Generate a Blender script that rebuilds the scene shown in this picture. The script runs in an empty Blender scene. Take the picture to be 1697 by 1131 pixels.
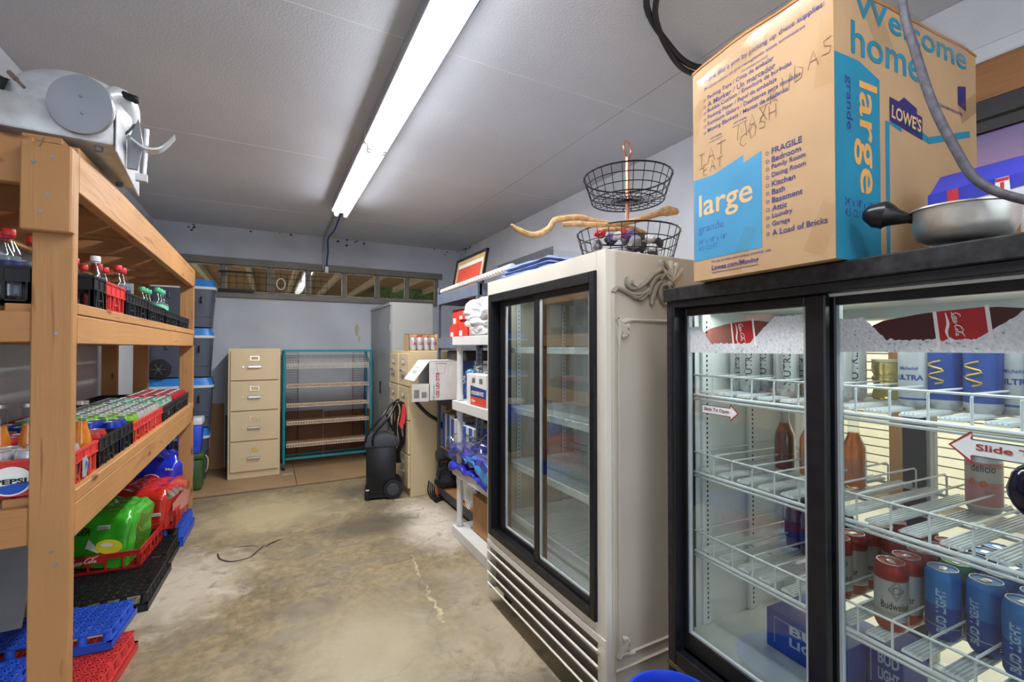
import bpy, bmesh, math, random
from mathutils import Vector, Matrix, noise
random.seed(7)
C = bpy.context.scene.collection
PI = math.pi
R = math.radians

# ---------------- camera, world, exposure, main lamps ----------------
cam_d = bpy.data.cameras.new('camera'); cam = bpy.data.objects.new('camera', cam_d); C.objects.link(cam)
cam_d.sensor_width = 36; cam_d.lens = 36*760/1697; cam_d.clip_start = .02; cam_d.clip_end = 100
cam.location = (0, 0, 1.4)
cam.rotation_euler = (R(90.79), 0, R(-28.05))
bpy.context.scene.camera = cam
W = bpy.data.worlds.new('world'); bpy.context.scene.world = W; W.use_nodes = True
W.node_tree.nodes['Background'].inputs[0].default_value = (.72, .84, 1, 1)
W.node_tree.nodes['Background'].inputs[1].default_value = 3.2
vs = bpy.context.scene.view_settings
vs.view_transform = 'Standard'; vs.look = 'None'; vs.gamma = 1; vs.exposure = -.2; vs.use_curve_mapping = False
TUBE_EMIT = 26.0
def area(name, loc, rot, sx, sy, power, color=(1, 1, 1)):
    d = bpy.data.lights.new(name, 'AREA'); d.shape = 'RECTANGLE'; d.size = sx; d.size_y = sy; d.energy = power; d.color = color
    o = bpy.data.objects.new(name, d); C.objects.link(o); o.location = loc; o.rotation_euler = rot
    return o
# light of the fluorescent tubes (just under them) plus added shop and cooler fill
area('tube_light', (.61, 3.8, 2.645), (0, 0, 0), .1, 1.5, 46, (1, .985, .96))
area('tube_light', (.61, 2.15, 2.645), (0, 0, 0), .1, 1.5, 22, (1, .985, .96))
area('tube_light', (.61, .5, 2.645), (0, 0, 0), .1, 1.5, 10, (1, .985, .96))
area('tube_light', (.61, -1.1, 2.645), (0, 0, 0), .1, 1.5, 4, (1, .985, .96))  # fill from the added fixture behind the viewer
area('shop_fill', (3.9, 1.2, 2.65), (0, 0, 0), 1.2, 3.0, 170, (1, .96, .9))  # unseen shop light, added to brighten the view through the black cooler
area('cooler_fill', (1.32, .58, 1.515), (0, R(12), R(-3.4)), .04, .95, 2.6, (.95, 1, .98))  # added light, fills the black cooler's interior
area('cooler_fill', (1.19, 1.83, 1.68), (0, R(12), 0), .04, .85, 2.6, (.95, 1, .98))  # added light, fills the cream cooler's interior

# ---------------- materials ----------------
def lin(c):
    if isinstance(c, str):
        c = [int(c[i:i+2], 16)/255 for i in (0, 2, 4)]
    return tuple((x/12.92 if x <= .04045 else ((x+.055)/1.055)**2.4) for x in c) + (1,)
MC = {}
def mat(name, col, rough=.5, metal=0, var=.06, scale=8, bump=0, bscale=40, coat=0, alpha=1, trans=0, emit=0, stretch=None, ior=1.45):
    if name in MC: return MC[name]
    m = bpy.data.materials.new(name); m.use_nodes = True; nt = m.node_tree; n = nt.nodes; L = nt.links
    b = n['Principled BSDF']; c = lin(col)
    b.inputs['Roughness'].default_value = rough; b.inputs['Metallic'].default_value = metal
    b.inputs['Coat Weight'].default_value = coat; b.inputs['Alpha'].default_value = alpha
    b.inputs['Transmission Weight'].default_value = trans; b.inputs['IOR'].default_value = ior
    tc = n.new('ShaderNodeTexCoord'); vec = tc.outputs['Object']
    if stretch:
        mp = n.new('ShaderNodeMapping'); mp.inputs['Scale'].default_value = stretch; L.new(vec, mp.inputs[0]); vec = mp.outputs[0]
    nz = n.new('ShaderNodeTexNoise'); nz.inputs['Scale'].default_value = scale; nz.inputs['Detail'].default_value = 4; L.new(vec, nz.inputs['Vector'])
    rp = n.new('ShaderNodeValToRGB'); L.new(nz.outputs[0], rp.inputs[0])
    rp.color_ramp.elements[0].position = .3; rp.color_ramp.elements[1].position = .7
    rp.color_ramp.elements[0].color = tuple(max(0, x*(1-var*2)) for x in c[:3])+(1,)
    rp.color_ramp.elements[1].color = tuple(min(1, x*(1+var)) for x in c[:3])+(1,)
    L.new(rp.outputs[0], b.inputs['Base Color'])
    if bump:
        n2 = n.new('ShaderNodeTexNoise'); n2.inputs['Scale'].default_value = bscale; L.new(vec, n2.inputs['Vector'])
        bp = n.new('ShaderNodeBump'); bp.inputs['Strength'].default_value = bump; bp.inputs['Distance'].default_value = .01
        L.new(n2.outputs[0], bp.inputs['Height']); L.new(bp.outputs[0], b.inputs['Normal'])
    if emit:
        b.inputs['Emission Color'].default_value = c; b.inputs['Emission Strength'].default_value = emit
    MC[name] = m; return m
def wood(name, light, dark, axis, scale=1.0):
    m = bpy.data.materials.new(name); m.use_nodes = True; nt = m.node_tree; n = nt.nodes; L = nt.links
    b = n['Principled BSDF']; b.inputs['Roughness'].default_value = .55
    tc = n.new('ShaderNodeTexCoord'); mp = n.new('ShaderNodeMapping'); L.new(tc.outputs['Object'], mp.inputs[0])
    s = [14*scale]*3; s[axis] = .9*scale; mp.inputs['Scale'].default_value = s
    nz = n.new('ShaderNodeTexNoise'); nz.inputs['Scale'].default_value = 1.5; nz.inputs['Detail'].default_value = 5; nz.inputs['Distortion'].default_value = 1.2; L.new(mp.outputs[0], nz.inputs['Vector'])
    mt = n.new('ShaderNodeMath'); mt.operation = 'MULTIPLY'; mt.inputs[1].default_value = 11; L.new(nz.outputs[0], mt.inputs[0])
    sn = n.new('ShaderNodeMath'); sn.operation = 'SINE'; L.new(mt.outputs[0], sn.inputs[0])
    rp = n.new('ShaderNodeValToRGB'); L.new(sn.outputs[0], rp.inputs[0])
    rp.color_ramp.elements[0].position = .0; rp.color_ramp.elements[0].color = lin(light)
    rp.color_ramp.elements[1].position = 1.; rp.color_ramp.elements[1].color = lin(dark)
    e = rp.color_ramp.elements.new(.6); e.color = lin(light)
    # knots
    mp2 = n.new('ShaderNodeMapping'); L.new(tc.outputs['Object'], mp2.inputs[0]); s2 = [9, 9, 9]; s2[axis] = 3; mp2.inputs['Scale'].default_value = s2
    vo = n.new('ShaderNodeTexVoronoi'); vo.inputs['Scale'].default_value = 1; L.new(mp2.outputs[0], vo.inputs['Vector'])
    r2 = n.new('ShaderNodeValToRGB'); L.new(vo.outputs['Distance'], r2.inputs[0])
    r2.color_ramp.elements[0].position = .06; r2.color_ramp.elements[0].color = (.16, .07, .03, 1)
    r2.color_ramp.elements[1].position = .13; r2.color_ramp.elements[1].color = (1, 1, 1, 1)
    mx = n.new('ShaderNodeMix'); mx.data_type = 'RGBA'; mx.blend_type = 'MULTIPLY'; mx.inputs[0].default_value = .8
    L.new(rp.outputs[0], mx.inputs[6]); L.new(r2.outputs[0], mx.inputs[7])
    n3 = n.new('ShaderNodeTexNoise'); n3.inputs['Scale'].default_value = 3; L.new(tc.outputs['Object'], n3.inputs['Vector'])
    mx2 = n.new('ShaderNodeMix'); mx2.data_type = 'RGBA'; mx2.blend_type = 'MULTIPLY'; mx2.inputs[0].default_value = .35
    L.new(mx.outputs[2], mx2.inputs[6]); L.new(n3.outputs[0], mx2.inputs[7])
    L.new(mx2.outputs[2], b.inputs['Base Color'])
    bp = n.new('ShaderNodeBump'); bp.inputs['Strength'].default_value = .12; bp.inputs['Distance'].default_value = .004
    L.new(sn.outputs[0], bp.inputs['Height']); L.new(bp.outputs[0], b.inputs['Normal'])
    MC[name] = m; return m
def glass(name, tint=(.93, .97, .96), ior=1.5, rough=.0, boost=1.0):
    m = bpy.data.materials.new(name); m.use_nodes = True; nt = m.node_tree; n = nt.nodes; L = nt.links
    n.clear(); out = n.new('ShaderNodeOutputMaterial'); tr = n.new('ShaderNodeBsdfTransparent'); tr.inputs[0].default_value = (*tint, 1)
    gl = n.new('ShaderNodeBsdfGlossy'); gl.inputs['Roughness'].default_value = rough
    fr = n.new('ShaderNodeFresnel'); fr.inputs[0].default_value = ior
    mm = n.new('ShaderNodeMath'); mm.operation = 'MULTIPLY'; mm.inputs[1].default_value = boost; mm.use_clamp = True
    ge = n.new('ShaderNodeNewGeometry'); nb = n.new('ShaderNodeMath'); nb.operation = 'SUBTRACT'; nb.inputs[0].default_value = 1; L.new(ge.outputs['Backfacing'], nb.inputs[1])
    m3 = n.new('ShaderNodeMath'); m3.operation = 'MULTIPLY'; L.new(fr.outputs[0], m3.inputs[0]); L.new(nb.outputs[0], m3.inputs[1]); L.new(m3.outputs[0], mm.inputs[0])
    mx = n.new('ShaderNodeMixShader'); L.new(mm.outputs[0], mx.inputs[0]); L.new(tr.outputs[0], mx.inputs[1]); L.new(gl.outputs[0], mx.inputs[2])
    L.new(mx.outputs[0], out.inputs[0]); MC[name] = m; return m
def floor_mat():
    m = bpy.data.materials.new('stained_concrete'); m.use_nodes = True; nt = m.node_tree; n = nt.nodes; L = nt.links
    b = n['Principled BSDF']; tc = n.new('ShaderNodeTexCoord'); O = tc.outputs['Object']
    def nz(s, d=6, dist=0, vec=O, rough=.6):
        x = n.new('ShaderNodeTexNoise'); x.inputs['Scale'].default_value = s; x.inputs['Detail'].default_value = d; x.inputs['Distortion'].default_value = dist; x.inputs['Roughness'].default_value = rough
        L.new(vec, x.inputs['Vector']); return x.outputs[0]
    def ramp(v, *st):
        r = n.new('ShaderNodeValToRGB'); L.new(v, r.inputs[0]); e = r.color_ramp.elements
        while len(e) > 1: e.remove(e[-1])
        e[0].position = st[0][0]; e[0].color = st[0][1] if not isinstance(st[0][1], str) else lin(st[0][1])
        for p, c in st[1:]:
            k = e.new(p); k.color = lin(c) if isinstance(c, str) else c
        return r.outputs[0]
    def mixc(f, a, bb, mode='MIX'):
        x = n.new('ShaderNodeMix'); x.data_type = 'RGBA'; x.blend_type = mode
        if isinstance(f, float): x.inputs[0].default_value = f
        else: L.new(f, x.inputs[0])
        L.new(a, x.inputs[6])
        if isinstance(bb, tuple): x.inputs[7].default_value = bb
        else: L.new(bb, x.inputs[7])
        return x.outputs[2]
    def M(op, a, bb):
        x = n.new('ShaderNodeMath'); x.operation = op; x.use_clamp = True
        for i, v in enumerate((a, bb)):
            if isinstance(v, (int, float)): x.inputs[i].default_value = v
            else: L.new(v, x.inputs[i])
        return x.outputs[0]
    base = ramp(nz(1.9, 10, .9, O, .72), (.30, '6b5f4b'), (.40, '897a5d'), (.50, 'a08e6c'), (.58, '8b7e66'), (.70, 'a79a7c'))
    fine = ramp(nz(22, 8, .2), (.32, (.62, .60, .57, 1)), (.6, (1, 1, 1, 1)), (.8, (1.1, 1.08, 1.05, 1)))
    c = mixc(.95, base, fine, 'MULTIPLY')
    streak = n.new('ShaderNodeMapping'); streak.inputs['Scale'].default_value = (1, 3.2, 1); streak.inputs['Rotation'].default_value = (0, 0, R(35)); L.new(O, streak.inputs[0])
    sv = ramp(nz(1.7, 7, 1.2, streak.outputs[0]), (.45, (0, 0, 0, 1)), (.66, (.75, .75, .75, 1)))
    c = mixc(sv, c, lin('7d7565'))
    def spot(x, y, rx, ry, edge=.5, ns=4):
        mp = n.new('ShaderNodeMapping'); mp.inputs['Location'].default_value = (-x/rx, -y/ry, 0); mp.inputs['Scale'].default_value = (1/rx, 1/ry, 0); L.new(O, mp.inputs[0])
        g = n.new('ShaderNodeTexGradient'); g.gradient_type = 'SPHERICAL'; L.new(mp.outputs[0], g.inputs[0])
        s = M('ADD', M('MULTIPLY', g.outputs[1], 1.0), M('MULTIPLY', M('SUBTRACT', nz(ns, 8, .6), .5), 1.6))
        return ramp(s, (edge-.20, (0, 0, 0, 1)), (edge+.28, (.85, .85, .85, 1)))
    for (x, y, rx, ry, col, e, ns) in [(-.45, 3.3, .6, .8, 'c6bba9', .5, 6), (1.15, 3.6, .42, .9, 'd3cbbc', .45, 7), (1.15, 2.0, .6, 1.4, 'a99d88', .55, 4), (.75, 3.72, .5, .3, '5d5546', .32, 7),
                                       (.85, 4.6, .5, .4, '5d584b', .36, 7), (.3, 4.35, .55, .4, '665f50', .42, 7), (.22, 2.7, .25, .15, '6f6455', .3, 9), (1.0, 1.5, .35, .35, '5f5648', .38, 9), (.05, 4.4, 1.0, .8, 'b7a884', .5, 5), (-.3, 1.7, .8, .9, 'a89a7d', .5, 3), (.45, 2.2, .6, .8, 'a89c81', .5, 3)]:
        c = mixc(spot(x, y, rx, ry, e, ns), c, lin(col))
    vo = n.new('ShaderNodeTexVoronoi'); vo.feature = 'DISTANCE_TO_EDGE'; vo.inputs['Scale'].default_value = 1.1
    wv = n.new('ShaderNodeMix'); wv.data_type = 'RGBA'; wv.inputs[0].default_value = .25; L.new(O, wv.inputs[6]); 
    n9 = n.new('ShaderNodeTexNoise'); n9.inputs['Scale'].default_value = 4; n9.inputs['Detail'].default_value = 6; L.new(O, n9.inputs['Vector']); L.new(n9.outputs[1], wv.inputs[7]); L.new(wv.outputs[2], vo.inputs['Vector'])
    ck = ramp(vo.outputs[0], (.0, (.55, .55, .55, 1)), (.006, (1, 1, 1, 1)))
    c = mixc(.35, c, ck, 'MULTIPLY')
    L.new(c, b.inputs['Base Color'])
    rr = ramp(nz(3, 5), (.35, (.33, .33, .33, 1)), (.65, (.6, .6, .6, 1))); L.new(rr, b.inputs['Roughness'])
    bp = n.new('ShaderNodeBump'); bp.inputs['Strength'].default_value = .15; bp.inputs['Distance'].default_value = .01; L.new(nz(14, 6), bp.inputs['Height']); L.new(bp.outputs[0], b.inputs['Normal'])
    MC['floor'] = m; return m
woodX = wood('pine_x', 'bb8450', '97633a', 0); woodY = wood('pine_y', 'c69058', 'a26d3f', 1); woodZ = wood('pine_z', 'bd8954', '97643b', 2)
plyX = wood('plywood', 'a78a66', '8a6c4c', 0, .5)
clear = glass('clear_glass', (.95, .98, .97))
cooler_glass = glass('cooler_glass', (.93, .97, .96), 1.5, 0, 2.4)
pet = glass('clear_plastic', (.9, .93, .95), 1.5, .05, 1.6)
film = glass('plastic_film', (.92, .94, .97), 1.5, .12, 2.2)

# ---------------- mesh helpers ----------------
class B:
    def __init__(s): s.bm = bmesh.new(); s.m = 0
    def _f(s, vs_, quads, m):
        V = [s.bm.verts.new(v) for v in vs_]; out = []
        for q in quads:
            try: f = s.bm.faces.new([V[i] for i in q]); f.material_index = s.m if m is None else m; out.append(f)
            except ValueError: pass
        return V
    def box(s, x0, x1, y0, y1, z0, z1, m=None, mtx=None):
        vs_ = [(x, y, z) for z in (z0, z1) for y in (y0, y1) for x in (x0, x1)]
        if mtx is not None: vs_ = [mtx @ Vector(v) for v in vs_]
        s._f(vs_, [(0, 2, 3, 1), (4, 5, 7, 6), (0, 1, 5, 4), (2, 6, 7, 3), (0, 4, 6, 2), (1, 3, 7, 5)], m); return s
    def bar(s, p0, p1, w, h, m=None, up=(0, 0, 1)):
        p0 = Vector(p0); p1 = Vector(p1); d = (p1-p0); l = d.length; d.normalize(); u = Vector(up)
        if abs(d.dot(u)) > .98: u = Vector((0, 1, 0))
        sd = d.cross(u).normalized(); u = sd.cross(d)
        mt = Matrix((( d.x, sd.x, u.x, p0.x), (d.y, sd.y, u.y, p0.y), (d.z, sd.z, u.z, p0.z), (0, 0, 0, 1)))
        return s.box(0, l, -w/2, w/2, -h/2, h/2, m, mt)
    def cyl(s, p0, p1, r0, r1=None, n=16, m=None, cap=True):
        r1 = r0 if r1 is None else r1; p0 = Vector(p0); p1 = Vector(p1); d = (p1-p0).normalized()
        u = d.orthogonal().normalized(); v = d.cross(u); vs_ = []
        for p, r in ((p0, r0), (p1, r1)):
            for i in range(n): a = 2*PI*i/n; vs_.append(p+u*(math.cos(a)*r)+v*(math.sin(a)*r))
        q = [(i, (i+1) % n, n+(i+1) % n, n+i) for i in range(n)]
        if cap: q += [tuple(range(n-1, -1, -1)), tuple(range(n, 2*n))]
        s._f(vs_, q, m); return s
    def tube(s, pts, r, n=8, m=None, closed=False, smooth=0, radii=None):
        P = [Vector(p) for p in pts]
        if smooth: P, radii = catmull(P, smooth, closed, radii)
        N = len(P); vs_ = []; u = None
        for i, p in enumerate(P):
            a = P[(i-1) % N] if (closed or i) else p; b_ = P[(i+1) % N] if (closed or i < N-1) else p
            d = (b_-a)
            if d.length < 1e-9: d = Vector((0, 0, 1))
            d.normalize()
            if u is None: u = d.orthogonal().normalized()
            u = (u-d*u.dot(d))
            if u.length < 1e-6: u = d.orthogonal()
            u.normalize(); v = d.cross(u); rr = radii[i] if radii else r
            for k in range(n): t = 2*PI*k/n; vs_.append(p+u*(math.cos(t)*rr)+v*(math.sin(t)*rr))
        q = []
        for i in range(N if closed else N-1):
            j = (i+1) % N
            for k in range(n): q.append((i*n+k, i*n+(k+1) % n, j*n+(k+1) % n, j*n+k))
        if not closed: q += [tuple(range(n-1, -1, -1)), tuple(range((N-1)*n, N*n))]
        s._f(vs_, q, m); return s
    def lathe(s, prof, n=24, c=(0, 0, 0), m=None, ms=None, mtx=None):
        vs_ = []; q = []; mi = []
        for (r, z) in prof:
            for i in range(n):
                a = 2*PI*i/n; v = Vector((c[0]+r*math.cos(a), c[1]+r*math.sin(a), c[2]+z))
                vs_.append(mtx @ v if mtx is not None else v)
        V = [s.bm.verts.new(v) for v in vs_]
        for j in range(len(prof)-1):
            for i in range(n):
                k = (i+1) % n
                try:
                    f = s.bm.faces.new((V[j*n+i], V[j*n+k], V[(j+1)*n+k], V[(j+1)*n+i])); f.material_index = ms[j] if ms else (s.m if m is None else m)
                except ValueError: pass
        for j, rev in ((0, True), (len(prof)-1, False)):
            if prof[j][0] > 1e-4:
                L_ = V[j*n:(j+1)*n]
                f = s.bm.faces.new(L_[::-1] if rev else L_); f.material_index = (ms[0] if rev else ms[-1]) if ms else (s.m if m is None else m)
        return s
    def prism(s, pts, d, mtx=None, m=None):
        """2D outline pts (x,z) extruded from y=0 to y=d"""
        n = len(pts); vs_ = [Vector((p[0], 0, p[1])) for p in pts]+[Vector((p[0], d, p[1])) for p in pts]
        if mtx is not None: vs_ = [mtx @ v for v in vs_]
        V = [s.bm.verts.new(v) for v in vs_]; mi = s.m if m is None else m
        fs = [s.bm.faces.new(V[:n]), s.bm.faces.new(V[n:][::-1])]
        for i in range(n): fs.append(s.bm.faces.new((V[i], V[n+i], V[n+(i+1) % n], V[(i+1) % n])))
        for f in fs: f.material_index = mi
        return s
    def grid(s, fn, nu, nv, m=None, closeu=False):
        V = [[s.bm.verts.new(fn(i/(nu if closeu else nu), j/nv)) for j in range(nv+1)] for i in range(nu if closeu else nu+1)]
        for i in range(nu):
            for j in range(nv):
                a = V[i]; b_ = V[(i+1) % len(V)]
                f = s.bm.faces.new((a[j], b_[j], b_[j+1], a[j+1])); f.material_index = s.m if m is None else m
        return s
    def blob(s, c, r, seed=0, amp=.2, freq=3, sub=3, m=None, flat=None):
        g = bmesh.ops.create_icosphere(s.bm, subdivisions=sub, radius=1)
        for v in g['verts']:
            p = v.co.copy(); k = 1+amp*noise.noise(p*freq+Vector((seed*3.1, seed, 0)))+amp*.5*noise.noise(p*freq*2.3+Vector((0, seed*3.1, seed)))
            v.co = Vector((c[0]+p.x*r[0]*k, c[1]+p.y*r[1]*k, c[2]+p.z*r[2]*k))
            if flat is not None and v.co.z < flat: v.co.z = flat
        fs = set(f for v in g['verts'] for f in v.link_faces)
        for f in fs: f.material_index = s.m if m is None else m
        return s
    def bevel(s, w, seg=1):
        bmesh.ops.bevel(s.bm, geom=list(s.bm.edges), offset=w, offset_type='OFFSET', segments=seg, profile=.5, affect='EDGES', clamp_overlap=True); return s
    def done(s, name, mats, parent=None, bevel=0, smooth=True, angle=35, seg=1, **kw):
        if bevel: s.bevel(bevel, seg)
        bmesh.ops.recalc_face_normals(s.bm, faces=list(s.bm.faces))
        me = bpy.data.meshes.new(name); s.bm.to_mesh(me); s.bm.free()
        if not isinstance(mats, (list, tuple)): mats = [mats]
        for m_ in mats: me.materials.append(m_)
        if smooth:
            me.shade_smooth(); me.set_sharp_from_angle(angle=R(angle))
        o = bpy.data.objects.new(name, me); C.objects.link(o)
        if parent is not None: o.parent = parent
        for k, v in kw.items(): o[k] = v
        return o
def catmull(P, k, closed=False, radii=None):
    out = []; ro = []; N = len(P); rng = N if closed else N-1
    for i in range(rng):
        g = lambda j: P[j % N] if closed else P[max(0, min(N-1, j))]
        a, b_, c, d = g(i-1), g(i), g(i+1), g(i+2)
        for q in range(k):
            t = q/k; out.append(.5*((2*b_)+(c-a)*t+(2*a-5*b_+4*c-d)*t*t+(3*b_-a-3*c+d)*t**3))
            if radii: r0 = radii[i]; r1 = radii[(i+1) % N]; ro.append(r0+(r1-r0)*t)
    if not closed:
        out.append(P[-1]); 
        if radii: ro.append(radii[-1])
    return out, (ro if radii else None)
def thing(name, label, cat, loc=(0, 0, 0), rotz=0, group=None):
    o = bpy.data.objects.new(name, None); C.objects.link(o); o.empty_display_size = .05
    o.location = loc; o.rotation_euler = (0, 0, rotz); o['label'] = label; o['category'] = cat
    if group: o['group'] = group
    return o
def tag(o, label, cat, group=None, kind=None):
    o['label'] = label; o['category'] = cat
    if group: o['group'] = group
    if kind: o['kind'] = kind
    return o
def struct(o): o['kind'] = 'structure'; return o
def dup(root, loc, rotz=None, label=None, group=None, rot=None):
    r = root.copy(); C.objects.link(r); r.location = loc
    if rotz is not None: r.rotation_euler = (0, 0, rotz)
    if rot is not None: r.rotation_euler = rot
    if label: r['label'] = label
    if group: r['group'] = group
    for ch in root.children:
        c = ch.copy(); C.objects.link(c); c.parent = r
        for g in ch.children:
            d = g.copy(); C.objects.link(d); d.parent = c
    return r
# frame matrix: local x = right on the surface, local y = up on the surface, z = outward normal
def face(o, right, up=(0, 0, 1), off=.0012):
    r = Vector(right).normalized(); u = Vector(up).normalized(); nn = r.cross(u).normalized(); o = Vector(o)+nn*off
    return Matrix(((r.x, u.x, nn.x, o.x), (r.y, u.y, nn.y, o.y), (r.z, u.z, nn.z, o.z), (0, 0, 0, 1)))
TXT = {}
def text_mesh(s, bold=0, shear=0, space=1.0):
    k = (s, bold, shear, space)
    if k in TXT: return TXT[k]
    cu = bpy.data.curves.new('t', 'FONT'); cu.body = s; cu.size = 1; cu.offset = bold; cu.shear = shear; cu.resolution_u = 3; cu.space_character = space; cu.space_line = 1.0
    ob = bpy.data.objects.new('t', cu); C.objects.link(ob); dg = bpy.context.evaluated_depsgraph_get(); dg.update()
    me = bpy.data.meshes.new_from_object(ob.evaluated_get(dg)); bpy.data.objects.remove(ob)
    vs_ = [tuple(v.co) for v in me.vertices]; fs = [tuple(p.vertices) for p in me.polygons]
    x0 = min(v[0] for v in vs_); x1 = max(v[0] for v in vs_); y0 = min(v[1] for v in vs_); y1 = max(v[1] for v in vs_)
    TXT[k] = (vs_, fs, x0, x1, y0, y1); return TXT[k]
def add_text(b, s, mtx, x, y, w=None, h=None, m=0, bold=.012, shear=0, align='l', space=1.0, wrap=None):
    """put text into builder b on the plane mtx; lower-left at x,y; width w and/or cap height h; wrap=(radius) bends it round a vertical cylinder whose axis is the local origin of mtx"""
    vs_, fs, x0, x1, y0, y1 = text_mesh(s, bold, shear, space)
    if h is None: k = w/(x1-x0); kx = ky = k
    elif w is None: kx = ky = h/(y1-y0)
    else: kx = w/(x1-x0); ky = h/(y1-y0)
    W_ = (x1-x0)*kx; ox = x - (W_/2 if align == 'c' else W_ if align == 'r' else 0)
    V = []
    for v in vs_:
        px = ox+(v[0]-x0)*kx; py = y+(v[1]-y0)*ky; V.append((px, py))
    if wrap is None: vv = [mtx @ Vector((p[0], p[1], 0)) for p in V]
    else:
        r, a0, vert = wrap      # vert: text runs up the can
        vv = []
        for p in V:
            if vert: q = (-p[1], p[0])
            else: q = p
            a = a0+q[0]/r; vv.append(Vector((r*math.cos(a), r*math.sin(a), q[1])))
    BV = [b.bm.verts.new(v) for v in vv]
    for f in fs:
        try: g = b.bm.faces.new([BV[i] for i in f]); g.material_index = m
        except ValueError: pass
    return b
def add_poly(b, pts, mtx, m=0):
    f = b.bm.faces.new([b.bm.verts.new(mtx @ Vector((p[0], p[1], p[2] if len(p) > 2 else 0))) for p in pts]); f.material_index = m; return b
def add_ribbon(b, pts, w, mtx, m=0, k=6, closed=False):
    P = [Vector((p[0], p[1], 0)) for p in pts]; ws = [p[2] if len(p) > 2 else 1 for p in pts]
    P, ws = catmull(P, k, closed, ws); N = len(P); A = []
    for i, p in enumerate(P):
        a = P[(i-1) % N] if (closed or i) else p; c = P[(i+1) % N] if (closed or i < N-1) else p
        d = (c-a)
        if d.length < 1e-9: d = Vector((1, 0, 0))
        d.normalize(); nn = Vector((-d.y, d.x, 0))*w*ws[i]*.5
        A.append((b.bm.verts.new(mtx @ (p+nn)), b.bm.verts.new(mtx @ (p-nn))))
    for i in range(N if closed else N-1):
        j = (i+1) % N; f = b.bm.faces.new((A[i][0], A[j][0], A[j][1], A[i][1])); f.material_index = m
    return b
def add_script(b, mtx, x, y, w, m=0, part='all'):
    """flowing two word cola script, width w"""
    sc = w/7.3
    if part == 'cola': sc = w/3.6
    def st(pts, ww=.13, closed=False):
        add_ribbon(b, [(x+(p[0]+.18*p[1])*sc, y+p[1]*sc, p[2] if len(p) > 2 else 1) for p in pts], ww*sc, mtx, m, 5, closed)
    def bigC(ox, tail):
        st([(ox+1.05, 1.25, .6), (ox+.95, 1.5, 1), (ox+.6, 1.45, 1.4), (ox+.2, .95, 2), (ox+.1, .4, 2), (ox+.4, .02, 1.6), (ox+.8, .15, 1), (ox+1.0, .45, .5)])
        if tail: st([(ox-.25, -.35, .5), (ox+.3, -.25, 1.6), (ox+1.4, -.3, 2.2), (ox+2.6, -.15, 1), (ox+2.9, 0, .4)])
        else: st([(ox+.65, 1.2, .4), (ox+1.1, 1.72, 1.2), (ox+2.0, 1.5, 2), (ox+2.8, 1.75, 1.6), (ox+3.4, 1.98, .4)])
    def o(ox): st([(ox+.3, 0), (ox+.08, .25, 1.6), (ox+.25, .62), (ox+.5, .5, 1.4), (ox+.45, .12)], .14, True)
    def c(ox): st([(ox+.5, .5), (ox+.3, .64), (ox+.08, .35, 1.6), (ox+.25, .02), (ox+.6, .2, .7)])
    def a(ox): o(ox); st([(ox+.58, .62), (ox+.5, .2, 1.4), (ox+.65, 0), (ox+.85, .2, .6)])
    if part == 'all':
        bigC(0, True); o(1.05); c(1.65); a(2.2)
        st([(3.05, .35), (3.35, .4)], .2); X = 3.45
    else: X = 0
    bigC(X, False); o(X+1.05); st([(X+1.75, .3), (X+2.1, .9, 1.2), (X+2.2, 1.5), (X+2.0, 1.45, 1.2), (X+1.85, .5, 1.4), (X+2.0, .02), (X+2.25, .2, .6)]); a(X+2.35)
    return b
ORD = ['first', 'second', 'third', 'fourth', 'fifth', 'sixth', 'seventh', 'eighth', 'ninth', 'tenth']
white = mat('white_print', 'f2f2ee', .45); black = mat('black_print', '16161a', .5)
# ---------------- room shell ----------------
XL, XR, YB, YF, ZC = -1.1, 2.45, 6.2, -1.8, 2.79
wallm = mat('painted_block_wall', 'c9ccd2', .8, var=.05, scale=2.2, bump=.12, bscale=60)
wallb = mat('painted_back_wall', 'bcc1ca', .8, var=.08, scale=1.6, bump=.12, bscale=50)
ceilm = mat('ceiling_paint', 'c2c5cb', .75, var=.03, scale=1.5, bump=.25, bscale=90)
def wdone(b, name, mats, root, **kw):
    o = b.done(name, mats, root, **kw)
    if root is not None: o.matrix_parent_inverse = (Matrix.Translation(root.location) @ Matrix.Rotation(root.rotation_euler[2], 4, 'Z')).inverted()
    return o
floor = struct(B().box(XL-.1, XR, YF, YB+.1, -.1, 0).done('floor', floor_mat(), smooth=False))
sf = struct(B().box(XR, 7, -3.5, 5.2, -.1, -.001).done('floor', mat('shop_floor_tile', 'b8b2a6', .3, var=.06, scale=3), smooth=False))
rim = mat('efflorescence_putty', 'b3a685', .9, var=.2, scale=30, bump=.6, bscale=90)
b = B(); pts = [(.97, 3.95), (.93, 3.4), (.86, 3.0), (.84, 2.85), (.825, 2.7), (.83, 2.6), (.81, 2.5), (.815, 2.4), (.80, 2.3), (.81, 2.22)]; ws = [.004, .006, .012, .03, .01, .02, .04, .03, .055, .02]
P_, W_ = catmull([Vector((p[0], p[1], 0)) for p in pts], 14, False, ws)
prev = None
for i, p in enumerate(P_):
    w = W_[i]*(.35+1.1*abs(noise.noise(p*40))); c = .02*noise.noise(p*23)
    cur = (b.bm.verts.new((p.x+c-w/2, p.y, .0006)), b.bm.verts.new((p.x+c, p.y, .0035)), b.bm.verts.new((p.x+c+w/2, p.y, .0006)))
    if prev:
        b.bm.faces.new((prev[0], cur[0], cur[1], prev[1])); b.bm.faces.new((prev[1], cur[1], cur[2], prev[2]))
    prev = cur
b.done('floor_patch', rim, floor)
b = B(); I = face((0, 0, 0), (1, 0, 0), (0, 1, 0), .0012)
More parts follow.
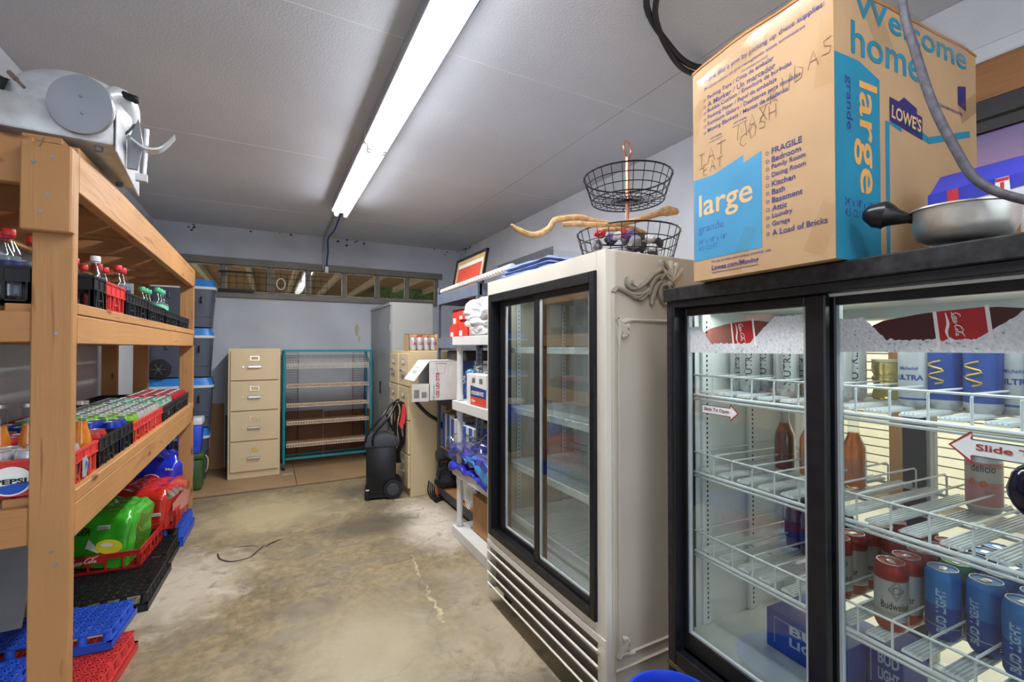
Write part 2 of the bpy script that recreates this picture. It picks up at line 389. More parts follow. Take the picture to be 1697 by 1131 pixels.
add_ribbon(b, [(-.29, 3.70, .6), (-.27, 3.60, 1), (-.2, 3.52, 1.3), (-.1, 3.53, 1), (-.05, 3.62, .9), (-.01, 3.70, .5)], .014, I)
add_ribbon(b, [(-.2, 3.76, .3), (-.12, 3.74, 1), (-.05, 3.70, .5)], .012, I)
add_ribbon(b, [(-.01, 3.66, .3), (.04, 3.72, 2), (.1, 3.76, .3)], .014, I)
b.done('scuff_mark', mat('rubber_scuff', '3a3732', .8, var=.3, scale=60), floor)
# ceiling of separate sheets
ceil = struct(B().box(XL-.1, XR+.1, YF, YB+.1, ZC+.012, ZC+.1).done('ceiling', ceilm, smooth=False))
seam = mat('ceiling_joint', 'dcdcd8', .8)
ys = [YF, -1.12, .46, 2.03, 3.6, 5.18, YB]
pm = None
for i in range(len(ys)-1):
    for (xa, xb) in ((XL, .61), (.61, 1.83), (1.83, XR)):
        B().box(xa+.002, xb-.002, ys[i]+.003, ys[i+1]-.003, ZC, ZC+.012).done('ceiling_panel', ceilm, ceil, smooth=False)
for y in ys[1:-1]: B().box(XL, XR, y-.003, y+.003, ZC-.0015, ZC+.01).done('joint_bead', seam, ceil, smooth=False)
struct(B().box(XL-.1, XL, YF, YB+.1, 0, ZC).done('wall_left', wallm, smooth=False))
b = B(); b.box(XL-.1, -.9, YF-.1, YF, 0, ZC); b.box(2.1, XR+.1, YF-.1, YF, 0, ZC); b.box(-.9, 2.1, YF-.1, YF, 2.5, ZC)      # unseen wide opening added to let fill daylight in behind the viewer
struct(b.done('wall_front', wallm, smooth=False))
struct(B().box(-8, 10, -10, YF-.1, -.1, -.005).done('yard_floor', mat('yard_concrete', 'b5b0a4', .9), smooth=False))  # unseen bright ground added outside that opening
# back wall with a high ribbon window
WX0, WX1, WZ0, WZ1 = -.90, 2.12, 2.03, 2.375
b = B(); b.box(XL-.1, WX0, YB, YB+.2, 0, ZC); b.box(WX1, XR+.1, YB, YB+.2, 0, ZC); b.box(WX0, WX1, YB, YB+.2, 0, WZ0); b.box(WX0, WX1, YB, YB+.2, WZ1, ZC)
wb = struct(b.done('wall_back', wallb, smooth=False))
# yellowed drip marks
b = B(); F = face((0, YB, 0), (1, 0, 0))
for x, z, s in ((1.02, 1.62, .05), (1.35, 1.8, .035), (1.05, 1.5, .03)):
    add_poly(b, [(x+s*.5*math.cos(a)*(1+.3*math.sin(3*a)), z+s*1.6*math.sin(a)) for a in [i*PI/7 for i in range(14)]], F)
b.done('stain', mat('yellow_stain', 'aba48f', .8, var=.1), wb)
b = B()
for i in range(26):
    x = random.choice([random.gauss(1.05, .12), random.gauss(2.3, .1), random.gauss(-.75, .08), random.gauss(.3, .6)]); z = ZC-abs(random.gauss(0, .04)); s = random.uniform(.004, .014)
    x = max(-1, min(2.4, x)); b.blob((x, YB-.002, z), (s*1.5, .004, s), i, .5, 2, 1)
b.done('chipped_paint', mat('mould_spots', '4f4b40', .9, var=.3), wb)
win = struct(thing('window_1', 'long high ribbon window across the back wall', 'window', (.6, YB, WZ0)))
del win['category']
fm = mat('window_frame_paint', '77736c', .6, var=.08)
def wd(b, n, m, root=None, **k): return wdone(b, n, m, root, **k)
wd(B().box(WX0-.05, WX1+.05, YB-.035, YB+.02, WZ1-.02, WZ1+.06), 'window_frame', fm, win, bevel=.004)
wd(B().box(WX0-.05, WX1+.05, YB-.03, YB+.05, WZ0-.055, WZ0+.015), 'window_sill', fm, win, bevel=.004)
mx = [-.88, -.455, .03, .44, .865, 1.28, 1.675, 2.1]
pg = glass('window_glass', (.86, .88, .84), 1.5, .03, 1.0)
for i, x in enumerate(mx):
    wd(B().box(x-.022, x+.022, YB-.01, YB+.09, WZ0+.01, WZ1-.015), 'mullion', fm, win, bevel=.003)
    if i < len(mx)-1:
        wd(B().box(x+.022, mx[i+1]-.022, YB+.03, YB+.036, WZ0+.015, WZ1-.02), 'pane', pg, win, smooth=False)
        b = B()
        for (a0, a1, c0, c1) in ((x+.022, mx[i+1]-.022, WZ0+.015, WZ0+.028), (x+.022, mx[i+1]-.022, WZ1-.034, WZ1-.02), (x+.022, x+.034, WZ0+.015, WZ1-.02), (mx[i+1]-.034, mx[i+1]-.022, WZ0+.015, WZ1-.02)):
            b.box(a0, a1, YB+.018, YB+.032, c0, c1)
        wd(b, 'putty_bead', mat('old_putty', 'b9b19a', .8, var=.2, scale=30), win, smooth=False)
# plywood facing low on the back wall
tr = struct(thing('trim_1', 'plywood facing low on the back wall', 'panel', (.3, YB, 0))); del tr['category']
plyW = wood('plywood_facing', 'ab7f4d', '7d5630', 2, .45); plyD = wood('dark_facing', '8a5530', '5e3419', 2, .6)  # second facing is a darker brown, for the middle panels
for i, (a, c, zt) in enumerate([(-1.1, -.43, .76), (-.426, .62, .62), (.624, 1.3, .6), (1.304, 2.45, .6)]):
    wd(B().box(a+.003, c-.003, YB-.015, YB-.001, .02, zt), 'plywood_panel', plyD if i in (1, 2) else plyW, tr, smooth=False)
# plywood platform on the floor
pf = struct(thing('trim_2', 'low plywood platform along the back wall', 'platform', (.5, 5.6, 0))); del pf['category']
for a, c in ((-1.09, .268), (.272, 1.62)):
    wd(B().box(a, c, 5.12, YB-.02, .004, .022), 'plywood_sheet', plyX, pf, bevel=.002)
# right wall with opening to the shop
b = B(); b.box(XR, XR+.12, 1.95, YB+.1, 0, ZC); b.box(XR, XR+.12, YF, 1.95, 2.515, ZC)
wr = struct(b.done('wall_right', wallm, smooth=False))
b = B()
for i in range(14):
    b.blob((XR-.002, 6.1-abs(random.gauss(0, .18)), ZC-abs(random.gauss(0, .03))), (.004, random.uniform(.01, .03), random.uniform(.005, .015)), i, .5, 2, 1)
b.done('chipped_paint', MC['mould_spots'], wr)
b = B().box(XR-.035, XR+.12, YF, 1.95, 2.50, 2.56)
struct(b.done('trim_3', wallm, bevel=.006))
struct(B().box(XR-.02, XR+.1, YF, 1.95, 2.352, 2.499).done('trim_4', wood('header_wood', '9a6632', '6f4520', 1), smooth=False))
struct(B().box(XR-.03, XR+.1, YF, 1.95, 2.275, 2.351).done('trim_5', mat('dark_frame', '1d1b1e', .5), bevel=.004))
struct(B().box(XR+.0, XR+.1, .93, 1.02, 0, 2.274).done('trim_6', woodZ, smooth=False))
# slot recess in the right wall
struct(B().box(XR-.012, XR+.0, 3.74, 4.95, 2.30, 2.385).done('trim_7', mat('grey_ledge', '85868a', .7), bevel=.003))
# shop behind the opening
shopw = mat('shop_cream_wall', 'e9dfc8', .6, var=.03)
sh = struct(B().box(5.0, 5.1, -3.5, 5.2, 0, 2.7).done('wall_shop', mat('slat_groove', '8b8172', .7), smooth=False))
for i in range(30):
    B().box(4.98, 5.0, -3.4, 5.1, .1+i*.078, .1+i*.078+.066).done('slat', shopw, sh, smooth=False)
struct(B().box(XR+.12, 5.0, 5.1, 5.2, 0, 2.7).done('wall_shop_side', shopw, smooth=False))
struct(B().box(XR+.12, 5.0, -3.6, -3.5, 0, 2.7).done('wall_shop_end', shopw, smooth=False))
struct(B().box(XR+.12, 5.1, -3.5, 5.2, 2.7, 2.8).done('ceiling_shop', shopw, smooth=False))
pn = struct(thing('shop_poster', 'x', 'poster', (XR, .3, 1.62)))
for k_ in ('kind',): del pn[k_]
tag(pn, 'purple and yellow backlit poster in a dark frame behind the beer carton', 'poster')
b = B(); b.box(XR-.02, XR+.02, -1.2, .9, 2.23, 2.27); b.box(XR-.02, XR+.02, -1.2, .9, 1.66, 1.70); b.box(XR-.02, XR+.02, .85, .9, 1.66, 2.27); b.box(XR-.02, XR+.02, -1.2, -1.15, 1.66, 2.27)
wd(b, 'frame', MC['dark_frame'], pn)
pm_ = bpy.data.materials.new('sunset_print'); pm_.use_nodes = True; n = pm_.node_tree.nodes; L = pm_.node_tree.links; tc = n.new('ShaderNodeTexCoord'); sx = n.new('ShaderNodeSeparateXYZ'); L.new(tc.outputs['Object'], sx.inputs[0])
mr = n.new('ShaderNodeMapRange'); mr.inputs[1].default_value = 1.75; mr.inputs[2].default_value = 2.25; L.new(sx.outputs[2], mr.inputs[0]); rp = n.new('ShaderNodeValToRGB'); L.new(mr.outputs[0], rp.inputs[0])
e = rp.color_ramp.elements; e[0].color = lin('c9a060'); e[1].color = lin('3b2b6e'); k = e.new(.35); k.color = lin('b98a66'); k = e.new(.65); k.color = lin('7c4a7c')
L.new(rp.outputs[0], n['Principled BSDF'].inputs['Base Color']); n['Principled BSDF'].inputs['Roughness'].default_value = .3
wd(B().box(XR-.005, XR+.01, -1.15, .85, 1.70, 2.23), 'print', pm_, pn, smooth=False)

# porch outside the ribbon window
po = struct(thing('porch_roof', 'x', 'roof', (.6, 8, 2.6))); del po['category']; po['label'] = 'porch roof of planks and rafters outside the window'
plank = wood('porch_plank', 'b5814f', '7f5433', 0, .6)
for i in range(46): wd(B().box(-4, 8, 6.45+i*.14, 6.45+i*.14+.13, 2.60, 2.62), 'plank', plank, po, smooth=False)
for i in range(18): wd(B().box(-4+i*.62, -4+i*.62+.06, 6.42, 12.8, 2.50, 2.60), 'rafter', wood('rafter_wood%d' % i, 'd6b98e', 'b8935f', 1) if i == 0 else MC['rafter_wood0'], po, smooth=False)
struct(B().box(-8, 10, 6.4, 16, -.1, 0).done('porch_floor', mat('outdoor_ground', 'cfc9bb', .9), smooth=False))
b = B()
for i in range(16): b.blob((-5+i*.95, 13.6+.3*math.sin(i*3), 1.5), (.9, .5, 1.6), i+20, .5, 4, 3)
for i in range(9): b.blob((2.5+i*.7, 9.6+.4*math.sin(i*2), 1.6), (.8, .5, 1.5), i, .5, 4, 3)
tag(b.done('hedge', mat('hedge_leaves', '5c7038', .8, var=.35, scale=25, bump=.8)), 'green shrubbery outside the last pane of the high window', 'hedge', kind='stuff')

# ---------------- fluorescent fixtures ----------------
enamel = mat('white_enamel', 'e4e6ea', .35, var=.02)
tubem = mat('lit_tube', 'f6f9ff', .3, emit=TUBE_EMIT)
steel = mat('galvanised_steel', '9b9ea3', .35, .8)
def fixture(y0, y1, label):
    t = thing('fluorescent_light', label, 'ceiling light', (.61, (y0+y1)/2, ZC), group=None)
    b = B(); prof = [(.535, ZC), (.535, ZC-.075), (.555, ZC-.085), (.665, ZC-.085), (.685, ZC-.075), (.685, ZC)]
    b.prism(prof, y1-y0, Matrix.Translation((0, y0, 0)))
    wd(b, 'housing', mat('housing_enamel', '9fa2a8', .4), t)
    b = B(); b.box(.53, .69, y0, y1, ZC-.089, ZC-.085); b.bar((.53, y0, ZC-.087), (.53, y1, ZC-.087), .004, .012); wd(b, 'reflector', enamel, t, smooth=False)
    for x in (.567, .653):
        wd(B().cyl((x, y0+.03, ZC-.118), (x, y1-.03, ZC-.118), .019, n=14), 'tube', tubem, t)
        for y in (y0+.012, y1-.012): wd(B().box(x-.016, x+.016, y-.012, y+.012, ZC-.142, ZC-.088), 'socket', enamel, t, bevel=.005)
    for y in (y0, y1): wd(B().box(.535, .685, y-.003, y+.003, ZC-.1, ZC), 'end_cap', enamel, t, bevel=.001)
    return t
fixture(3.0, 4.64, 'twin fluorescent tube light nearest the high window')
fixture(1.33, 2.97, 'twin fluorescent tube light overhead, running out of the top of the frame')
fixture(-.34, 1.30, 'twin fluorescent tube light behind the viewer')
fixture(-1.75, -.4, 'twin fluorescent tube light added as fill at the open end behind the viewer')  # unseen fixture, added for fill behind the viewer
blue = mat('blue_cable', '3f7fd0', .45); blued = mat('blue_cord', '23409c', .5); grey = mat('grey_conduit', '9da0a4', .4, .3)
b = B(); b.tube([(.705, 1.2, 2.775), (.715, 1.6, 2.76), (.70, 1.9, 2.75), (.715, 2.2, 2.765), (.70, 2.5, 2.76), (.69, 2.62, 2.78)], .006, 6, smooth=5)
b.tube([(.712, 1.2, 2.782), (.728, 1.65, 2.77), (.71, 2.0, 2.765), (.722, 2.3, 2.775), (.70, 2.58, 2.785)], .005, 6, smooth=5)
tag(b.done('data_cable', blue), 'pair of light blue cables along the side of the nearer ceiling light', 'cable')
t = thing('power_drop', 'grey conduit and blue cord dropping from the far ceiling light to the window head', 'conduit', (.62, 6.1, 2.36))
wd(B().tube([(.61, 4.64, 2.75), (.61, 5.2, 2.77), (.61, 6.10, 2.77), (.61, 6.165, 2.72), (.61, 6.165, 2.38)], .011, 8), 'conduit', grey, t)
wd(B().tube([(.645, 4.64, 2.73), (.65, 5.0, 2.75), (.655, 5.5, 2.72), (.645, 6.0, 2.73), (.66, 6.14, 2.6), (.65, 6.15, 2.45), (.67, 6.15, 2.34)], .009, 8, smooth=5), 'cord', blued, t)
wd(B().box(.625, .665, 6.12, 6.165, 2.33, 2.41), 'cord_connector', white, t, bevel=.006)
b = B().tube([(1.22, 1.15, 2.785), (1.32, 1.341, 2.76), (1.55, 1.42, 2.70), (1.74, 1.47, 2.71), (1.95, 1.5, 2.78)], .013, 8, smooth=6)
b.tube([(1.25, 1.12, 2.785), (1.36, 1.335, 2.745), (1.6, 1.45, 2.68), (1.80, 1.5, 2.70), (2.0, 1.55, 2.78)], .012, 8, smooth=6)
tag(b.done('cable_bundle', mat('black_cable', '121214', .5)), 'thick black cables looping under the ceiling behind the moving box', 'cable')

# ---------------- wooden shelf unit ----------------
ws = thing('wooden_shelf_unit', 'tall heavy shelving rack of nailed pine boards on the left', 'shelf unit', (-.8, 3.1, 0))
X0, X1, Y0, Y1 = -.515, -1.07, 1.826, 4.36
for x in (X0, X1+.091):
    for y in (Y0, Y1):
        wd(B().box(x-.091, x, y, y+.04, 0, 1.995 if y == Y0 else 1.9), 'post', woodZ, ws, bevel=.003)
wd(B().box(-.89, -.80, Y1+.01, Y1+.05, 0, 1.9), 'post', woodZ, ws, bevel=.003)
wd(B().box(X0-.105, X0+.005, Y0-.04, Y0-.001, 1.735, 1.99), 'gusset_block', woodZ, ws, bevel=.004)
LV = [(1.876, 2.015, None), (1.41, 1.498, 1.535), (.822, .925, .965)]
for z0, z1, z2 in LV:
    for x in (X0, X1+.04):
        wd(B().box(x-.038, x, Y0+.041, Y1+.06 if z2 is None else Y1+.04, z0, z1), 'side_rail', woodY, ws, bevel=.003)
    if z2:
        wd(B().box(X0-.045, X0+.002, Y0+.041, Y1+.03, z1+.002, z2), 'edge_board', woodY, ws, bevel=.003)
    for y in (Y0+.003, Y1-.04):
        wd(B().box(X1, X0-.092 if y < 2 else X0-.04, y, y+.036, z0+(.005 if z2 else .0), z1 if z2 is None else z2-.03), 'end_rail', woodX, ws, bevel=.003)
    for y in (2.3, 2.75, 3.2, 3.65, 4.05):
        wd(B().box(X1+.04, X0-.039, y, y+.038, z0+.02, z1-.01), 'joist', woodX, ws, bevel=.003)
    zs = z1+.001
    xs = (-.63, -.76, -.89, -1.02) if z2 else (-.60, -.80, -1.0)
    for x in xs:
        wd(B().box(x-.045, x+.045, Y0+.01+(0.03 if x > -.64 else 0), Y1, zs, zs+(.03 if z2 else .02)), 'slat', woodY, ws, bevel=.002)
for x, z in ((-.59, 1.93), (-.55, 1.95), (-.56, 1.84), (-.575, 1.79), (-.55, 1.44), (-.555, .80), (-.545, .76)):
    wd(B().cyl((x, Y0-.042 if z > 1.7 else Y0-.002, z), (x, Y0-.038 if z > 1.7 else Y0+.002, z), .005, n=10), 'screw', steel, ws)
b = B().tube([(-.58, Y0-.04, 1.975), (-.565, Y0-.06, 1.995), (-.5645, Y0-.061, 1.9965)], .002, 6, radii=[.002, .002, .005]); wd(b, 'bent_nail', steel, ws)

# ---------------- beige display cooler ----------------
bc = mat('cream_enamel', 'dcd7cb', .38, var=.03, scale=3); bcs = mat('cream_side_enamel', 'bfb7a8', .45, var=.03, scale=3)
blk = mat('black_aluminium', '1a1b1f', .38, .2, var=.2, scale=30); blk2 = mat('scuffed_black', '242528', .5, var=.5, scale=50)
inner = mat('cooler_liner', 'd5dade', .35)
FX, YN, YFa, ZT = 1.09, 1.318, 2.338, 1.763
t = thing('display_cooler', 'cream two-door sliding glass drinks cooler with carved scroll trim on its side', 'cooler', (1.4, 1.83, 0))
BX = 1.68
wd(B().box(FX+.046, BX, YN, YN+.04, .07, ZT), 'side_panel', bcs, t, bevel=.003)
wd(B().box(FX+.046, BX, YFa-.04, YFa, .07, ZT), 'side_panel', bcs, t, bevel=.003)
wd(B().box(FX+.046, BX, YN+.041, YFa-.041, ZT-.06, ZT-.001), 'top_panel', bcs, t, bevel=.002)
wd(B().box(BX-.03, BX-.001, YN+.041, YFa-.041, .3, ZT-.061), 'back_panel', inner, t, smooth=False)
wd(B().box(FX+.05, BX-.031, YN+.041, YFa-.041, .36, .42), 'inner_floor', inner, t, smooth=False)
b = B(); b.box(FX, FX+.0455, YN, YN+.052, .07, ZT); b.box(FX, FX+.0455, YFa-.034, YFa, .07, ZT); b.box(FX, FX+.045, YN+.052, YFa-.034, 1.69, ZT); b.box(FX, FX+.045, YN+.052, YFa-.034, .335, .375)
wd(b, 'front_frame', bc, t, bevel=.002)
b = B(); b.box(FX-.012, FX+.05, YN+.052, YN+.085, .375, 1.69); b.box(FX-.012, FX+.05, 2.27, 2.306, .375, 1.69); b.box(FX-.012, FX+.05, YN+.085, 2.27, 1.645, 1.69); b.box(FX-.012, FX+.05, YN+.085, 2.27, .375, .415)
b.box(FX+.05, FX+.08, YN+.052, YN+.1, .375, 1.69); b.box(FX+.05, FX+.08, 2.2, 2.306, .375, 1.69)
wd(b, 'door_frame', blk, t, bevel=.003)
def sdoor(x, ya, yb, z0, z1, sw, parent, wa=.035, wb_=.035):
    b = B(); b.box(x, x+.02, ya, ya+wa, z0, z1); b.box(x, x+.02, yb-wb_, yb, z0, z1); b.box(x, x+.02, ya+wa, yb-wb_, z1-sw, z1); b.box(x, x+.02, ya+wa, yb-wb_, z0, z0+sw)
    d = wd(b, 'sliding_door', blk, parent, bevel=.003)
    g = B().box(x+.008, x+.013, ya+wa-.005, yb-wb_+.005, z0+sw-.005, z1-sw+.005).done('glass_pane', cooler_glass, d, smooth=False)
    e = B(); e.box(x+.004, x+.017, ya+wa, ya+wa+.006, z0+sw, z1-sw); e.box(x+.004, x+.017, yb-wb_-.006, yb-wb_, z0+sw, z1-sw); e.box(x+.004, x+.017, ya+wa, yb-wb_, z0+sw, z0+sw+.008)
    e.done('glass_edge_seal', mat('seal_grey', 'a9b0b3', .5), d, smooth=False)
    return d
sdoor(FX+.002, 1.385, 1.835, .415, 1.648, .028, t, .035, .045)
sdoor(FX+.028, 1.79, 2.24, .415, 1.648, .028, t, .04, .06)
# interior wire shelves
wire = mat('white_wire', 'dfe4e6', .35)
for z in (1.385, 1.06, .76, .48):
    b = B()
    b.bar((FX+.1, YN+.07, z), (FX+.1, YFa-.07, z), .012, .03); b.bar((BX-.06, YN+.07, z), (BX-.06, YFa-.07, z), .01, .01)
    for k in range(46):
        y = YN+.08+k*.0192; b.bar((FX+.09, y, z+.012), (BX-.05, y, z+.012), .004, .004)
    wd(b, 'wire_shelf', wire, t, smooth=False)
for y in (YN+.05, YFa-.055):
    for x in (FX+.16, BX-.12):
        b = B(); b.box(x, x+.022, y, y+.006, .45, 1.65)
        wd(b, 'shelf_standard', inner, t, smooth=False)
        b = B(); yy = y+(.0065 if y < 2 else -.0005)
        for k in range(50): b.box(x+.009, x+.013, yy-.0004, yy+.0004, .47+k*.023, .482+k*.023)
        wd(b, 'slot_row', black, t, smooth=False, kind='stuff')
# louvre grille
b = B(); b.box(FX-.004, FX+.02, YN+.002, YFa-.002, .305, .335); b.box(FX-.004, FX+.03, YN+.002, YN+.03, .07, .304); b.box(FX-.004, FX+.03, YFa-.03, YFa-.002, .07, .304)
wd(b, 'grille_frame', bc, t, bevel=.002)
for k in range(4):
    z = .262-k*.058
    mt = Matrix.Translation((FX+.004, YN+.031, z)) @ Matrix.Rotation(R(-38), 4, 'Y')
    wd(B().box(-.004, .004, 0, YFa-YN-.062, -.032, .034 if k < 3 else .028, mtx=mt), 'louvre_blade', bc, t, bevel=.001)
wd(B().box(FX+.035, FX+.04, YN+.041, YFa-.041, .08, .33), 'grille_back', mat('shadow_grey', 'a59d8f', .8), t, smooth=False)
for y in (YN+.08, YFa-.1):
    for x in (FX+.08, BX-.08):
        b = B(); b.cyl((x-.012, y, .03), (x+.012, y, .03), .03, n=18); b.box(x-.014, x+.014, y-.012, y+.012, .04, .069)
        wd(b, 'caster', black, t)
# side mouldings and carved scroll ornaments (raised on the near side)
DX = -.037
b = B()
for pts in ([(1.122, 1.60), (1.122, .218), (1.66, .218)],):
    b.tube([(p[0], YN-.004, p[1]) for p in pts], .008, 8)
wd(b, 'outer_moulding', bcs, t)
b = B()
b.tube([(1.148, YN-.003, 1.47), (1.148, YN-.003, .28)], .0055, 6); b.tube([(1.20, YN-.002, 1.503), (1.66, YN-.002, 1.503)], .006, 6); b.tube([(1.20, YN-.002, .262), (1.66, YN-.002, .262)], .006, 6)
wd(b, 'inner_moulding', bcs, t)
def leaf(b, pts, w, h=.013):
    """tapered raised leaf stroke on the side panel"""
    P_, W2 = catmull([Vector((p[0]+DX, YN, p[1])) for p in pts], 7, False, [p[2] if len(p) > 2 else 1 for p in pts])
    pr = None
    for i, p in enumerate(P_):
        a = P_[max(0, i-1)]; c = P_[min(len(P_)-1, i+1)]; d = (c-a); d = Vector((0, 0, 1)) if d.length < 1e-9 else d.normalized(); nn = Vector((-d.z, 0, d.x))
        ww = w*W2[i]*.40; ring = [p+nn*ww, p+nn*ww*.7+Vector((0, -h, 0)), p+Vector((0, -h*1.25, 0)), p-nn*ww*.7+Vector((0, -h, 0)), p-nn*ww]
        cur = [b.bm.verts.new(v) for v in ring]
        if pr:
            for k in range(4): b.bm.faces.new((pr[k], pr[k+1], cur[k+1], cur[k]))
        pr = cur
def carve(f, mir=1):
    b = B(); cxm = 1.455
    def q(pts): return [((cxm+mir*(p[0]-cxm)), p[1], p[2] if len(p) > 2 else 1) for p in pts]
    for pts, w in [([(1.158, 1.602, .8), (1.175, 1.618, 1), (1.21, 1.612, 1.2), (1.25, 1.60, 1.3), (1.30, 1.605, .9), (1.335, 1.63, .5)], .022),
                   ([(1.225, 1.665, .4), (1.225, 1.64, 1.3), (1.245, 1.622, 1.2), (1.28, 1.625, 1)], .02), ([(1.25, 1.655, .4), (1.25, 1.638, 1), (1.275, 1.625, .8)], .016),
                   ([(1.24, 1.598, .6), (1.27, 1.588, 1.3), (1.30, 1.60, 1), (1.335, 1.62, .8)], .02), ([(1.275, 1.58, .4), (1.30, 1.585, 1.2), (1.325, 1.61, .8)], .018),
                   ([(1.28, 1.625, .6), (1.32, 1.65, 1), (1.36, 1.685, 1.4), (1.39, 1.70, 1), (1.40, 1.725, .5)], .022),
                   ([(1.33, 1.60, .5), (1.345, 1.64, 1.3), (1.37, 1.67, 1.2), (1.40, 1.685, .8)], .024), ([(1.345, 1.565, .3), (1.355, 1.60, 1.4), (1.375, 1.64, 1.2), (1.40, 1.66, .8)], .024),
                   ([(1.43, 1.565, 1), (1.405, 1.58, 1.2), (1.39, 1.61, 1.3), (1.40, 1.64, 1.3), (1.43, 1.645, 1.2), (1.445, 1.625, 1), (1.43, 1.605, .9), (1.415, 1.615, .8)], .019),
                   ([(1.39, 1.665, .8), (1.42, 1.69, 1.3), (1.45, 1.68, 1.3), (1.47, 1.65, 1), (1.47, 1.62, .9), (1.455, 1.60, .7)], .02),
                   ([(1.40, 1.70, .8), (1.405, 1.735, 1.4), (1.43, 1.715, 1), (1.445, 1.69, .6)], .026)]: leaf(b, q(pts), w)
    return b
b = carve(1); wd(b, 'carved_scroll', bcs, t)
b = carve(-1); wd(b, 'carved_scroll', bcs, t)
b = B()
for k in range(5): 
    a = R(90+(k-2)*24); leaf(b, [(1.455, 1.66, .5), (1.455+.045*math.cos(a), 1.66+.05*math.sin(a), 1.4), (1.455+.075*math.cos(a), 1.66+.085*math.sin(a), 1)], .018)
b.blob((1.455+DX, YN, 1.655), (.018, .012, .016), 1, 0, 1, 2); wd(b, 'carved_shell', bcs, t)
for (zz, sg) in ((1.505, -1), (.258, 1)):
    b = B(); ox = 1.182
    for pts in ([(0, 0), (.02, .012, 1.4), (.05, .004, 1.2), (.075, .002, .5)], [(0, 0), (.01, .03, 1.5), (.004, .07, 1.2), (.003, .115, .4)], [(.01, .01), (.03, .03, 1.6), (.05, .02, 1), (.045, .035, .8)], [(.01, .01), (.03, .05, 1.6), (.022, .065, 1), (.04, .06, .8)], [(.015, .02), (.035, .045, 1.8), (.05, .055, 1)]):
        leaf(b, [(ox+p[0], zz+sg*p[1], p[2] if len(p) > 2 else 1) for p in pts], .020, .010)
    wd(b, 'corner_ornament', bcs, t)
# left-pointing slide arrow on the glass
b = B(); F = face((FX+.001, 0, 0), (0, -1, 0)); 
add_ribbon(b, [(-1.52, .98), (-1.56, 1.005), (-1.52, 1.03)], .004, F, 0, 1); add_ribbon(b, [(-1.52, .98), (-1.52, .993), (-1.43, .993)], .003, F, 0, 1); add_ribbon(b, [(-1.52, 1.03), (-1.52, 1.017), (-1.43, 1.017)], .003, F, 0, 1)
wd(b, 'arrow_sticker', mat('sticker_grey', '33383c', .5), t)
# ---------------- black pass-through cooler ----------------
TH = R(3.4); CP = Vector((1.2, 1.1324, 0)); dS = Vector((-math.sin(TH), -math.cos(TH), 0)); dT = Vector((math.cos(TH), -math.sin(TH), 0))
def CL(s_, t_, z): v = CP+dS*s_+dT*t_; return Vector((v.x, v.y, z))
bkc = thing('glass_front_cooler', 'black-framed sliding glass drinks cooler full of cans, seen through to the shop', 'cooler', CP, -TH)
SW, DP, ZTC = 1.10, .60, 1.60
def cb(b, s0, s1, t0, t1, z0, z1, m=None): return b.box(t0, t1, -s1, -s0, z0, z1, m)
def cpart(b, n, m, p=bkc, **k): return b.done(n, m, p, **k)
liner = mat('white_liner', 'e3e7e6', .3, var=.02)
b = B(); cb(b, 0, .028, .0, DP, 0, ZTC); cpart(b, 'side_panel', blk2, bevel=.003)
b = B(); cb(b, SW-.028, SW, .0, DP, 0, ZTC); cpart(b, 'side_panel', blk2, bevel=.003)
b = B(); cb(b, .0281, SW-.0281, .0, DP, 1.545, ZTC); cpart(b, 'top_header', blk2, bevel=.004)
b = B(); cb(b, -.004, SW, -.012, .0, 1.553, ZTC-.003); cpart(b, 'header_trim', blk2, bevel=.003)
b = B(); cb(b, .0281, SW-.0281, .02, DP, .05, .40); cpart(b, 'compressor_base', blk2, bevel=.004)
b = B(); cb(b, .0, SW, -.004, .02, .335, .352); cpart(b, 'base_trim', mat('brass_edge', '6f6552', .4, .6), bevel=.002)
for k in range(9):
    b = B(); cb(b, .04, SW-.04, .008, .02, .07+k*.028, .085+k*.028); cpart(b, 'grille_slat', blk, smooth=False)
b = B(); cb(b, .029, .036, .06, DP-.02, .455, 1.54); cpart(b, 'inner_side', liner, smooth=False)
b = B(); cb(b, SW-.036, SW-.029, .06, DP-.02, .455, 1.54); cpart(b, 'inner_side', liner, smooth=False)
b = B(); cb(b, .029, SW-.029, .05, DP-.02, .40, .455); cpart(b, 'inner_floor', mat('inner_floor_metal', 'cfd3d1', .25, .1, var=.08, scale=6), bevel=.002)
b = B(); cb(b, .029, SW-.029, .05, DP-.02, 1.525, 1.544); cpart(b, 'inner_ceiling', liner, smooth=False)
# door surround
b = B(); cb(b, .0281, .040, -.004, .09, .352, 1.553); cb(b, SW-.04, SW-.0281, -.004, .09, .352, 1.553); cb(b, .04, SW-.04, -.004, .09, 1.531, 1.553); cb(b, .04, SW-.04, -.004, .09, .352, .40)
cpart(b, 'door_surround', blk, bevel=.002)
def cdoor(s0, s1, t0, z0, z1, sw, w0, w1):
    b = B(); cb(b, s0, s0+w0, t0, t0+.022, z0, z1); cb(b, s1-w1, s1, t0, t0+.022, z0, z1); cb(b, s0+w0, s1-w1, t0, t0+.022, z1-.027, z1); cb(b, s0+w0, s1-w1, t0, t0+.022, z0, z0+sw)
    d = cpart(b, 'sliding_door', blk, bevel=.0035)
    b = B(); cb(b, s0+w0-.004, s1-w1+.004, t0+.009, t0+.014, z0+sw-.004, z1-.023); b.done('glass_pane', cooler_glass, d, smooth=False)
    b = B(); cb(b, s0+w0, s0+w0+.007, t0+.004, t0+.018, z0+sw, z1-.027); cb(b, s1-w1-.005, s1-w1, t0+.004, t0+.018, z0+sw, z1-.027); cb(b, s0+w0, s1-w1, t0+.004, t0+.018, z0+sw, z0+sw+.007); b.done('glass_edge_seal', MC['seal_grey'], d, smooth=False)
    return d
dl = cdoor(.034, .503, .030, .404, 1.531, .057, .027, .05)
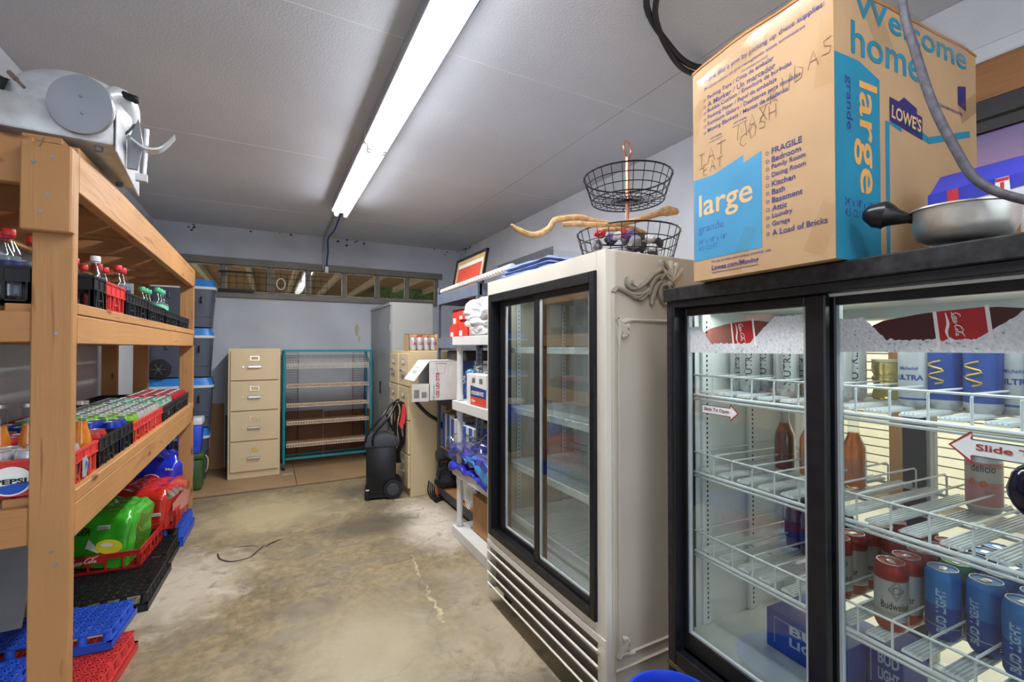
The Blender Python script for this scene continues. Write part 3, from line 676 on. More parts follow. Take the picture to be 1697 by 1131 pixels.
dr = cdoor(.475, SW-.042, .062, .404, 1.531, .057, .034, .05)
# pilasters with slots
for t_ in (.135, .36):
    for ss, dd in ((.0361, 1), (SW-.0361, -1)):
        b = B(); a, c = sorted((ss, ss+.012*dd)); cb(b, a, c, t_-.02, t_+.02, .456, 1.52); p = cpart(b, 'shelf_standard', liner, bevel=.002)
        if dd > 0:
            b = B()
            for k in range(62): cb(b, c, c+.0006, t_-.003, t_+.003, .475+k*.0165, .483+k*.0165)
            b.done('slot_row', black, p, smooth=False, kind='stuff')
# rear frame and rear sliding doors (glass to the shop)
alu = mat('grey_aluminium', 'b9bdbd', .4, .3)
b = B(); cb(b, .036, .085, DP-.06, DP, .40, 1.54); cb(b, SW-.085, SW-.036, DP-.06, DP, .40, 1.54); cb(b, .085, SW-.085, DP-.06, DP, 1.49, 1.54); cb(b, .085, SW-.085, DP-.06, DP, .40, .47); cpart(b, 'rear_frame', liner, bevel=.003)
b = B(); cb(b, .415, .475, DP-.05, DP-.005, .47, 1.49); cpart(b, 'rear_mullion', mat('dark_grey_stile', '4c5054', .4, .3), bevel=.003)
b = B(); cb(b, .475, .485, DP-.05, DP-.005, .47, 1.49); cpart(b, 'rear_mullion_edge', alu, bevel=.002)
b = B(); cb(b, .085, .415, DP-.03, DP-.025, .47, 1.49); cpart(b, 'rear_pane', clear, smooth=False)
b = B(); cb(b, .485, SW-.085, DP-.03, DP-.025, .47, 1.49); cpart(b, 'rear_pane', clear, smooth=False)
# wire lane shelves
SH = (1.238, .978, .713)
for z in SH:
    r = B(); r.tube([(.085, -.04, z), (.085, -(SW-.04), z)], .0055, 8); r.tube([(.085, -.04, z-.012), (.085, -(SW-.04), z-.012)], .0045, 6)
    r.tube([(.085, -.04, z+.068), (.085, -(SW-.04), z+.068)], .0032, 6); r.tube([(.53, -.04, z), (.53, -(SW-.04), z)], .005, 6); r.tube([(.3, -.04, z-.004), (.3, -(SW-.04), z-.004)], .004, 6)
    sh_ = cpart(r, 'wire_shelf', wire)
    for k in range(15):
        s_ = .045+.0705*k
        B().tube([(.088, -s_, z), (.088, -s_, z+.06), (.094, -s_, z+.068), (.50, -s_, z+.068), (.51, -s_, z+.06), (.51, -s_, z)], .0027, 6).done('lane_divider', wire, sh_)
        if k < 14:
            b = B(); b.box(.09, .53, -(s_+.035+.019), -(s_+.035-.019), z+.008, z+.013)
            for j in range(5): b.box(.09, .53, -(s_+.035-.0155+j*.0078)-.0012, -(s_+.035-.0155+j*.0078)+.0012, z+.013, z+.0165)
            b.done('lane_strip', wire, sh_, smooth=False)
# stickers on the doors: cola bottle lying in ice
icem = mat('crushed_ice_print', 'dfe4e8', .5, var=.10, scale=130)
colar = mat('cola_red', 'b3262c', .45); coladark = mat('cola_dark_print', '4a1e1e', .4)
def ice_band(s0, s1, t_, z0, z1, door, bx, seed, fade):
    F = face((t_, -s0, z0), (0, -1, 0), off=.0)
    w = s1-s0; h = z1-z0; N = 130
    b = B(); lo = []; up = []
    for i in range(N+1):
        u = i/N; top = .70 if u < .13 else .70-.45*min(1, (u-.13)/.10) if u < .5 else .3
        if .15 <= u < .5: top = max(top, .2)
        if .23 < u < .58: top = .24
        if u >= .58: top = .24+.60*min(1, (u-.58)/.2)
        top += .05*noise.noise(Vector((u*38, seed, 0)))+.03*noise.noise(Vector((u*110, seed, 4)))
        up.append((u*w, max(.06, min(.97, top))*h))
    for i in range(N): add_poly(b, [(up[i][0], 0), (up[i+1][0], 0), up[i+1], up[i]], F, 0)
    b.done('ice_print', icem, door, smooth=False)
    # ice chips darker flecks
    b = B(); F2 = face((t_, -s0, z0), (0, -1, 0), off=.0006)
    for i in range(60):
        u = random.random(); v = random.random()*up[int(u*N)][1]/h*.85; r_ = random.uniform(.0012, .004)
        add_poly(b, [(u*w+r_*math.cos(a)*random.uniform(.4, 1), v*h+r_*math.sin(a)*random.uniform(.4, 1)) for a in [k*PI/3 for k in range(6)]], F2)
    b.done('ice_shadow_print', mat('ice_grey_print', 'a9aeb3', .5), door, smooth=False, kind='stuff')
    # bottle
    F3 = face((t_, -s0, z0), (0, -1, 0), off=-.0004)
    c0 = (.16*w, .22*h); prof = [(0, .11), (.02, .16), (.08, .21), (.3, .24), (.46, .23), (.62, .2), (.78, .11), (.84, .08), (.86, .09), (.93, .09)]
    ang = math.atan2(.30*h, .80*w); Lb = .80*w; b = B()
    ux, uy = math.cos(ang), math.sin(ang)
    P1 = [(c0[0]+ux*a*Lb-uy*r_*h*1.35, c0[1]+.1*h+uy*a*Lb+ux*r_*h*1.35) for a, r_ in prof]; P2 = [(c0[0]+ux*a*Lb+uy*r_*h*1.35, c0[1]+.1*h+uy*a*Lb-ux*r_*h*1.35) for a, r_ in prof]
    for i in range(len(prof)-1): add_poly(b, [P2[i], P2[i+1], P1[i+1], P1[i]], F3)
    b.done('bottle_print', bx, door, smooth=False)
    F4 = face((t_, -s0, z0), (0, -1, 0), off=-.0002)
    q = lambda a, r_: (c0[0]+ux*a*Lb-uy*r_*h*1.35, c0[1]+.1*h+uy*a*Lb+ux*r_*h*1.35)
    b = B(); add_poly(b, [q(.34, -.24), q(.58, -.22), q(.58, .22), q(.34, .24)], F4, 0)
    for a in (.34, .57): add_poly(b, [q(a, -.24), q(a+.018, -.24), q(a+.018, .24), q(a, .24)], face((t_, -s0, z0), (0, -1, 0), off=.0002), 1)
    dn = Vector((uy, -ux)); cc = q(.41, .21)
    M2 = face((t_, -s0, z0), (0, -1, 0), off=.0004) @ Matrix.Translation((cc[0], cc[1], 0)) @ Matrix.Rotation(math.atan2(dn[1], dn[0]), 4, 'Z')
    add_script(b, M2, .002, .008, .42*h*1.1, 1)
    add_ribbon(b, [(0, -.004, .5), (.2*h, -.002, 2), (.34*h, -.006, 2), (.46*h, -.004, .5)], .0025, M2, 1)
    b.done('label_print', [colar, white], door, smooth=False)
trans_dark = glass('translucent_cola_print', (.55, .20, .18), 1.3, .1)
ice_band(.062, .452, .0385, 1.383, 1.503, dl, trans_dark, 1, 0)
ice_band(.511, .95, .0705, 1.389, 1.503, dr, coladark, 5, 0)
def arrow(door, s_tip, s_tail, t_, z, dirn, txt, hs):
    F = face((t_, -min(s_tip, s_tail), z), (0, -1, 0), off=.001); w = abs(s_tip-s_tail); b = B(); hh = .03*hs; bh = .016*hs
    X = (lambda x: x) if dirn > 0 else (lambda x: w-x)
    hl = .034*hs
    pts = [(0, -bh), (w-hl, -bh), (w-hl, -hh), (w, 0), (w-hl, hh), (w-hl, bh), (0, bh)]
    Q = [(X(p[0]), p[1]) for p in pts]
    add_poly(b, [(p[0], p[1], -.0003) for p in ([Q[0], Q[1], Q[5], Q[6]] if 1 else Q)], F, 0)
    add_poly(b, [(p[0], p[1], -.0003) for p in Q[2:5]], F, 0)
    add_ribbon(b, [Q[1], Q[0], Q[6], Q[5]], .0022, F, 1, 1); add_ribbon(b, [Q[5], Q[4], Q[3], Q[2], Q[1]], .0045, F, 2, 1)
    Ft = face((t_, -min(s_tip, s_tail), z), (0, -1, 0), off=.0016)
    add_text(b, txt, Ft, (.008 if dirn > 0 else hl+.006), -.008*hs, w=w-hl-.012, h=.0165*hs, m=2, bold=.02)
    b.done('slide_sticker', [mat('sticker_white', 'dfe6e6', .4), mat('sticker_border', '4b5258', .5), mat('sticker_red', '9c2f35', .5)], door, smooth=False)
arrow(dl, .250, .118, .0385, 1.204, 1, 'Slide To Open', .8)
arrow(dr, .722, .93, .0705, 1.203, -1, 'Slide To Open', 1.0)
# black pull grip on the near door
b = B(); b.blob((-.045, -.885, 1.165), (.03, .042, .05), 3, .08, 2, 3); b.cyl((-.045, -.885, 1.165), (.055, -.90, 1.17), .014, .018, n=12)
cpart(b, 'pull_grip', mat('gloss_black_blue', '0c0f24', .12))

# ---------------- cans and bottles ----------------
alum = mat('can_lid_aluminium', 'd4d6d8', .28, .9, var=.02)
def make_can(name, label, cat, mats, rings, h=.157, r=.033, deco=None, group=None, lid=True, lidm=None):
    """rings: list of (z fraction, material index) up the wall"""
    t = thing(name, label, cat, (0, 0, 0), 0, group)
    prof = [(.0, .004), (r*.70, .004), (r*.74, 0), (r*.80, 0), (r*.98, .012), (r, .018)]; ms = [0]*5
    for zf, mi in rings:
        prof.append((r, .018+(h-.018-.022)*zf)); ms.append(mi)
    last = rings[-1][1]
    prof += [(r*.975, h-.014), (r*.86, h-.004), (r*.83, h-.0025)]; ms += [last]*3
    b = B(); b.lathe(prof, 20, ms=ms[:len(prof)-1]); b.done('can_body', mats, t, angle=50)
    b = B(); b.lathe([(r*.83, h-.0035), (r*.84, h), (r*.79, h), (r*.77, h-.004), (0.0001, h-.0035)], 20)
    b.lathe([(.006, h-.003), (.008, h-.0015), (.004, h-.001), (.0001, h-.001)], 8, c=(.004, 0, 0)); b.box(-.012, .006, -.006, .006, h-.003, h-.0015)
    b.done('can_lid', lidm or alum, t)
    if deco:
        b = B(); dm = deco(b, r+.0005, h); b.done('can_print', dm, t, smooth=False)
    return t
# angle of a print that faces the camera side: local -x is toward the room
FR = PI
budr = mat('beer_red', 'a52328', .35, .25); buds = mat('beer_silver_grey', 'b4b6b6', .35, .4); ink = mat('dark_ink', '2c2b30', .5)
def deco_bud(b, r, h):
    add_text(b, 'Budweiser', Matrix(), 0, h*.34, w=.062, h=.017, m=0, bold=.015, wrap=(r, FR-.9, False))
    for k in range(2):
        pts = [(r*math.cos(FR+a), r*math.sin(FR+a), h*.63+z) for a, z in ((0, .024-k*.006), (.45-k*.1, 0), (0, -.024+k*.006), (-.45+k*.1, 0))]
        b.tube(pts, .0007, 4, closed=True)
    b.tube([(r*math.cos(FR+.2*math.cos(a)), r*math.sin(FR+.2*math.cos(a)), h*.63+.008*math.sin(a)) for a in [i*PI/6 for i in range(12)]], .0008, 4, closed=True)
    for zz in (.28, .25, .78, .81, .84): b.lathe([(r-.0002, h*zz), (r, h*zz+.0006)], 20)
    return [ink]
BUDL = 'silver and red tallboy beer can in the lane rows on the bottom wire shelf'
bud = make_can('beer_can', BUDL, 'can', [budr, buds, alum], [(.07, 0), (.10, 2), (.86, 1), (.9, 0), (1, 0)], deco=deco_bud)
blb = mat('light_beer_blue', '1d4fa6', .3, .35); blb2 = mat('light_beer_cyan', '2f7fcf', .3, .35); 
def deco_bl(b, r, h):
    add_text(b, 'BUD LIGHT', Matrix(), h*.12, -.009, w=h*.62, h=.018, m=0, bold=.03, wrap=(r, FR, True))
    add_text(b, 'No', Matrix(), h*.12, -.009, h=.008, m=1, bold=.03, wrap=(r, FR+1.2, True))
    return [mat('pale_blue_print', 'a9c6dd', .4), white]
bl = make_can('light_beer_can', 'blue tallboy light beer can in the lanes on the bottom wire shelf', 'can', [blb, blb2, buds], [(.1, 0), (.12, 2), (.5, 0), (.85, 1), (1, 1)], deco=deco_bl)
zc = .743-.012
first = [True]
def put(proto, pos, rz, label=None, group=None, used={}):
    if id(proto) not in used:
        used[id(proto)] = 1; proto.location = pos; proto.rotation_euler = (0, 0, rz)
        if label: proto['label'] = label
        if group: proto['group'] = group
        return proto
    return dup(proto, pos, rz, label, group)
for (s_, ts) in ((.573, (.159, .227, .295, .363, .431)), (.435, (.19, .258, .326, .394, .462)), (.505, (.33, .398, .466))):
    for i, t_ in enumerate(ts):
        lb = 'nearest tallboy beer can, silver and red with a big black name, bottom wire shelf' if (s_ == .573 and i == 0) else 'red and silver beer can, %s from the glass in the %s red lane, bottom shelf' % (ORD[i], {.435: 'left', .505: 'middle', .573: 'right'}[s_])
        put(bud, CL(s_, t_, zc), -TH+random.uniform(-.3, .3) if i else -TH+.75, lb, None if (s_ == .573 and i == 0) else 'red and silver beer cans')
gb = make_can('beer_can', 'green-shouldered beer can between the red and the blue rows', 'can', [mat('beer_green', '1f7a55', .3, .3), buds, mat('beer_green_b', '2a936a', .3, .3)], [(.3, 0), (.4, 1), (1, 2)])
gb.location = CL(.642, .297, zc)
for (s_, ts) in ((.643, (.229, .365, .433, .5)), (.712, (.244, .312, .38, .448)), (.785, (.20, .268, .336, .404)), (.855, (.23, .30, .37)), (.93, (.2, .27, .34))):
    for i, t_ in enumerate(ts):
        put(bl, CL(s_, t_, zc), -TH+random.uniform(-.5, .9), 'blue light beer can, %s from the glass in the %s blue lane, bottom shelf' % (ORD[i], ORD[[.643, .712, .785, .855, .93].index(s_)]), 'blue light beer cans')
# upper shelf: white seltzer tall cans
zc1 = 1.238+.016
selt = mat('seltzer_white', 'bfc1c1', .3, .3)
def deco_nu(b, r, h):
    add_text(b, 'N\u00dcTRL', Matrix(), h*.22, -.011, w=h*.62, h=.024, m=0, bold=0, wrap=(r, FR, True))
    add_text(b, '#', Matrix(), h*.10, -.009, h=.009, m=0, bold=0, wrap=(r, FR, True))
    return [ink]
nu = make_can('seltzer_can', 'x', 'can', [selt, alum], [(.03, 1), (1, 0)], deco=deco_nu, r=.03)
for s_, ts in ((.085, (.25, .318)), (.152, (.215, .283, .351)), (.222, (.283, .351)), (.292, (.20, .268)), (.362, (.22, .288)), (.43, (.21, .278))):
    for i, t_ in enumerate(ts): put(nu, CL(s_, t_, zc1), -TH+.5, 'white seltzer can, %s from the glass in the %s lane from the left, top shelf' % (ORD[i], ORD[round((s_-.085)/.07)]), 'white seltzer cans')
# fruit-topped red/blue mark can
ul = make_can('light_beer_can', 'x', 'can', [mat('ultra_white', 'b9bdc0', .3, .3), mat('ultra_blue', '234a9c', .3, .3), mat('ultra_gold', 'c9a53f', .4, .3)], [(.04, 0), (1, 1)],
              deco=lambda b, r, h: [b.tube([(r*math.cos(FR-.2+.5*math.sin(q*1.9)), r*math.sin(FR-.2+.5*math.sin(q*1.9)), h*(.38+.05*q)) for q in [i*.5 for i in range(15)]], .0022, 5), [MC['ultra_gold']]][1])
uw = make_can('light_beer_can', 'x', 'can', [mat('ultra_white', 'b9bdc0', .3, .3), MC['ultra_blue'], MC['ultra_gold']], [(.04, 1), (1, 0)],
              deco=lambda b, r, h: [add_text(b, 'ULTRA', Matrix(), 0, h*.42, w=.055, h=.013, m=0, bold=.03, wrap=(r, FR-.75, False)), add_text(b, 'Michelob', Matrix(), 0, h*.58, w=.04, h=.008, m=0, bold=.01, shear=.4, wrap=(r, FR-.6, False)), [MC['ultra_blue']]][2])
used_ul = 0
for s_, ts in ((.640, (.26, .33)), (.71, (.25, .32)), (.81, (.25, .32))):
    for i, t_ in enumerate(ts): put(ul, CL(s_, t_, zc1), -TH, 'deep blue beer can, %s from the glass in the %s deep blue lane, top shelf' % (ORD[i], ORD[[.640, .71, .81].index(s_)]), 'deep blue cans on the top shelf')
for s_, ts in ((.585, (.25, .32)), (.76, (.28, .35))):
    for i, t_ in enumerate(ts): put(uw, CL(s_, t_, zc1), -TH, 'white blue-lettered beer can, %s from the glass, %s of the deep blue ones' % (ORD[i], 'left' if s_ < .6 else 'between two'), 'white and blue beer cans on the top shelf')
# glass candle jar
jar = thing('glass_jar', 'faceted pale yellow glass jar on the top wire shelf', 'jar', CL(.462, .37, zc1))
b = B(); b.lathe([(.026, 0), (.030, .004), (.029, .02), (.024, .035), (.029, .05), (.031, .06), (.026, .068), (.031, .078), (.031, .1), (.028, .105)], 12); b.done('jar_body', mat('yellow_glass', 'd9cf95', .1, trans=.6), jar)
b = B(); b.cyl((0, 0, .105), (0, 0, .112), .031, n=20); b.done('jar_lid', mat('cream_lid', 'e0d6b8', .4), jar)
# middle shelf bottles
def bottle(name, label, cat, loc, h, r, liq, fill, capm=None, labelm=None, neck=.013, glassm=None, group=None, txt=None, prof=None):
    t = thing(name, label, cat, loc, 0, group)
    P = prof or [(r*.8, 0), (r, .006), (r, h*.50), (r*.96, h*.55), (r*.6, h*.68), (neck, h*.78), (neck, h*.93), (neck*1.15, h*.94), (neck*1.1, h*.98)]
    b = B(); b.lathe(P, 18); b.done('bottle_body', glassm or pet, t)
    if liq:
        zt = h*fill; Q = []
        for i, (rr, z) in enumerate(P):
            if z <= zt: Q.append((max(.001, rr-.0022), z+(.002 if i == 0 else 0)))
            else:
                r0, z0 = P[i-1]; k = (zt-z0)/(z-z0); Q.append((max(.001, r0+(rr-r0)*k-.0022), zt)); break
        b = B(); b.lathe(Q, 18); b.done('drink', liq, t)
    if capm:
        b = B(); b.cyl((0, 0, h*.955), (0, 0, h*.955+.02), neck*1.3, n=16); b.done('bottle_cap', capm, t, bevel=.001)
    if labelm:
        b = B(); b.lathe([(r+.0006, h*.16), (r+.0006, h*.40)], 18)
        if txt: add_text(b, txt, Matrix(), 0, h*.24, w=r*1.3, h=h*.05, m=1, bold=.01, wrap=(r+.0012, FR-.7, False))
        b.done('bottle_label', [labelm, ink], t)
    return t
zc2 = .978+.016
orange = mat('orange_drink', 'ff9418', .15, var=.03, trans=.25); peach = mat('peach_drink', 'ff9450', .15, trans=.5); dark = mat('dark_cola_drink', '2d1512', .15, coat=.5); amber = mat('amber_beer', '7a3a14', .12, coat=.6)
bottle('glass_bottle', 'dark brown glass bottle on the middle wire shelf', 'bottle', CL(.19, .33, zc2), .215, .031, mat('brown_drink', '8a3f26', .15, trans=.5), .72, txt=None)
bottle('glass_bottle', 'clear bottle of orange-pink drink beside the brown bottle on the middle wire shelf', 'bottle', CL(.275, .33, zc2), .215, .030, peach, .74, labelm=film)
bottle('glass_bottle', 'clear bottle of peach drink behind the left edge of the right door', 'bottle', CL(.40, .33, zc2), .215, .030, peach, .74, labelm=film)
fr = mat('chelada_red', 'b5443f', .35, .2)
ch = make_can('chelada_can', 'red and white fruit beer can alone on the middle wire shelf', 'can', [mat('chelada_white', 'c9bdb6', .35, .2), mat('chelada_pink', 'c98480', .35, .2), alum], [(.03, 2), (.52, 1), (.82, 0), (.92, 1), (1, 2)], h=.157, r=.034,
    deco=lambda b, r, h: [add_text(b, 'delicio', Matrix(), 0, h*.66, w=.045, h=.018, m=0, bold=.01, wrap=(r, FR-.4, False)), b.blob((r*math.cos(FR-.35), r*math.sin(FR-.35), h*.50), (.006, .006, .007), 1, 0, 1, 2, m=1), b.blob((r*math.cos(FR+.25), r*math.sin(FR+.25), h*.48), (.006, .007, .008), 1, 0, 1, 2, m=1), [ink, mat('warm_orange_print', 'd9622a', .5)]][3])
ch.location = CL(.655, .40, zc2)
# tall brown bottles at the back of the bottom shelf, left
for i, (s_, t_) in enumerate(((.19, .38), (.19, .44), (.255, .36), (.255, .43), (.32, .36), (.32, .43))):
    bottle('beer_bottle', '%s beer bottle, %s row, %s from the left in the bottle cluster, bottom shelf' % ('amber' if i % 2 == 0 else 'dark', 'front' if i % 2 == 0 else 'rear', ORD[i//2]), 'bottle', CL(s_, t_, zc), .22, .030, amber if i % 2 == 0 else dark, .7, labelm=mat('navy_label', '1c2a63', .4), neck=.012, group='amber bottles in the cooler')
# blue beer cartons on the cooler floor
def carton(name, label, s0, s1, t0, t1, z0, z1, m, lines, txtm, size):
    t = thing(name, label, 'carton', CL((s0+s1)/2, (t0+t1)/2, z0), -TH); w = s1-s0; d = t1-t0
    B().box(-d/2, d/2, -w/2, w/2, 0, z1-z0).done('carton_box', m, t, bevel=.003)
    b = B(); F = face((-d/2, w/2, 0), (0, -1, 0))
    for i, l in enumerate(lines): add_text(b, l, F, w*.32, (z1-z0)*(.62-.3*i), w=w*.58, h=(z1-z0)*.22, m=0, bold=.03)
    add_ribbon(b, [(w*.12, (z1-z0)*.2), (w*.12, (z1-z0)*.85), (w*.94, (z1-z0)*.85)], .002, F, 0, 1)
    b.done('carton_print', txtm, t, smooth=False); return t
bcart = mat('carton_blue', '24479f', .45)
carton('beer_carton', 'blue light beer carton on the cooler floor behind the left door', .20, .44, .22, .42, .456, .575, bcart, ['BUD', 'LIGHT'], mat('carton_pale', 'b9cde6', .5), 1)
carton('beer_carton', 'small blue beer carton on the cooler floor at the left edge of the right door', .445, .53, .30, .42, .456, .60, bcart, ['BUD', 'LIGHT'], mat('carton_pale', 'b9cde6', .5), 1)
# wire spiral/coil on the cooler floor is a reflection: not built

# ---------------- moving box on top of the cooler ----------------
kraft = mat('kraft_cardboard', 'b1906a', .75, var=.05, scale=5); kraftd = mat('kraft_edge', 'a8733f', .8)
bluep = mat('box_blue_print', '3787b0', .65); navy = mat('box_navy_print', '2f3478', .65); teal = mat('box_teal_print', '1a7c98', .65); tan = mat('box_tan_print', 'd3ae7e', .7); orangep = mat('box_orange_side', 'c98a3f', .75)
s0, s1, zb, zt = .165, .573, ZTC, ZTC+.635; wB = s1-s0; hB = zt-zb; t0 = -.045; dB = .66
mb = thing('moving_box', 'large printed cardboard moving box standing on top of the black cooler', 'box', CL((s0+s1)/2, t0+dB/2, zb), -TH)
hw = wB/2; hd = dB/2
def bulge(u, v, a): return a*math.sin(PI*u)*math.sin(PI*v)
b = B(); b.box(-hd, hd, -hw, hw, 0, hB)
bmesh.ops.subdivide_edges(b.bm, edges=list(b.bm.edges), cuts=6, use_grid_fill=True)
for v in b.bm.verts:
    n_ = .004*noise.noise(v.co*9)
    if abs(v.co.z-hB) < .001 : v.co.z += .012*math.sin(PI*(v.co.y+hw)/wB)*1+.004*noise.noise(v.co*14)
    pass
b.done('box_body', kraft, mb, angle=60)
b = B(); b.box(-hd-.002, hd+.002, -hw-.002, hw+.002, hB-.004, hB+.003); bmesh.ops.subdivide_edges(b.bm, edges=list(b.bm.edges), cuts=8, use_grid_fill=True)
for v in b.bm.verts: v.co.z += .012*math.sin(PI*(v.co.y+hw)/wB)+.008*noise.noise(v.co*17)+.002
b.done('top_flap', kraftd, mb, angle=60)
Ff = face((-hd, hw, 0), (0, -1, 0), off=.0006); Ff2 = face((-hd, hw, 0), (0, -1, 0), off=.0010)
b = B()
add_poly(b, [(.003, .06), (.228, .06), (.228, .312), (.175, .300), (.175, .322), (.075, .302), (.003, .307)], Ff)
b.done('blue_panel_print', bluep, mb, smooth=False)
b = B(); add_text(b, 'large', Ff2, .022, .17, w=.180, h=.085, m=0, bold=.012); b.done('lettering', tan, mb, smooth=False)
b = B(); add_text(b, 'grande', Ff2, .02, .135, w=.09, h=.030, m=0, bold=.008); add_text(b, '24" x 18" x 18"', Ff2, .02, .108, w=.10, h=.014, bold=.005); add_text(b, '4.5 CU FT', Ff2, .02, .088, w=.07, h=.014, bold=.005); b.done('lettering', mat('mid_blue_print', '2f5fa6', .65), mb, smooth=False)
b = B()
for i, l in enumerate(['FRAGILE', 'Bedroom', 'Family Room', 'Dining Room', 'Kitchen', 'Bath', 'Basement', 'Attic', 'Laundry', 'Garage', 'A Load of Bricks']):
    z = .292-i*.0208; add_text(b, l, Ff2, .257, z, h=.0145 if 'g' not in l and 'y' not in l and 'F' != l[0] else .0155, bold=.012)
    add_ribbon(b, [(.245+.004*math.cos(a), z+.0065+.004*math.sin(a)) for a in [k*PI/4 for k in range(8)]], .0013, Ff2, 0, 2, True)
add_text(b, 'For tips to make your move go smoothly, visit', Ff2, .068, .044, w=.185, h=.009, bold=.008); add_text(b, 'Lowes.com/Moving', Ff2, .068, .020, w=.15, h=.019, bold=.02); add_ribbon(b, [(.068, .0175), (.218, .0175)], .0015, Ff2, 0, 1)
for i, l in enumerate(['Packing Tape / Cinta de embalar', 'A Marker / Un marcador', 'Bubble Cushion / Envoltura de burbujas', 'Packing Paper / Papel de embalaje', 'Furniture Sliders / Deslizante para muebles', 'Moving Blankets / Mantas de mudanza']):
    z = .528-i*.0195; add_text(b, l, Ff2, .056, z, h=.0150, bold=.008); add_ribbon(b, [(.046+.0035*math.cos(a), z+.005+.0035*math.sin(a)) for a in [k*PI/4 for k in range(8)]], .0012, Ff2, 0, 2, True)
add_text(b, 'Move like a pro by picking up these supplies:', Ff2, .045, .580, w=.345, h=.018, bold=.015); add_text(b, 'M\u00fadate como un pro recogiendo estos suministros', Ff2, .045, .560, w=.30, h=.012, bold=.002); add_text(b, 'Cinta de burbujas para empacar', Ff2, .17, .546, w=.08, h=.009, bold=.002)
for u, v in ((.065, .405), (.145, .415), (.23, .43)): add_text(b, 'flatbox.com', Ff2 @ Matrix.Translation((u+.04, v+.008, 0)) @ Matrix.Rotation(PI, 4, 'Z'), 0, 0, w=.04, h=.007, bold=.002); add_ribbon(b, [(u-.004, v-.004), (u+.045, v-.004)], .001, Ff2, 0, 1)
b.done('lettering', navy, mb, smooth=False)
# pencil handwriting
pen = mat('pencil_mark', '7a6348', .8); b = B(); hwz = .0019
def hs(x, y, k, strokes):
    for st in strokes: add_ribbon(b, [(x+p[0]*k, y+p[1]*k) for p in st], hwz, Ff2, 0, 1)
G = {'I': [[(0, 1), (.5, 1)], [(.25, 1), (.25, 0)], [(0, 0), (.5, 0)]], 'A': [[(0, 0), (.3, 1), (.6, 0)], [(.1, .4), (.5, .4)]], 'T': [[(0, .8), (.7, .85)], [(.35, 1), (.3, 0)]], 'M': [[(0, 0), (.1, 1), (.35, .4), (.6, 1), (.7, 0)]],
     'X': [[(0, 1), (.5, 0)], [(.5, 1), (0, 0)]], 'C': [[(.5, .9), (.1, .8), (0, .3), (.3, 0), (.55, .15)]], 'O': [[(.3, 1), (0, .6), (.15, 0), (.5, .2), (.5, .8), (.3, 1)]], 'S': [[(.5, .95), (.1, .85), (.15, .55), (.5, .4), (.4, .05), (0, .1)]],
     'H': [[(0, 1), (0, 0)], [(.5, 1), (.5, 0)], [(0, .5), (.5, .5)]], 'K': [[(0, 1), (0, 0)], [(.5, 1), (0, .45), (.5, 0)]], 'U': [[(0, 1), (.05, .1), (.4, .05), (.5, 1)]], 'R': [[(0, 0), (0, 1), (.45, .8), (.05, .5), (.5, 0)]], 'D': [[(0, 0), (0, 1), (.5, .6), (.4, .1), (0, 0)]], 'E': [[(.5, 1), (0, 1), (0, 0), (.5, 0)], [(0, .5), (.4, .5)]]}
def write(s, x, y, k, dy):
    for c_ in s:
        if c_ in G: hs(x, y, k, G[c_])
        x += k*.8; y += dy
write('IAT MAX', .022, .335, .042, .0085); write('KUDAS', .255, .42, .04, .012); write('COSH', .165, .345, .036, .012); write('EAT', .04, .312, .03, .004)
b.done('pencil_writing', pen, mb, smooth=False)
# end face (towards the viewer's right)
Fe = face((-hd, -hw, 0), (1, 0, 0), off=.0006); Fe2 = face((-hd, -hw, 0), (1, 0, 0), off=.0010)
b = B(); add_poly(b, [(.002, .0), (.178, .0), (.178, .445), (.095, .470), (.002, .470)], Fe)
add_ribbon(b, [(.44, .02), (.21, .02), (.21, .35), (.27, .345), (.27, .375), (.40, .34), (.62, .40)], .018, Fe, 0, 1)
add_text(b, 'Welcome', Fe2, .09, .60, w=.46, h=.075, bold=.03) if hB > .7 else add_text(b, 'Welcome', Fe2, .075, .575, w=.53, h=.062, bold=.012)
add_text(b, 'home', Fe2, .065, .482, w=.30, h=.078, bold=.012)
b.done('teal_print', teal, mb, smooth=False)
M90 = Fe2 @ Matrix.Translation((.05, .425, 0)) @ Matrix.Rotation(-PI/2, 4, 'Z')
b = B(); add_text(b, 'large', M90, .0, .022, w=.265, h=.095, bold=.012); b.done('lettering', mat('box_orange_print', 'd99b4e', .7), mb, smooth=False)
b = B(); add_text(b, 'grande', M90, .0, -.012, w=.125, h=.03, bold=.01); add_text(b, '24" x 18" x 18"', Fe2, .035, .125, w=.11, h=.018, bold=.005); add_text(b, '4.5 CU FT', Fe2, .035, .10, w=.085, h=.018, bold=.005)
add_text(b, 'This side up / Este lado hacia arriba', Fe2, .38, .44, w=.2, h=.013, bold=.01)
b.done('lettering', navy, mb, smooth=False)
b = B(); add_poly(b, [(.22, .355), (.37, .335), (.37, .395), (.345, .398), (.345, .412), (.285, .428), (.262, .412), (.22, .415)], Fe)
b.done('badge_print', mat('badge_navy', '2b2360', .6), mb, smooth=False)
b = B(); add_poly(b, [(.555, .47), (.60, .46), (.60, .53), (.555, .52)], Fe)
b.done('badge_print', mat('badge_navy', '2b2360', .6), mb, smooth=False)
Mr = Fe2 @ Matrix.Translation((.228, .365, 0)) @ Matrix.Rotation(R(-5), 4, 'Z')
b = B(); add_text(b, "LOWE'S", Mr, 0, 0, w=.135, h=.034, bold=.02); b.done('lettering', mat('badge_tan', 'd9b079', .6), mb, smooth=False)
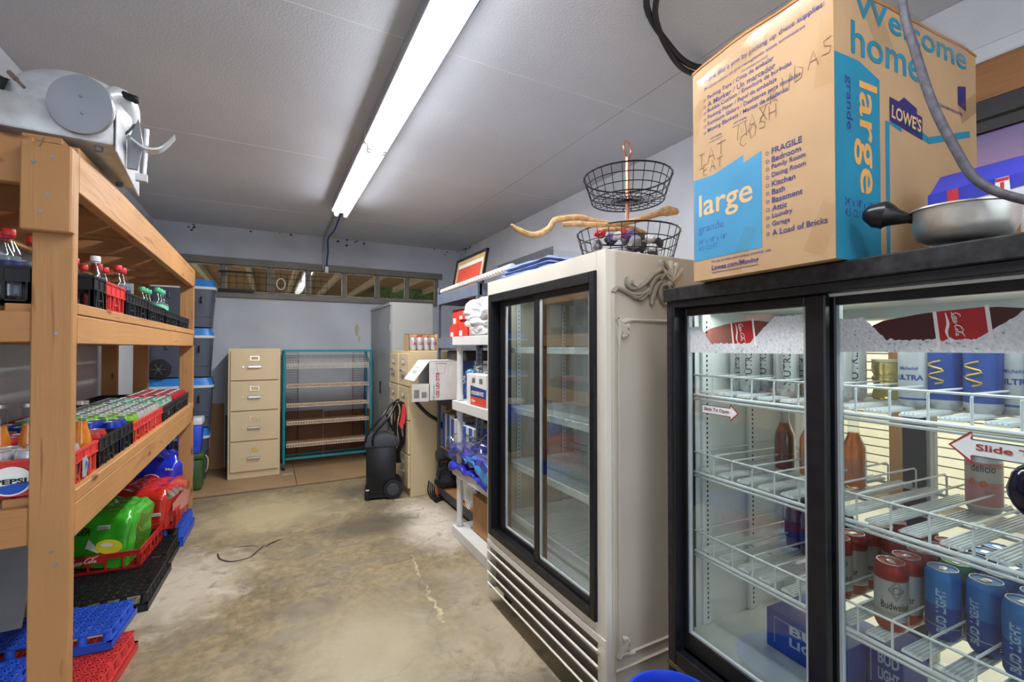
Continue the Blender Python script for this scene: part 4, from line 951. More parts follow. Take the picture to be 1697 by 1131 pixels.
# packing tape
tape = glass('packing_tape', (.96, .94, .9), 1.35, .15, 1.5)
for (u0, v0, u1, v1, w_) in ((.0, .50, .27, .64, .05), (.02, .58, .40, .62, .05), (-.002, .42, .05, .60, .03), (.385, .40, .408, .63, .04), (.36, .02, .408, .13, .05), (.14, .0, .2, .12, .04)):
    b = B(); d = Vector((u1-u0, v1-v0, 0)).normalized()*1; nn = Vector((-d.y, d.x, 0))*w_/2; N = 10; pr = None
    for i in range(N+1):
        p = Vector((u0, v0, 0)).lerp(Vector((u1, v1, 0)), i/N); z1_ = .0015+.002*abs(noise.noise(p*40+Vector((u0*9, 0, 0))))
        cl = lambda q: Vector((min(max(q.x, 0), wB), min(max(q.y, 0), hB), q.z))
        cur = (b.bm.verts.new(Ff2 @ cl(p+nn+Vector((0, 0, z1_)))), b.bm.verts.new(Ff2 @ cl(p-nn+Vector((0, 0, z1_*.5)))))
        if pr:
            try: b.bm.faces.new((pr[0], pr[1], cur[1], cur[0]))
            except ValueError: pass
        pr = cur
    b.done('packing_tape', tape, mb)
for (u0, v0, u1, v1, w_) in ((.13, .63, .22, .50, .07), (.3, .62, .6, .62, .06), (.56, .44, .66, .50, .05)):
    b = B(); d = Vector((u1-u0, v1-v0, 0)).normalized(); nn = Vector((-d.y, d.x, 0))*w_/2; pr = None
    for i in range(9):
        p = Vector((u0, v0, 0)).lerp(Vector((u1, v1, 0)), i/8); cur = (b.bm.verts.new(Fe2 @ (p+nn+Vector((0, 0, .001+.003*abs(noise.noise(p*30)))))), b.bm.verts.new(Fe2 @ (p-nn+Vector((0, 0, .001)))))
        if pr: b.bm.faces.new((pr[0], pr[1], cur[1], cur[0]))
        pr = cur
    b.done('packing_tape', tape, mb)
# ---------------- pan, carton, hose, bin ----------------
polish = mat('worn_steel', 'd6d1c6', .36, .75, var=.18, scale=12)
pl = CL(.738, .045, ZTC)
pan = thing('steel_pan', 'worn stainless pan on the edge of the black cooler', 'pan', pl+Vector((0, 0, .0)), -TH)
mt = Matrix.Rotation(R(3), 4, 'X')
b = B(); b.lathe([(.001, .003), (.055, .003), (.072, .012), (.079, .032), (.082, .066), (.086, .068), (.0855, .071), (.080, .070), (.076, .032), (.068, .014), (.05, .007), (.001, .007)], 40, c=(.045, 0, .012), mtx=mt); b.done('pan_bowl', polish, pan, angle=50)
gourd = mat('black_gourd', '1d1a1b', .28, var=.3, scale=20)
gp = CL(.655, .03, ZTC+.052)
lc = Vector((gp-pl)); 
b = B(); b.tube([(-.04, .135, .086), (-.038, .122, .088), (-.03, .10, .086), (-.02, .085, .08), (0, .07, .075), (.02, .055, .07)], .02, 16, smooth=5, radii=[.006, .024, .030, .018, .010, .010]); b.done('bulb_handle', gourd, pan)
bcn = thing('beer_carton', 'blue, white and red beer carton with a printed bottle, behind the steel pan', 'carton', CL(.80, .27, ZTC), -TH)
cw = mat('carton_white', 'd9dade', .5); cbl = mat('carton_royal', '3a3fb4', .45); crd = mat('carton_red', 'c0343c', .45)
b = B(); b.box(-.09, .09, -.25, .155, 0, .150); b.done('carton_box', cw, bcn, bevel=.002)
b = B(); b.prism([(-.09, .15), (.09, .15), (.04, .20), (-.04, .20)], .402, Matrix.Translation((0, -.248, 0))); b.done('carton_gable', cbl, bcn, bevel=.002)
Fc = face((-.09, .155, 0), (0, -1, 0), off=.0015); Fd = face((-.09, .155, 0), (0, -1, 0), off=.0025); Fg = face((-.09, .155, .15), (0, -1, 0), (.707, 0, .707), off=.002)
b = B(); add_poly(b, [(0, .115), (.16, .125), (.40, .12), (.40, .15), (0, .15)], Fc); b.done('blue_print', cbl, bcn, smooth=False)
b = B(); add_poly(b, [(.035, .0), (.055, .0), (.055, .15), (.035, .15)], Fd); add_poly(b, [(.20, .03), (.215, .03), (.215, .15), (.20, .15)], Fd); add_poly(b, [(.30, .0), (.315, .0), (.33, .06), (.31, .15), (.295, .15)], Fd); b.done('red_print', crd, bcn, smooth=False)
b = B(); add_text(b, '12', Fd, .225, .118, h=.024, bold=.03); add_text(b, 'Michelob ULTRA', Fg, .15, .02, w=.1, h=.014, bold=.01); b.done('lettering', white, bcn, smooth=False)
b = B(); add_text(b, '2/12', Fd, .30, .012, h=.018, bold=.01); b.done('lettering', navy, bcn, smooth=False)
b = B(); add_poly(b, [(.098, .0), (.15, .0), (.15, .075), (.137, .105), (.111, .105), (.098, .075)], Fd, 0); add_poly(b, [(.111, .105), (.137, .105), (.134, .150), (.114, .150)], face((-.09, .155, 0), (0, -1, 0), off=.003), 1); add_poly(b, [(.121, .11), (.127, .11), (.127, .14), (.121, .14)], face((-.09, .155, 0), (0, -1, 0), off=.0035), 2); add_poly(b, [(.114, .142), (.134, .142), (.134, .149), (.114, .149)], face((-.09, .155, 0), (0, -1, 0), off=.0035), 2)
b.done('bottle_print', [mat('bottle_orange_print', 'c98a5c', .5), white, crd], bcn, smooth=False)
b = B()
hp = [CL(.66, -.02, 2.72), CL(.665, -.01, 2.4), (CL(.682, 0, 2.123)), CL(.702, 0, 2.01), CL(.73, 0, 1.884), CL(.761, 0, 1.788), CL(.795, 0, 1.707), CL(.854, 0, 1.655), CL(.93, .0, 1.625), CL(1.06, .02, 1.615)]
b.tube(hp, .0078, 12, smooth=8); tag(b.done('grey_hose', mat('weathered_hose', '4c4952', .55, var=.25, scale=60)), 'grey rubber hose curving down in front of the moving box and pan', 'hose')
bn = thing('blue_bin', 'round blue plastic bin, its rim just in view at the bottom between the two coolers', 'bin', (1.0, .92, 0))
binb = mat('bin_blue', '1c3fc0', .35)
b = B(); b.lathe([(.10, 0), (.125, .395), (.134, .397), (.134, .415), (.126, .415), (.12, .395), (.095, .01), (.001, .01)], 40); b.done('bin_body', binb, bn, angle=50)
for s in (-1, 1): B().tube([(s*.12, -.02, .36), (s*.145, -.02, .34), (s*.145, .02, .34), (s*.12, .02, .36)], .005, 8).done('bin_handle', binb, bn)
# ---------------- crates and trays ----------------
blackp = mat('black_crate_plastic', '1f2024', .42, var=.25, scale=25); redp = mat('red_crate_plastic', 'd03a36', .42, var=.06); redd = mat('deep_red_plastic', 'b3241f', .42, var=.06); bluepl = mat('blue_tray_plastic', '2a55c4', .4, var=.08)
def crate(name, label, x0, x1, y0, y1, z, h, m, cat='crate', group=None, rz=0, open_sides=True, pitch=.055, rim=.42, floor_=True):
    """open drinks crate with a solid rim band, slotted lower walls and a lattice floor"""
    cx, cy = (x0+x1)/2, (y0+y1)/2; w, l = (x1-x0)/2, (y1-y0)/2
    t = thing(name, label, cat, (cx, cy, z), rz, group)
    b = B(); th_ = .006; zr = h*(1-rim)
    for s in (-1, 1):
        a, c = sorted((s*w, s*(w-th_))); b.box(a, c, -l, l, zr, h); b.box(a, c, -l, l, 0, h*.12)
        a, c = sorted((s*l, s*(l-th_))); b.box(-w, w, a, c, zr, h); b.box(-w, w, a, c, 0, h*.12)
        a, c = sorted((s*(w+.004), s*w)); b.box(a, c, -l-.004, l+.004, h-.008, h); b.box(a, c, -l, l, zr, zr+.005)
        a, c = sorted((s*(l+.004), s*l)); b.box(-w, w, a, c, h-.008, h)
    n = max(2, int(2*l/pitch))
    for k in range(n+1):
        y = -l+.004+(2*l-.008)*k/n
        for s in (-1, 1): b.box(min(s*w, s*(w-.012)), max(s*w, s*(w-.012)), y-.004, y+.004, 0, zr); b.box(min(s*(w+.003), s*w), max(s*(w+.003), s*w), y-.002, y+.002, zr, h)
    n = max(2, int(2*w/pitch))
    for k in range(n+1):
        x = -w+.004+(2*w-.008)*k/n
        for s in (-1, 1): b.box(x-.004, x+.004, min(s*l, s*(l-.012)), max(s*l, s*(l-.012)), 0, zr); b.box(x-.002, x+.002, min(s*(l+.003), s*l), max(s*(l+.003), s*l), zr, h)
    b.done('crate_wall', m, t, smooth=False)
    # tapered gussets and a hand hole in the wall facing the aisle
    g = B()
    nn = max(1, int(2*l/.14))
    for k in range(nn):
        yc = -l+2*l*(k+.5)/nn
        for sg in (-1, 1):
            g.bar((w+.001, yc+sg*.045, .005), (w+.001, yc+sg*.022, zr+.004), .004, .008)
        g.bar((w+.001, yc-.022, h*.3), (w+.001, yc+.022, h*.3), .004, .006)
    g.done('wall_gusset', m, t, smooth=False, kind='stuff')
    if floor_:
        f = B()
        for k in range(int(2*l/.035)+1): y = -l+k*.035; f.box(-w, w, y, y+.005, .002, .008)
        for k in range(int(2*w/.035)+1): x = -w+k*.035; f.box(x, x+.005, -l, l, .002, .008)
        f.done('crate_floor', m, t, smooth=False)
    return t
def tray_mesh(w, l, h, seed):
    """upturned tray: lattice deck with rings, legs and a skirt"""
    b = B(); nx = round(w/.046); ny = round(l/.046); dx = w/nx; dy = l/ny
    for i in range(nx+1): b.box(-w/2+i*dx-.002, -w/2+i*dx+.002, -l/2, l/2, h-.008, h)
    for j in range(ny+1): b.box(-w/2, w/2, -l/2+j*dy-.002, -l/2+j*dy+.002, h-.008, h)
    for i in range(nx):
        for j in range(ny):
            cx, cy = -w/2+(i+.5)*dx, -l/2+(j+.5)*dy; N = 8
            for (ra, rb) in ((.40, .30), (.17, .09)):
                for k in range(N):
                    a0, a1 = 2*PI*k/N, 2*PI*(k+1)/N
                    V = [b.bm.verts.new((cx+dx*r_*math.cos(a), cy+dy*r_*math.sin(a), h+.001)) for r_, a in ((ra, a0), (ra, a1), (rb, a1), (rb, a0))]
                    V2 = [b.bm.verts.new((v.co.x, v.co.y, h-.008)) for v in V]
                    b.bm.faces.new(V); b.bm.faces.new((V[0], V[1], V2[1], V2[0])[::-1])
            b.bar((cx-dx*.4, cy, h-.004), (cx+dx*.4, cy, h-.004), .003, .006)
    me = b.done('lattice_deck', blackp, None, smooth=False); return me
TM = {}
def tray(name, label, cx, cy, z, w, l, h, m, rz=0, tilt=0, group=None):
    t = thing(name, label, 'tray', (cx, cy, z), rz, group); t.rotation_euler = (0, tilt, rz)
    k = (w, l, h)
    if k not in TM: TM[k] = tray_mesh(w, l, h, 0); o = TM[k]
    else: o = bpy.data.objects.new('lattice_deck', TM[k].data.copy()); C.objects.link(o)
    o.data.materials[0] = m; o.parent = t; o['kind'] = 'stuff'
    b = B(); n = int(l/.075)
    for j in range(n+1):
        y = -l/2+.018+(l-.036)*j/n
        for s in (-1, 1): b.lathe([(.019, h*.25), (.016, h*.8), (.008, h)], 10, c=(s*(w/2-.012), y, 0))
    n = int(w/.075)
    for j in range(1, n):
        x = -w/2+.018+(w-.036)*j/n
        for s in (-1, 1): b.lathe([(.019, h*.25), (.016, h*.8), (.008, h)], 10, c=(x, s*(l/2-.012), 0))
    b.done('cup_wall', m, t, kind='stuff')
    b = B(); e = .012
    for s in (-1, 1):
        a, c = sorted((s*(w/2+e), s*(w/2+e-.004))); b.box(a, c, -l/2-e, l/2+e, 0, h*.42)
        a, c = sorted((s*(l/2+e), s*(l/2+e-.004))); b.box(-w/2-e, w/2+e, a, c, 0, h*.42)
    b.box(-w/2-e, w/2+e, -l/2-e, -l/2-e+.02, h*.38, h*.42); b.box(-w/2-e, w/2+e, l/2+e-.02, l/2+e, h*.38, h*.42); b.box(w/2+e-.02, w/2+e, -l/2-e, l/2+e, h*.38, h*.42); b.box(-w/2-e, -w/2-e+.02, -l/2-e, l/2+e, h*.38, h*.42)
    b.done('tray_skirt', m, t, bevel=.001)
    return t
ZM, ZL = 1.530, .957     # tops of the shelf slats
# middle shelf
crate('bottle_crate', 'deep black crate of red-capped bottles left of the near post on the middle shelf', -1.04, -.63, 1.90, 2.06, ZM, .115, blackp)
crate('bottle_crate', 'black crate first to the right of the near post on the middle shelf', -.98, -.535, 2.07, 2.135, ZM, .12, blackp) if 0 else None
crate('bottle_crate', 'black crate right behind the near post on the middle shelf', -1.0, -.53, 2.065, 2.19, ZM, .118, blackp)
crate('bottle_crate', 'bright red crate with a hand hole, second from the near post on the middle shelf', -1.0, -.53, 2.20, 2.455, ZM, .115, redp)
crate('bottle_crate', 'black crate beside the red crate on the middle shelf, red-capped bottles in it', -1.0, -.53, 2.47, 2.86, ZM, .105, blackp)
crate('bottle_crate', 'black crate between the red-capped and the mint-capped bottles on the middle shelf', -1.0, -.53, 2.88, 3.30, ZM, .095, blackp)
crate('bottle_crate', 'black crate holding the green-capped bottles on the middle shelf', -1.0, -.53, 3.32, 3.76, ZM, .09, blackp)
crate('bottle_crate', 'last black crate at the far end of the middle shelf', -1.0, -.53, 3.78, 4.22, ZM, .085, blackp)
redcap = mat('red_cap', 'd62a2c', .35); greencap = mat('green_cap', '55c08b', .35); whitecap = mat('white_cap', 'e6e6e6', .35); navyl = mat('navy_label', '1c2a63', .4)
PB = [(.018, 0), (.030, .008), (.031, .05), (.028, .07), (.031, .09), (.031, .12), (.027, .145), (.014, .175), (.0125, .19), (.0125, .198)]
def petb(label, group, cap, loc, h=.2, lab=None, liq=None):
    t = thing('plastic_bottle', label, 'bottle', (0, 0, 0), 0, group); k = h/.2
    b = B(); b.lathe([(r_, z*k) for r_, z in PB], 16); b.done('bottle_body', pet, t)
    b = B(); b.lathe([(.0001, .193*k), (.0155, .193*k), (.016, .196*k), (.0155, .212*k), (.0145, .214*k), (.0001, .214*k)], 16); b.lathe([(.0145, .187*k), (.0155, .190*k)], 16); b.done('bottle_cap', cap, t)
    b = B(); b.lathe([(.0315, .06*k), (.0315, .115*k)], 16); b.done('bottle_label', lab or navyl, t)
    b = B(); b.lathe([(.016, .004), (.028, .01), (.029, .05*k), (.026, .07*k), (.029, .09*k), (.029, .13*k)], 14); b.done('drink', liq or mat('clear_water', 'b9c6cf', .1, trans=.7), t)
    return t
pr = petb('clear plastic bottle with a red cap in the crate left of the near post', 'red-capped bottles left of the post', redcap, None)
first_ = True
for (x, y) in [(-.70, 1.955), (-.765, 1.95), (-.83, 1.955), (-.895, 1.95), (-.96, 1.95), (-.665, 2.01), (-.735, 2.015), (-.80, 2.01), (-.87, 2.012), (-.94, 2.01)]:
    z = ZM+.01+(.0 if (x*100) % 2 > 1 else .008)
    bi_ = [(-.70, 1.955), (-.765, 1.95), (-.83, 1.955), (-.895, 1.95), (-.96, 1.95), (-.665, 2.01), (-.735, 2.015), (-.80, 2.01), (-.87, 2.012), (-.94, 2.01)].index((x, y))
    lbl = 'red-capped bottle left of the near post, %s row, %s from the aisle' % ('front' if bi_ < 5 else 'rear', ORD[bi_ % 5])
    if first_: pr.location = (x, y, z); first_ = False; pr['label'] = lbl
    else: dup(pr, (x, y, z), 0, lbl)
kb = petb('clear bottle with a red cap beside the bright red crate on the middle shelf', 'red-capped bottles right of the post', redcap, None, .2)
first_ = True
for bi_, (x, y) in enumerate([(-.60, 2.36), (-.68, 2.42), (-.575, 2.55), (-.64, 2.55), (-.575, 2.62), (-.70, 2.6), (-.64, 2.64)]):
    z = ZM+.01; lbl = 'red-capped clear bottle, %s of seven along the middle shelf from the red crate' % ORD[bi_]
    if first_: kb.location = (x, y, z); first_ = False; kb['label'] = lbl
    else: dup(kb, (x, y, z), 0, lbl)
wbt = petb('clear bottle with a white cap in the bright red crate on the middle shelf', None, whitecap, None, .19); wbt.location = (-.575, 2.26, ZM+.01)
kb = petb('small clear bottle with a mint green cap in the crates toward the far post', 'green-capped bottles', greencap, None, .2, lab=mat('mint_label', '6fc79e', .4))
first_ = True
for (x, y) in [(-.58, 3.38), (-.58, 3.46), (-.58, 3.54), (-.65, 3.38), (-.65, 3.46), (-.65, 3.55)]:
    lbl = 'mint-capped clear bottle, %s row from the aisle, %s from the near side' % ('front' if x > -.6 else 'rear', ORD[int(round((y-3.38)/.08))])
    if first_: kb.location = (x, y, ZM+.01); first_ = False; kb['label'] = lbl
    else: dup(kb, (x, y, ZM+.01), 0, lbl)
# lower shelf crates
c1 = crate('can_crate', 'red crate with a round cola emblem at the near end of the lower shelf', -1.05, -.535, 1.875, 2.145, ZL, .112, redp, rim=.35)
crate('can_crate', 'black crate of dark cans right of the red emblem crate on the lower shelf', -1.05, -.535, 2.16, 2.42, ZL, .112, blackp)
crate('can_crate', 'second black crate on the lower shelf, with blue cans showing over its side', -1.05, -.535, 2.43, 2.62, ZL, .112, blackp)
crate('can_crate', 'long red crate in the middle of the lower shelf with green and silver cans', -1.05, -.535, 2.635, 3.29, ZL, .10, redp, rim=.35)
crate('can_crate', 'black crate of silver and green topped cans past the long red crate', -1.05, -.535, 3.30, 3.68, ZL, .10, blackp)
crate('can_crate', 'farthest black crate on the lower shelf, full of red cans', -1.05, -.535, 3.70, 4.26, ZL, .10, blackp)
# emblem on the near red crate's end and side
def emblem(b, F, r, txt, m0=0, m1=1, m2=2, m3=3, wide=1.0):
    N = 32; C_ = lambda a, k=1: (r*wide*k*math.cos(a), r*k*math.sin(a))
    add_poly(b, [(*C_(2*PI*i/N, 1.12), -.0006) for i in range(N)], F, m0)
    w0 = lambda x: .22*r+.10*r*math.sin(x/(r*wide)*2.2); w1 = lambda x: -.22*r+.10*r*math.sin(x/(r*wide)*2.2)
    xs = [r*wide*(-1+2*i/16) for i in range(17)]
    up = [(x, math.sqrt(max(0, 1-(x/(r*wide))**2))*r) for x in xs]; lo = [(x, min(max(w0(x), -u[1]), u[1])) for x, u in zip(xs, up)]
    dn = [(x, -u[1]) for x, u in zip(xs, up)]; lo2 = [(x, max(min(w1(x), u[1]), -u[1])) for x, u in zip(xs, up)]
    for i in range(16):
        for (p, q, mm) in ((lo, up, m1), (dn, lo2, m2)):
            if abs(p[i][1]-q[i][1])+abs(p[i+1][1]-q[i+1][1]) > 1e-5:
                pts = [p[i], p[i+1], q[i+1], q[i]]
                try: add_poly(b, pts, F, mm)
                except ValueError: pass
    add_text(b, txt, F @ Matrix.Translation((0, 0, .0006)), -r*wide*.82, -.2*r, w=r*wide*1.64, h=r*.4, m=m3, bold=.04)
ered = mat('emblem_red', 'c8202f', .4); eblue = mat('emblem_blue', '1e4fb4', .4)
b = B(); b.box(.08, .19, -.1355, -.1345, .005, .10, 4); emblem(b, face((.135, -.1355, .052), (1, 0, 0), off=.006) , .038, 'PEPSI', wide=1.1); 
b.done('emblem_print', [white, white, eblue, black, redp], c1, smooth=False)
F = face((.2595, 0, .052), (0, 1, 0), off=.006); b = B(); add_poly(b, [(-.04, -.03), (.0, -.035), (.02, .01), (-.005, .035), (-.04, .03)], F, 0); add_poly(b, [(.0, -.035), (.01, .0), (.02, .01), (.02, -.01)], F, 1); add_text(b, 'P', F @ Matrix.Translation((0, 0, .0008)), -.012, -.01, h=.025, m=1, bold=.04)
b.done('emblem_print', [mat('grey_print', '9aa0a6', .5), eblue], c1, smooth=False)
def sodacan(label, group, cm, top, h=.122, bodym=None):
    t = thing('soda_can', label, 'can', (0, 0, 0), 0, group); r = .0325
    b = B(); b.lathe([(r*.8, 0), (r, .012), (r, h-.022), (r*.98, h-.016), (r*.86, h-.005), (r*.84, h-.002)], 16, ms=[0, 0, 1, 1, 1]); b.done('can_body', [bodym or cm, top], t, angle=50)
    b = B(); b.lathe([(r*.84, h-.003), (r*.85, h), (r*.79, h), (r*.76, h-.005), (.0001, h-.0045)], 16); b.box(-.011, .008, -.006, .006, h-.0045, h-.0025); b.done('can_lid', alum, t)
    return t
cans = {
 'silver': ('silver diet soda can in the red crate at the near end of the lower shelf', 'silver cans near the post', mat('can_silver', 'c3c6cb', .28, .6), None),
 'red_dark': ('dark can with a red shoulder in the black crate of the lower shelf', 'dark cans with red shoulders', mat('can_maroon', '3c1416', .3, .3), mat('can_red', 'c62c33', .28, .35)),
 'blue': ('blue soda can in the lower shelf row before the green ones', 'blue soda cans', mat('can_blue', '1f3fb4', .28, .35), None),
 'green': ('lime green soda can in the lower shelf row behind the blue ones', 'green soda cans', mat('can_green', '86c03c', .28, .35), None),
 'pale': ('pale silver can in the block between the green and the red cans', 'pale silver cans', mat('can_pale', 'c9ccc9', .3, .45), mat('can_pale_top', 'bfc4bc', .28, .5)),
 'mint': ('silver can with a green shoulder in the black crate past the long red crate', 'green-shouldered cans', mat('can_mint', 'b8c7be', .3, .4), mat('can_mint_top', '4faa83', .28, .4)),
 'red': ('red cola can in the farthest crate of the lower shelf', 'red cans in the farthest crate', mat('can_cola_red', 'c2242c', .28, .35), None)}
rows = []
xs6 = [-.572-.0665*i for i in range(6)]
rows += [('silver', 1.925, xs6[1:6]), ('silver', 1.99, xs6), ('silver', 2.045, xs6[:0])]
rows += [('red_dark', 2.20, xs6), ('red_dark', 2.27, xs6[:4]), ('red_dark', 2.34, xs6[2:5]), ('blue', 2.475, xs6), ('blue', 2.56, xs6), ('green', 2.68, xs6), ('green', 2.75, xs6)]
for k in range(7): rows.append(('pale', 2.83+k*.0675, xs6[:5]))
rows += [('mint', 3.34, xs6[:5]), ('pale', 3.41, xs6[:5]), ('mint', 3.48, xs6[:5]), ('pale', 3.55, xs6[:5]), ('mint', 3.62, xs6[:5])]
for k in range(7): rows.append(('red', 3.75+k*.07, xs6[:4]))
proto = {}
rn = {}
for kind, y, xx in rows:
    rn[kind] = rn.get(kind, 0)+1
    for x in xx:
        p = (x+random.uniform(-.0006, .0006), y, ZL+.011)
        nm = {'silver': 'silver', 'red_dark': 'dark red-shouldered', 'blue': 'blue', 'green': 'lime green', 'pale': 'pale silver', 'mint': 'green-shouldered silver', 'red': 'red cola'}[kind]
        lbl = '%s can, %s from the aisle, %s row of its kind past the post' % (nm, ORD[xx.index(x)], ORD[rn[kind]-1])
        if kind not in proto:
            lb, g, cm, tp = cans[kind]; proto[kind] = sodacan(lb, g, cm, tp or cm); proto[kind].location = p; proto[kind]['label'] = lbl
        else: dup(proto[kind], p, random.uniform(0, 6), lbl)
# green printed tray insert behind dark cans
OBP = [(.024, 0), (.03, .006), (.03, .10), (.026, .13), (.018, .16), (.0165, .20), (.0165, .225), (.0185, .228), (.0185, .238)]
ob = bottle('glass_bottle', 'clear glass bottle of orange soda at the near end of the lower shelf', 'bottle', (-.568, 2.108, ZL+.011), .25, .03, orange, .70, capm=None, glassm=pet, group='orange soda bottles', prof=[(a, z*1.0) for a, z in OBP])
b = B(); b.cyl((0, 0, .234), (0, 0, .246), .0195, n=16); b.done('bottle_cap', mat('silver_cap', 'b9b3ae', .3, .7), ob)
ob['label'] = 'orange soda bottle just right of the near post, closest to the aisle'
for bi_, (x, y) in enumerate([(-.633, 2.108), (-.70, 2.108), (-.765, 2.10), (-.83, 2.108), (-.895, 2.10), (-.96, 2.108)]): dup(ob, (x, y, ZL+.011), 0, 'orange soda bottle on the lower shelf, %s in line from the aisle' % ORD[bi_+1])
# ---------------- stacked trays on the floor ----------------
tray('drink_tray', 'upturned red tray lying on the floor nearest the aisle', -.83, 2.46, 0, .54, .54, .095, redp, R(-6))
tray('drink_tray', 'upturned blue tray resting across the near red tray', -.83, 2.74, .10, .50, .27, .075, bluepl, R(-6))
tray('drink_tray', 'blue tray low in the left corner of the frame behind the near post', -.97, 2.32, .10, .26, .46, .06, bluepl, R(-6))
tray('drink_tray', 'upturned black tray on the floor in front of the scripted red crate', -.81, 3.34, 0, .52, .48, .095, blackp, R(-3))
tray('drink_tray', 'black tray on the floor behind the others, below the middle red crate', -.80, 3.77, 0, .50, .32, .10, blackp, R(-2))
tray('drink_tray', 'blue tray on the floor at the far end of the rack, below the cola pack', -.78, 4.18, 0, .52, .42, .14, bluepl, R(-2))
b = B(); u = thing('blue_corner_tray', 'blue upright tray corner standing against the near post', 'tray', (-.66, 2.05, 0)); 
for (a, c, d, e) in ((-.10, .10, -.006, .0), (.094, .10, -.0, .14)): b.box(a, c, d, e, 0, .15)
b.box(-.1, .1, 0, .14, .0, .006); b.done('tray_wall', bluepl, u, bevel=.001)
b = B()
for k in range(4): b.box(-.08+k*.05, -.075+k*.05, -.016, -.006, 0, .148)
b.done('tray_rib', bluepl, u, bevel=.001)
cc1 = crate('cola_crate', 'red cola crate with white script on its end, resting on black upturned trays', -1.04, -.64, 3.46, 3.90, .10, .105, redd, rz=R(-5), rim=.30, pitch=.07)
b = B(); F = face((-.075, -.22, .058), (1, 0, 0), off=.007); add_poly(b, [(-.06, .0), (.12, .0), (.12, .04), (-.06, .04)], F, 1); add_script(b, F @ Matrix.Translation((0, 0, .001)), -.04, .01, .13, 0)
add_script(b, face((-.1, -.23, .08), (1, 0, 0), off=.0085), -.05, .0, .001, 0)
b.done('script_lettering', [white, redd], cc1, smooth=False)
crate('cola_crate', 'red cola crate behind, under the wrapped red can pack', -1.0, -.55, 3.93, 4.40, .145, .12, redd, rz=R(-2), rim=.30, pitch=.07)
# shrink wrapped packs
def pack(name, label, loc, rot, w, l, h, nx, ny, m, amp=.012, dome=.02):
    t = thing(name, label, 'drinks pack', loc); t.rotation_euler = rot
    def fn(u, v):
        a = 2*PI*u; ca, sa = math.cos(a), math.sin(a); e = .30
        px = math.copysign(abs(ca)**e, ca)*w/2; py = math.copysign(abs(sa)**e, sa)*l/2
        if v < .45: k = 1; z = h*(v/.45)*.93; s_ = amp*(abs(math.sin(PI*(px/w+.5)*nx))*(abs(sa) > .7) + abs(math.sin(PI*(py/l+.5)*ny))*(abs(ca) > .7)); k2 = 1+s_/(w/2)*.8
        else: q = (v-.45)/.55; k = 1-q; k2 = 1; z = h*(.93+.07*min(1, q*4))
        x, y = px*k*k2, py*k*k2
        if v >= .45: z += dome*abs(math.sin(PI*(x/w+.5)*nx))*abs(math.sin(PI*(y/l+.5)*ny))*min(1, (v-.45)/.08)
        n_ = noise.noise(Vector((x*14, y*14, z*14+nx)))*.008+noise.noise(Vector((x*40, y*40, z*40)))*.003
        return Vector((x+n_, y+n_, max(0, z+n_)))
    b = B(); b.grid(fn, 72, 26, closeu=True); b.done('shrink_wrap', m, t, angle=60); return t
gw = mat('green_wrap', '3cae28', .18, var=.12, scale=9, coat=.8); rw = mat('red_wrap', 'c32a22', .18, var=.10, scale=9, coat=.8); bw = mat('blue_wrap', '2135c8', .16, var=.12, scale=7, coat=.8)
gp_ = pack('soda_pack', 'bright green shrink-wrapped soda pack with yellow print, in the red crate behind the post', (-.865, 3.66, .125), (0, R(8), R(-8)), .32, .34, .31, 4, 4, gw)
b = B()
F = face((-.03, -.180, .16), (1, 0, 0), off=.012)
add_text(b, 'MTN DEW', F, -.12, .03, w=.13, h=.045, m=0, bold=.03, shear=.3); b.done('lettering', black, gp_, smooth=False)
F = face((.07, -.180, .12), (1, 0, 0), off=.011); b = B()
add_poly(b, [(.00+.05*math.cos(a)*1.3, .01+.042*math.sin(a)) for a in [i*PI/8 for i in range(16)]], F, 0); add_poly(b, [(-.01+.03*math.cos(a), .02+.012*math.sin(a), .001) for a in [i*PI/6 for i in range(12)]], F, 1); add_poly(b, [(-.11, .0), (-.04, -.03), (-.07, .02), (-.1, .05)], F, 1)
F = face((.03, -.180, .225), (1, 0, 0), off=.011); add_poly(b, [(-.03, 0), (.03, .006), (.03, .03), (-.03, .024)], F, 1)
for k in range(12): add_poly(b, [(-.026+k*.0045, .004, .001), (-.024+k*.0045, .004, .001), (-.024+k*.0045, .02, .001), (-.026+k*.0045, .02, .001)], F, 2)
b.done('wrap_print', [mat('lemon_yellow', 'e3d83a', .3), mat('pale_print', 'd9e3d2', .4), black], gp_, smooth=False)
rp_ = pack('soda_pack', 'red shrink-wrapped cola can pack with white script, behind the green pack', (-.775, 4.14, .165), (0, R(4), R(-10)), .42, .42, .255, 4, 5, rw, .01, .025)
b = B(); F = face((-.03, -.222, .12), (1, 0, 0), off=.012); add_script(b, F, -.10, .03, .24, 0); add_text(b, 'ORIGINAL TASTE', F, .0, .0, w=.13, h=.012, m=0); F = face((.13, -.222, .10), (1, 0, 0), off=.012); add_poly(b, [(0, 0), (.05, .004), (.05, .026), (0, .022)], F, 0)
for k in range(10): add_poly(b, [(.004+k*.0045, .005, .001), (.006+k*.0045, .005, .001), (.006+k*.0045, .018, .001), (.004+k*.0045, .018, .001)], F, 1)
b.done('script_lettering', [white, black], rp_, smooth=False)
b = B(); F = face((.215, .02, .12), (0, 1, 0), off=.012)
add_poly(b, [(-.2, -.04), (.1, -.05), (.12, .05), (.0, .09), (-.2, .05)], F, 0)
for k in range(3): b.cyl(Vector((.19, -.17+k*.075, .215)), Vector((.21, -.17+k*.075, .235)), .028, n=14, m=1)
b.done('clear_wrap_end', [mat('pink_film', 'dd8f88', .2, coat=.6), alum], rp_)
pp_ = pack('soda_pack', 'deep blue shrink-wrapped bottle pack with a round cola emblem, behind the red pack', (-.75, 4.52, .225), (0, R(4), R(-10)), .34, .34, .32, 3, 3, bw, .016, .045)
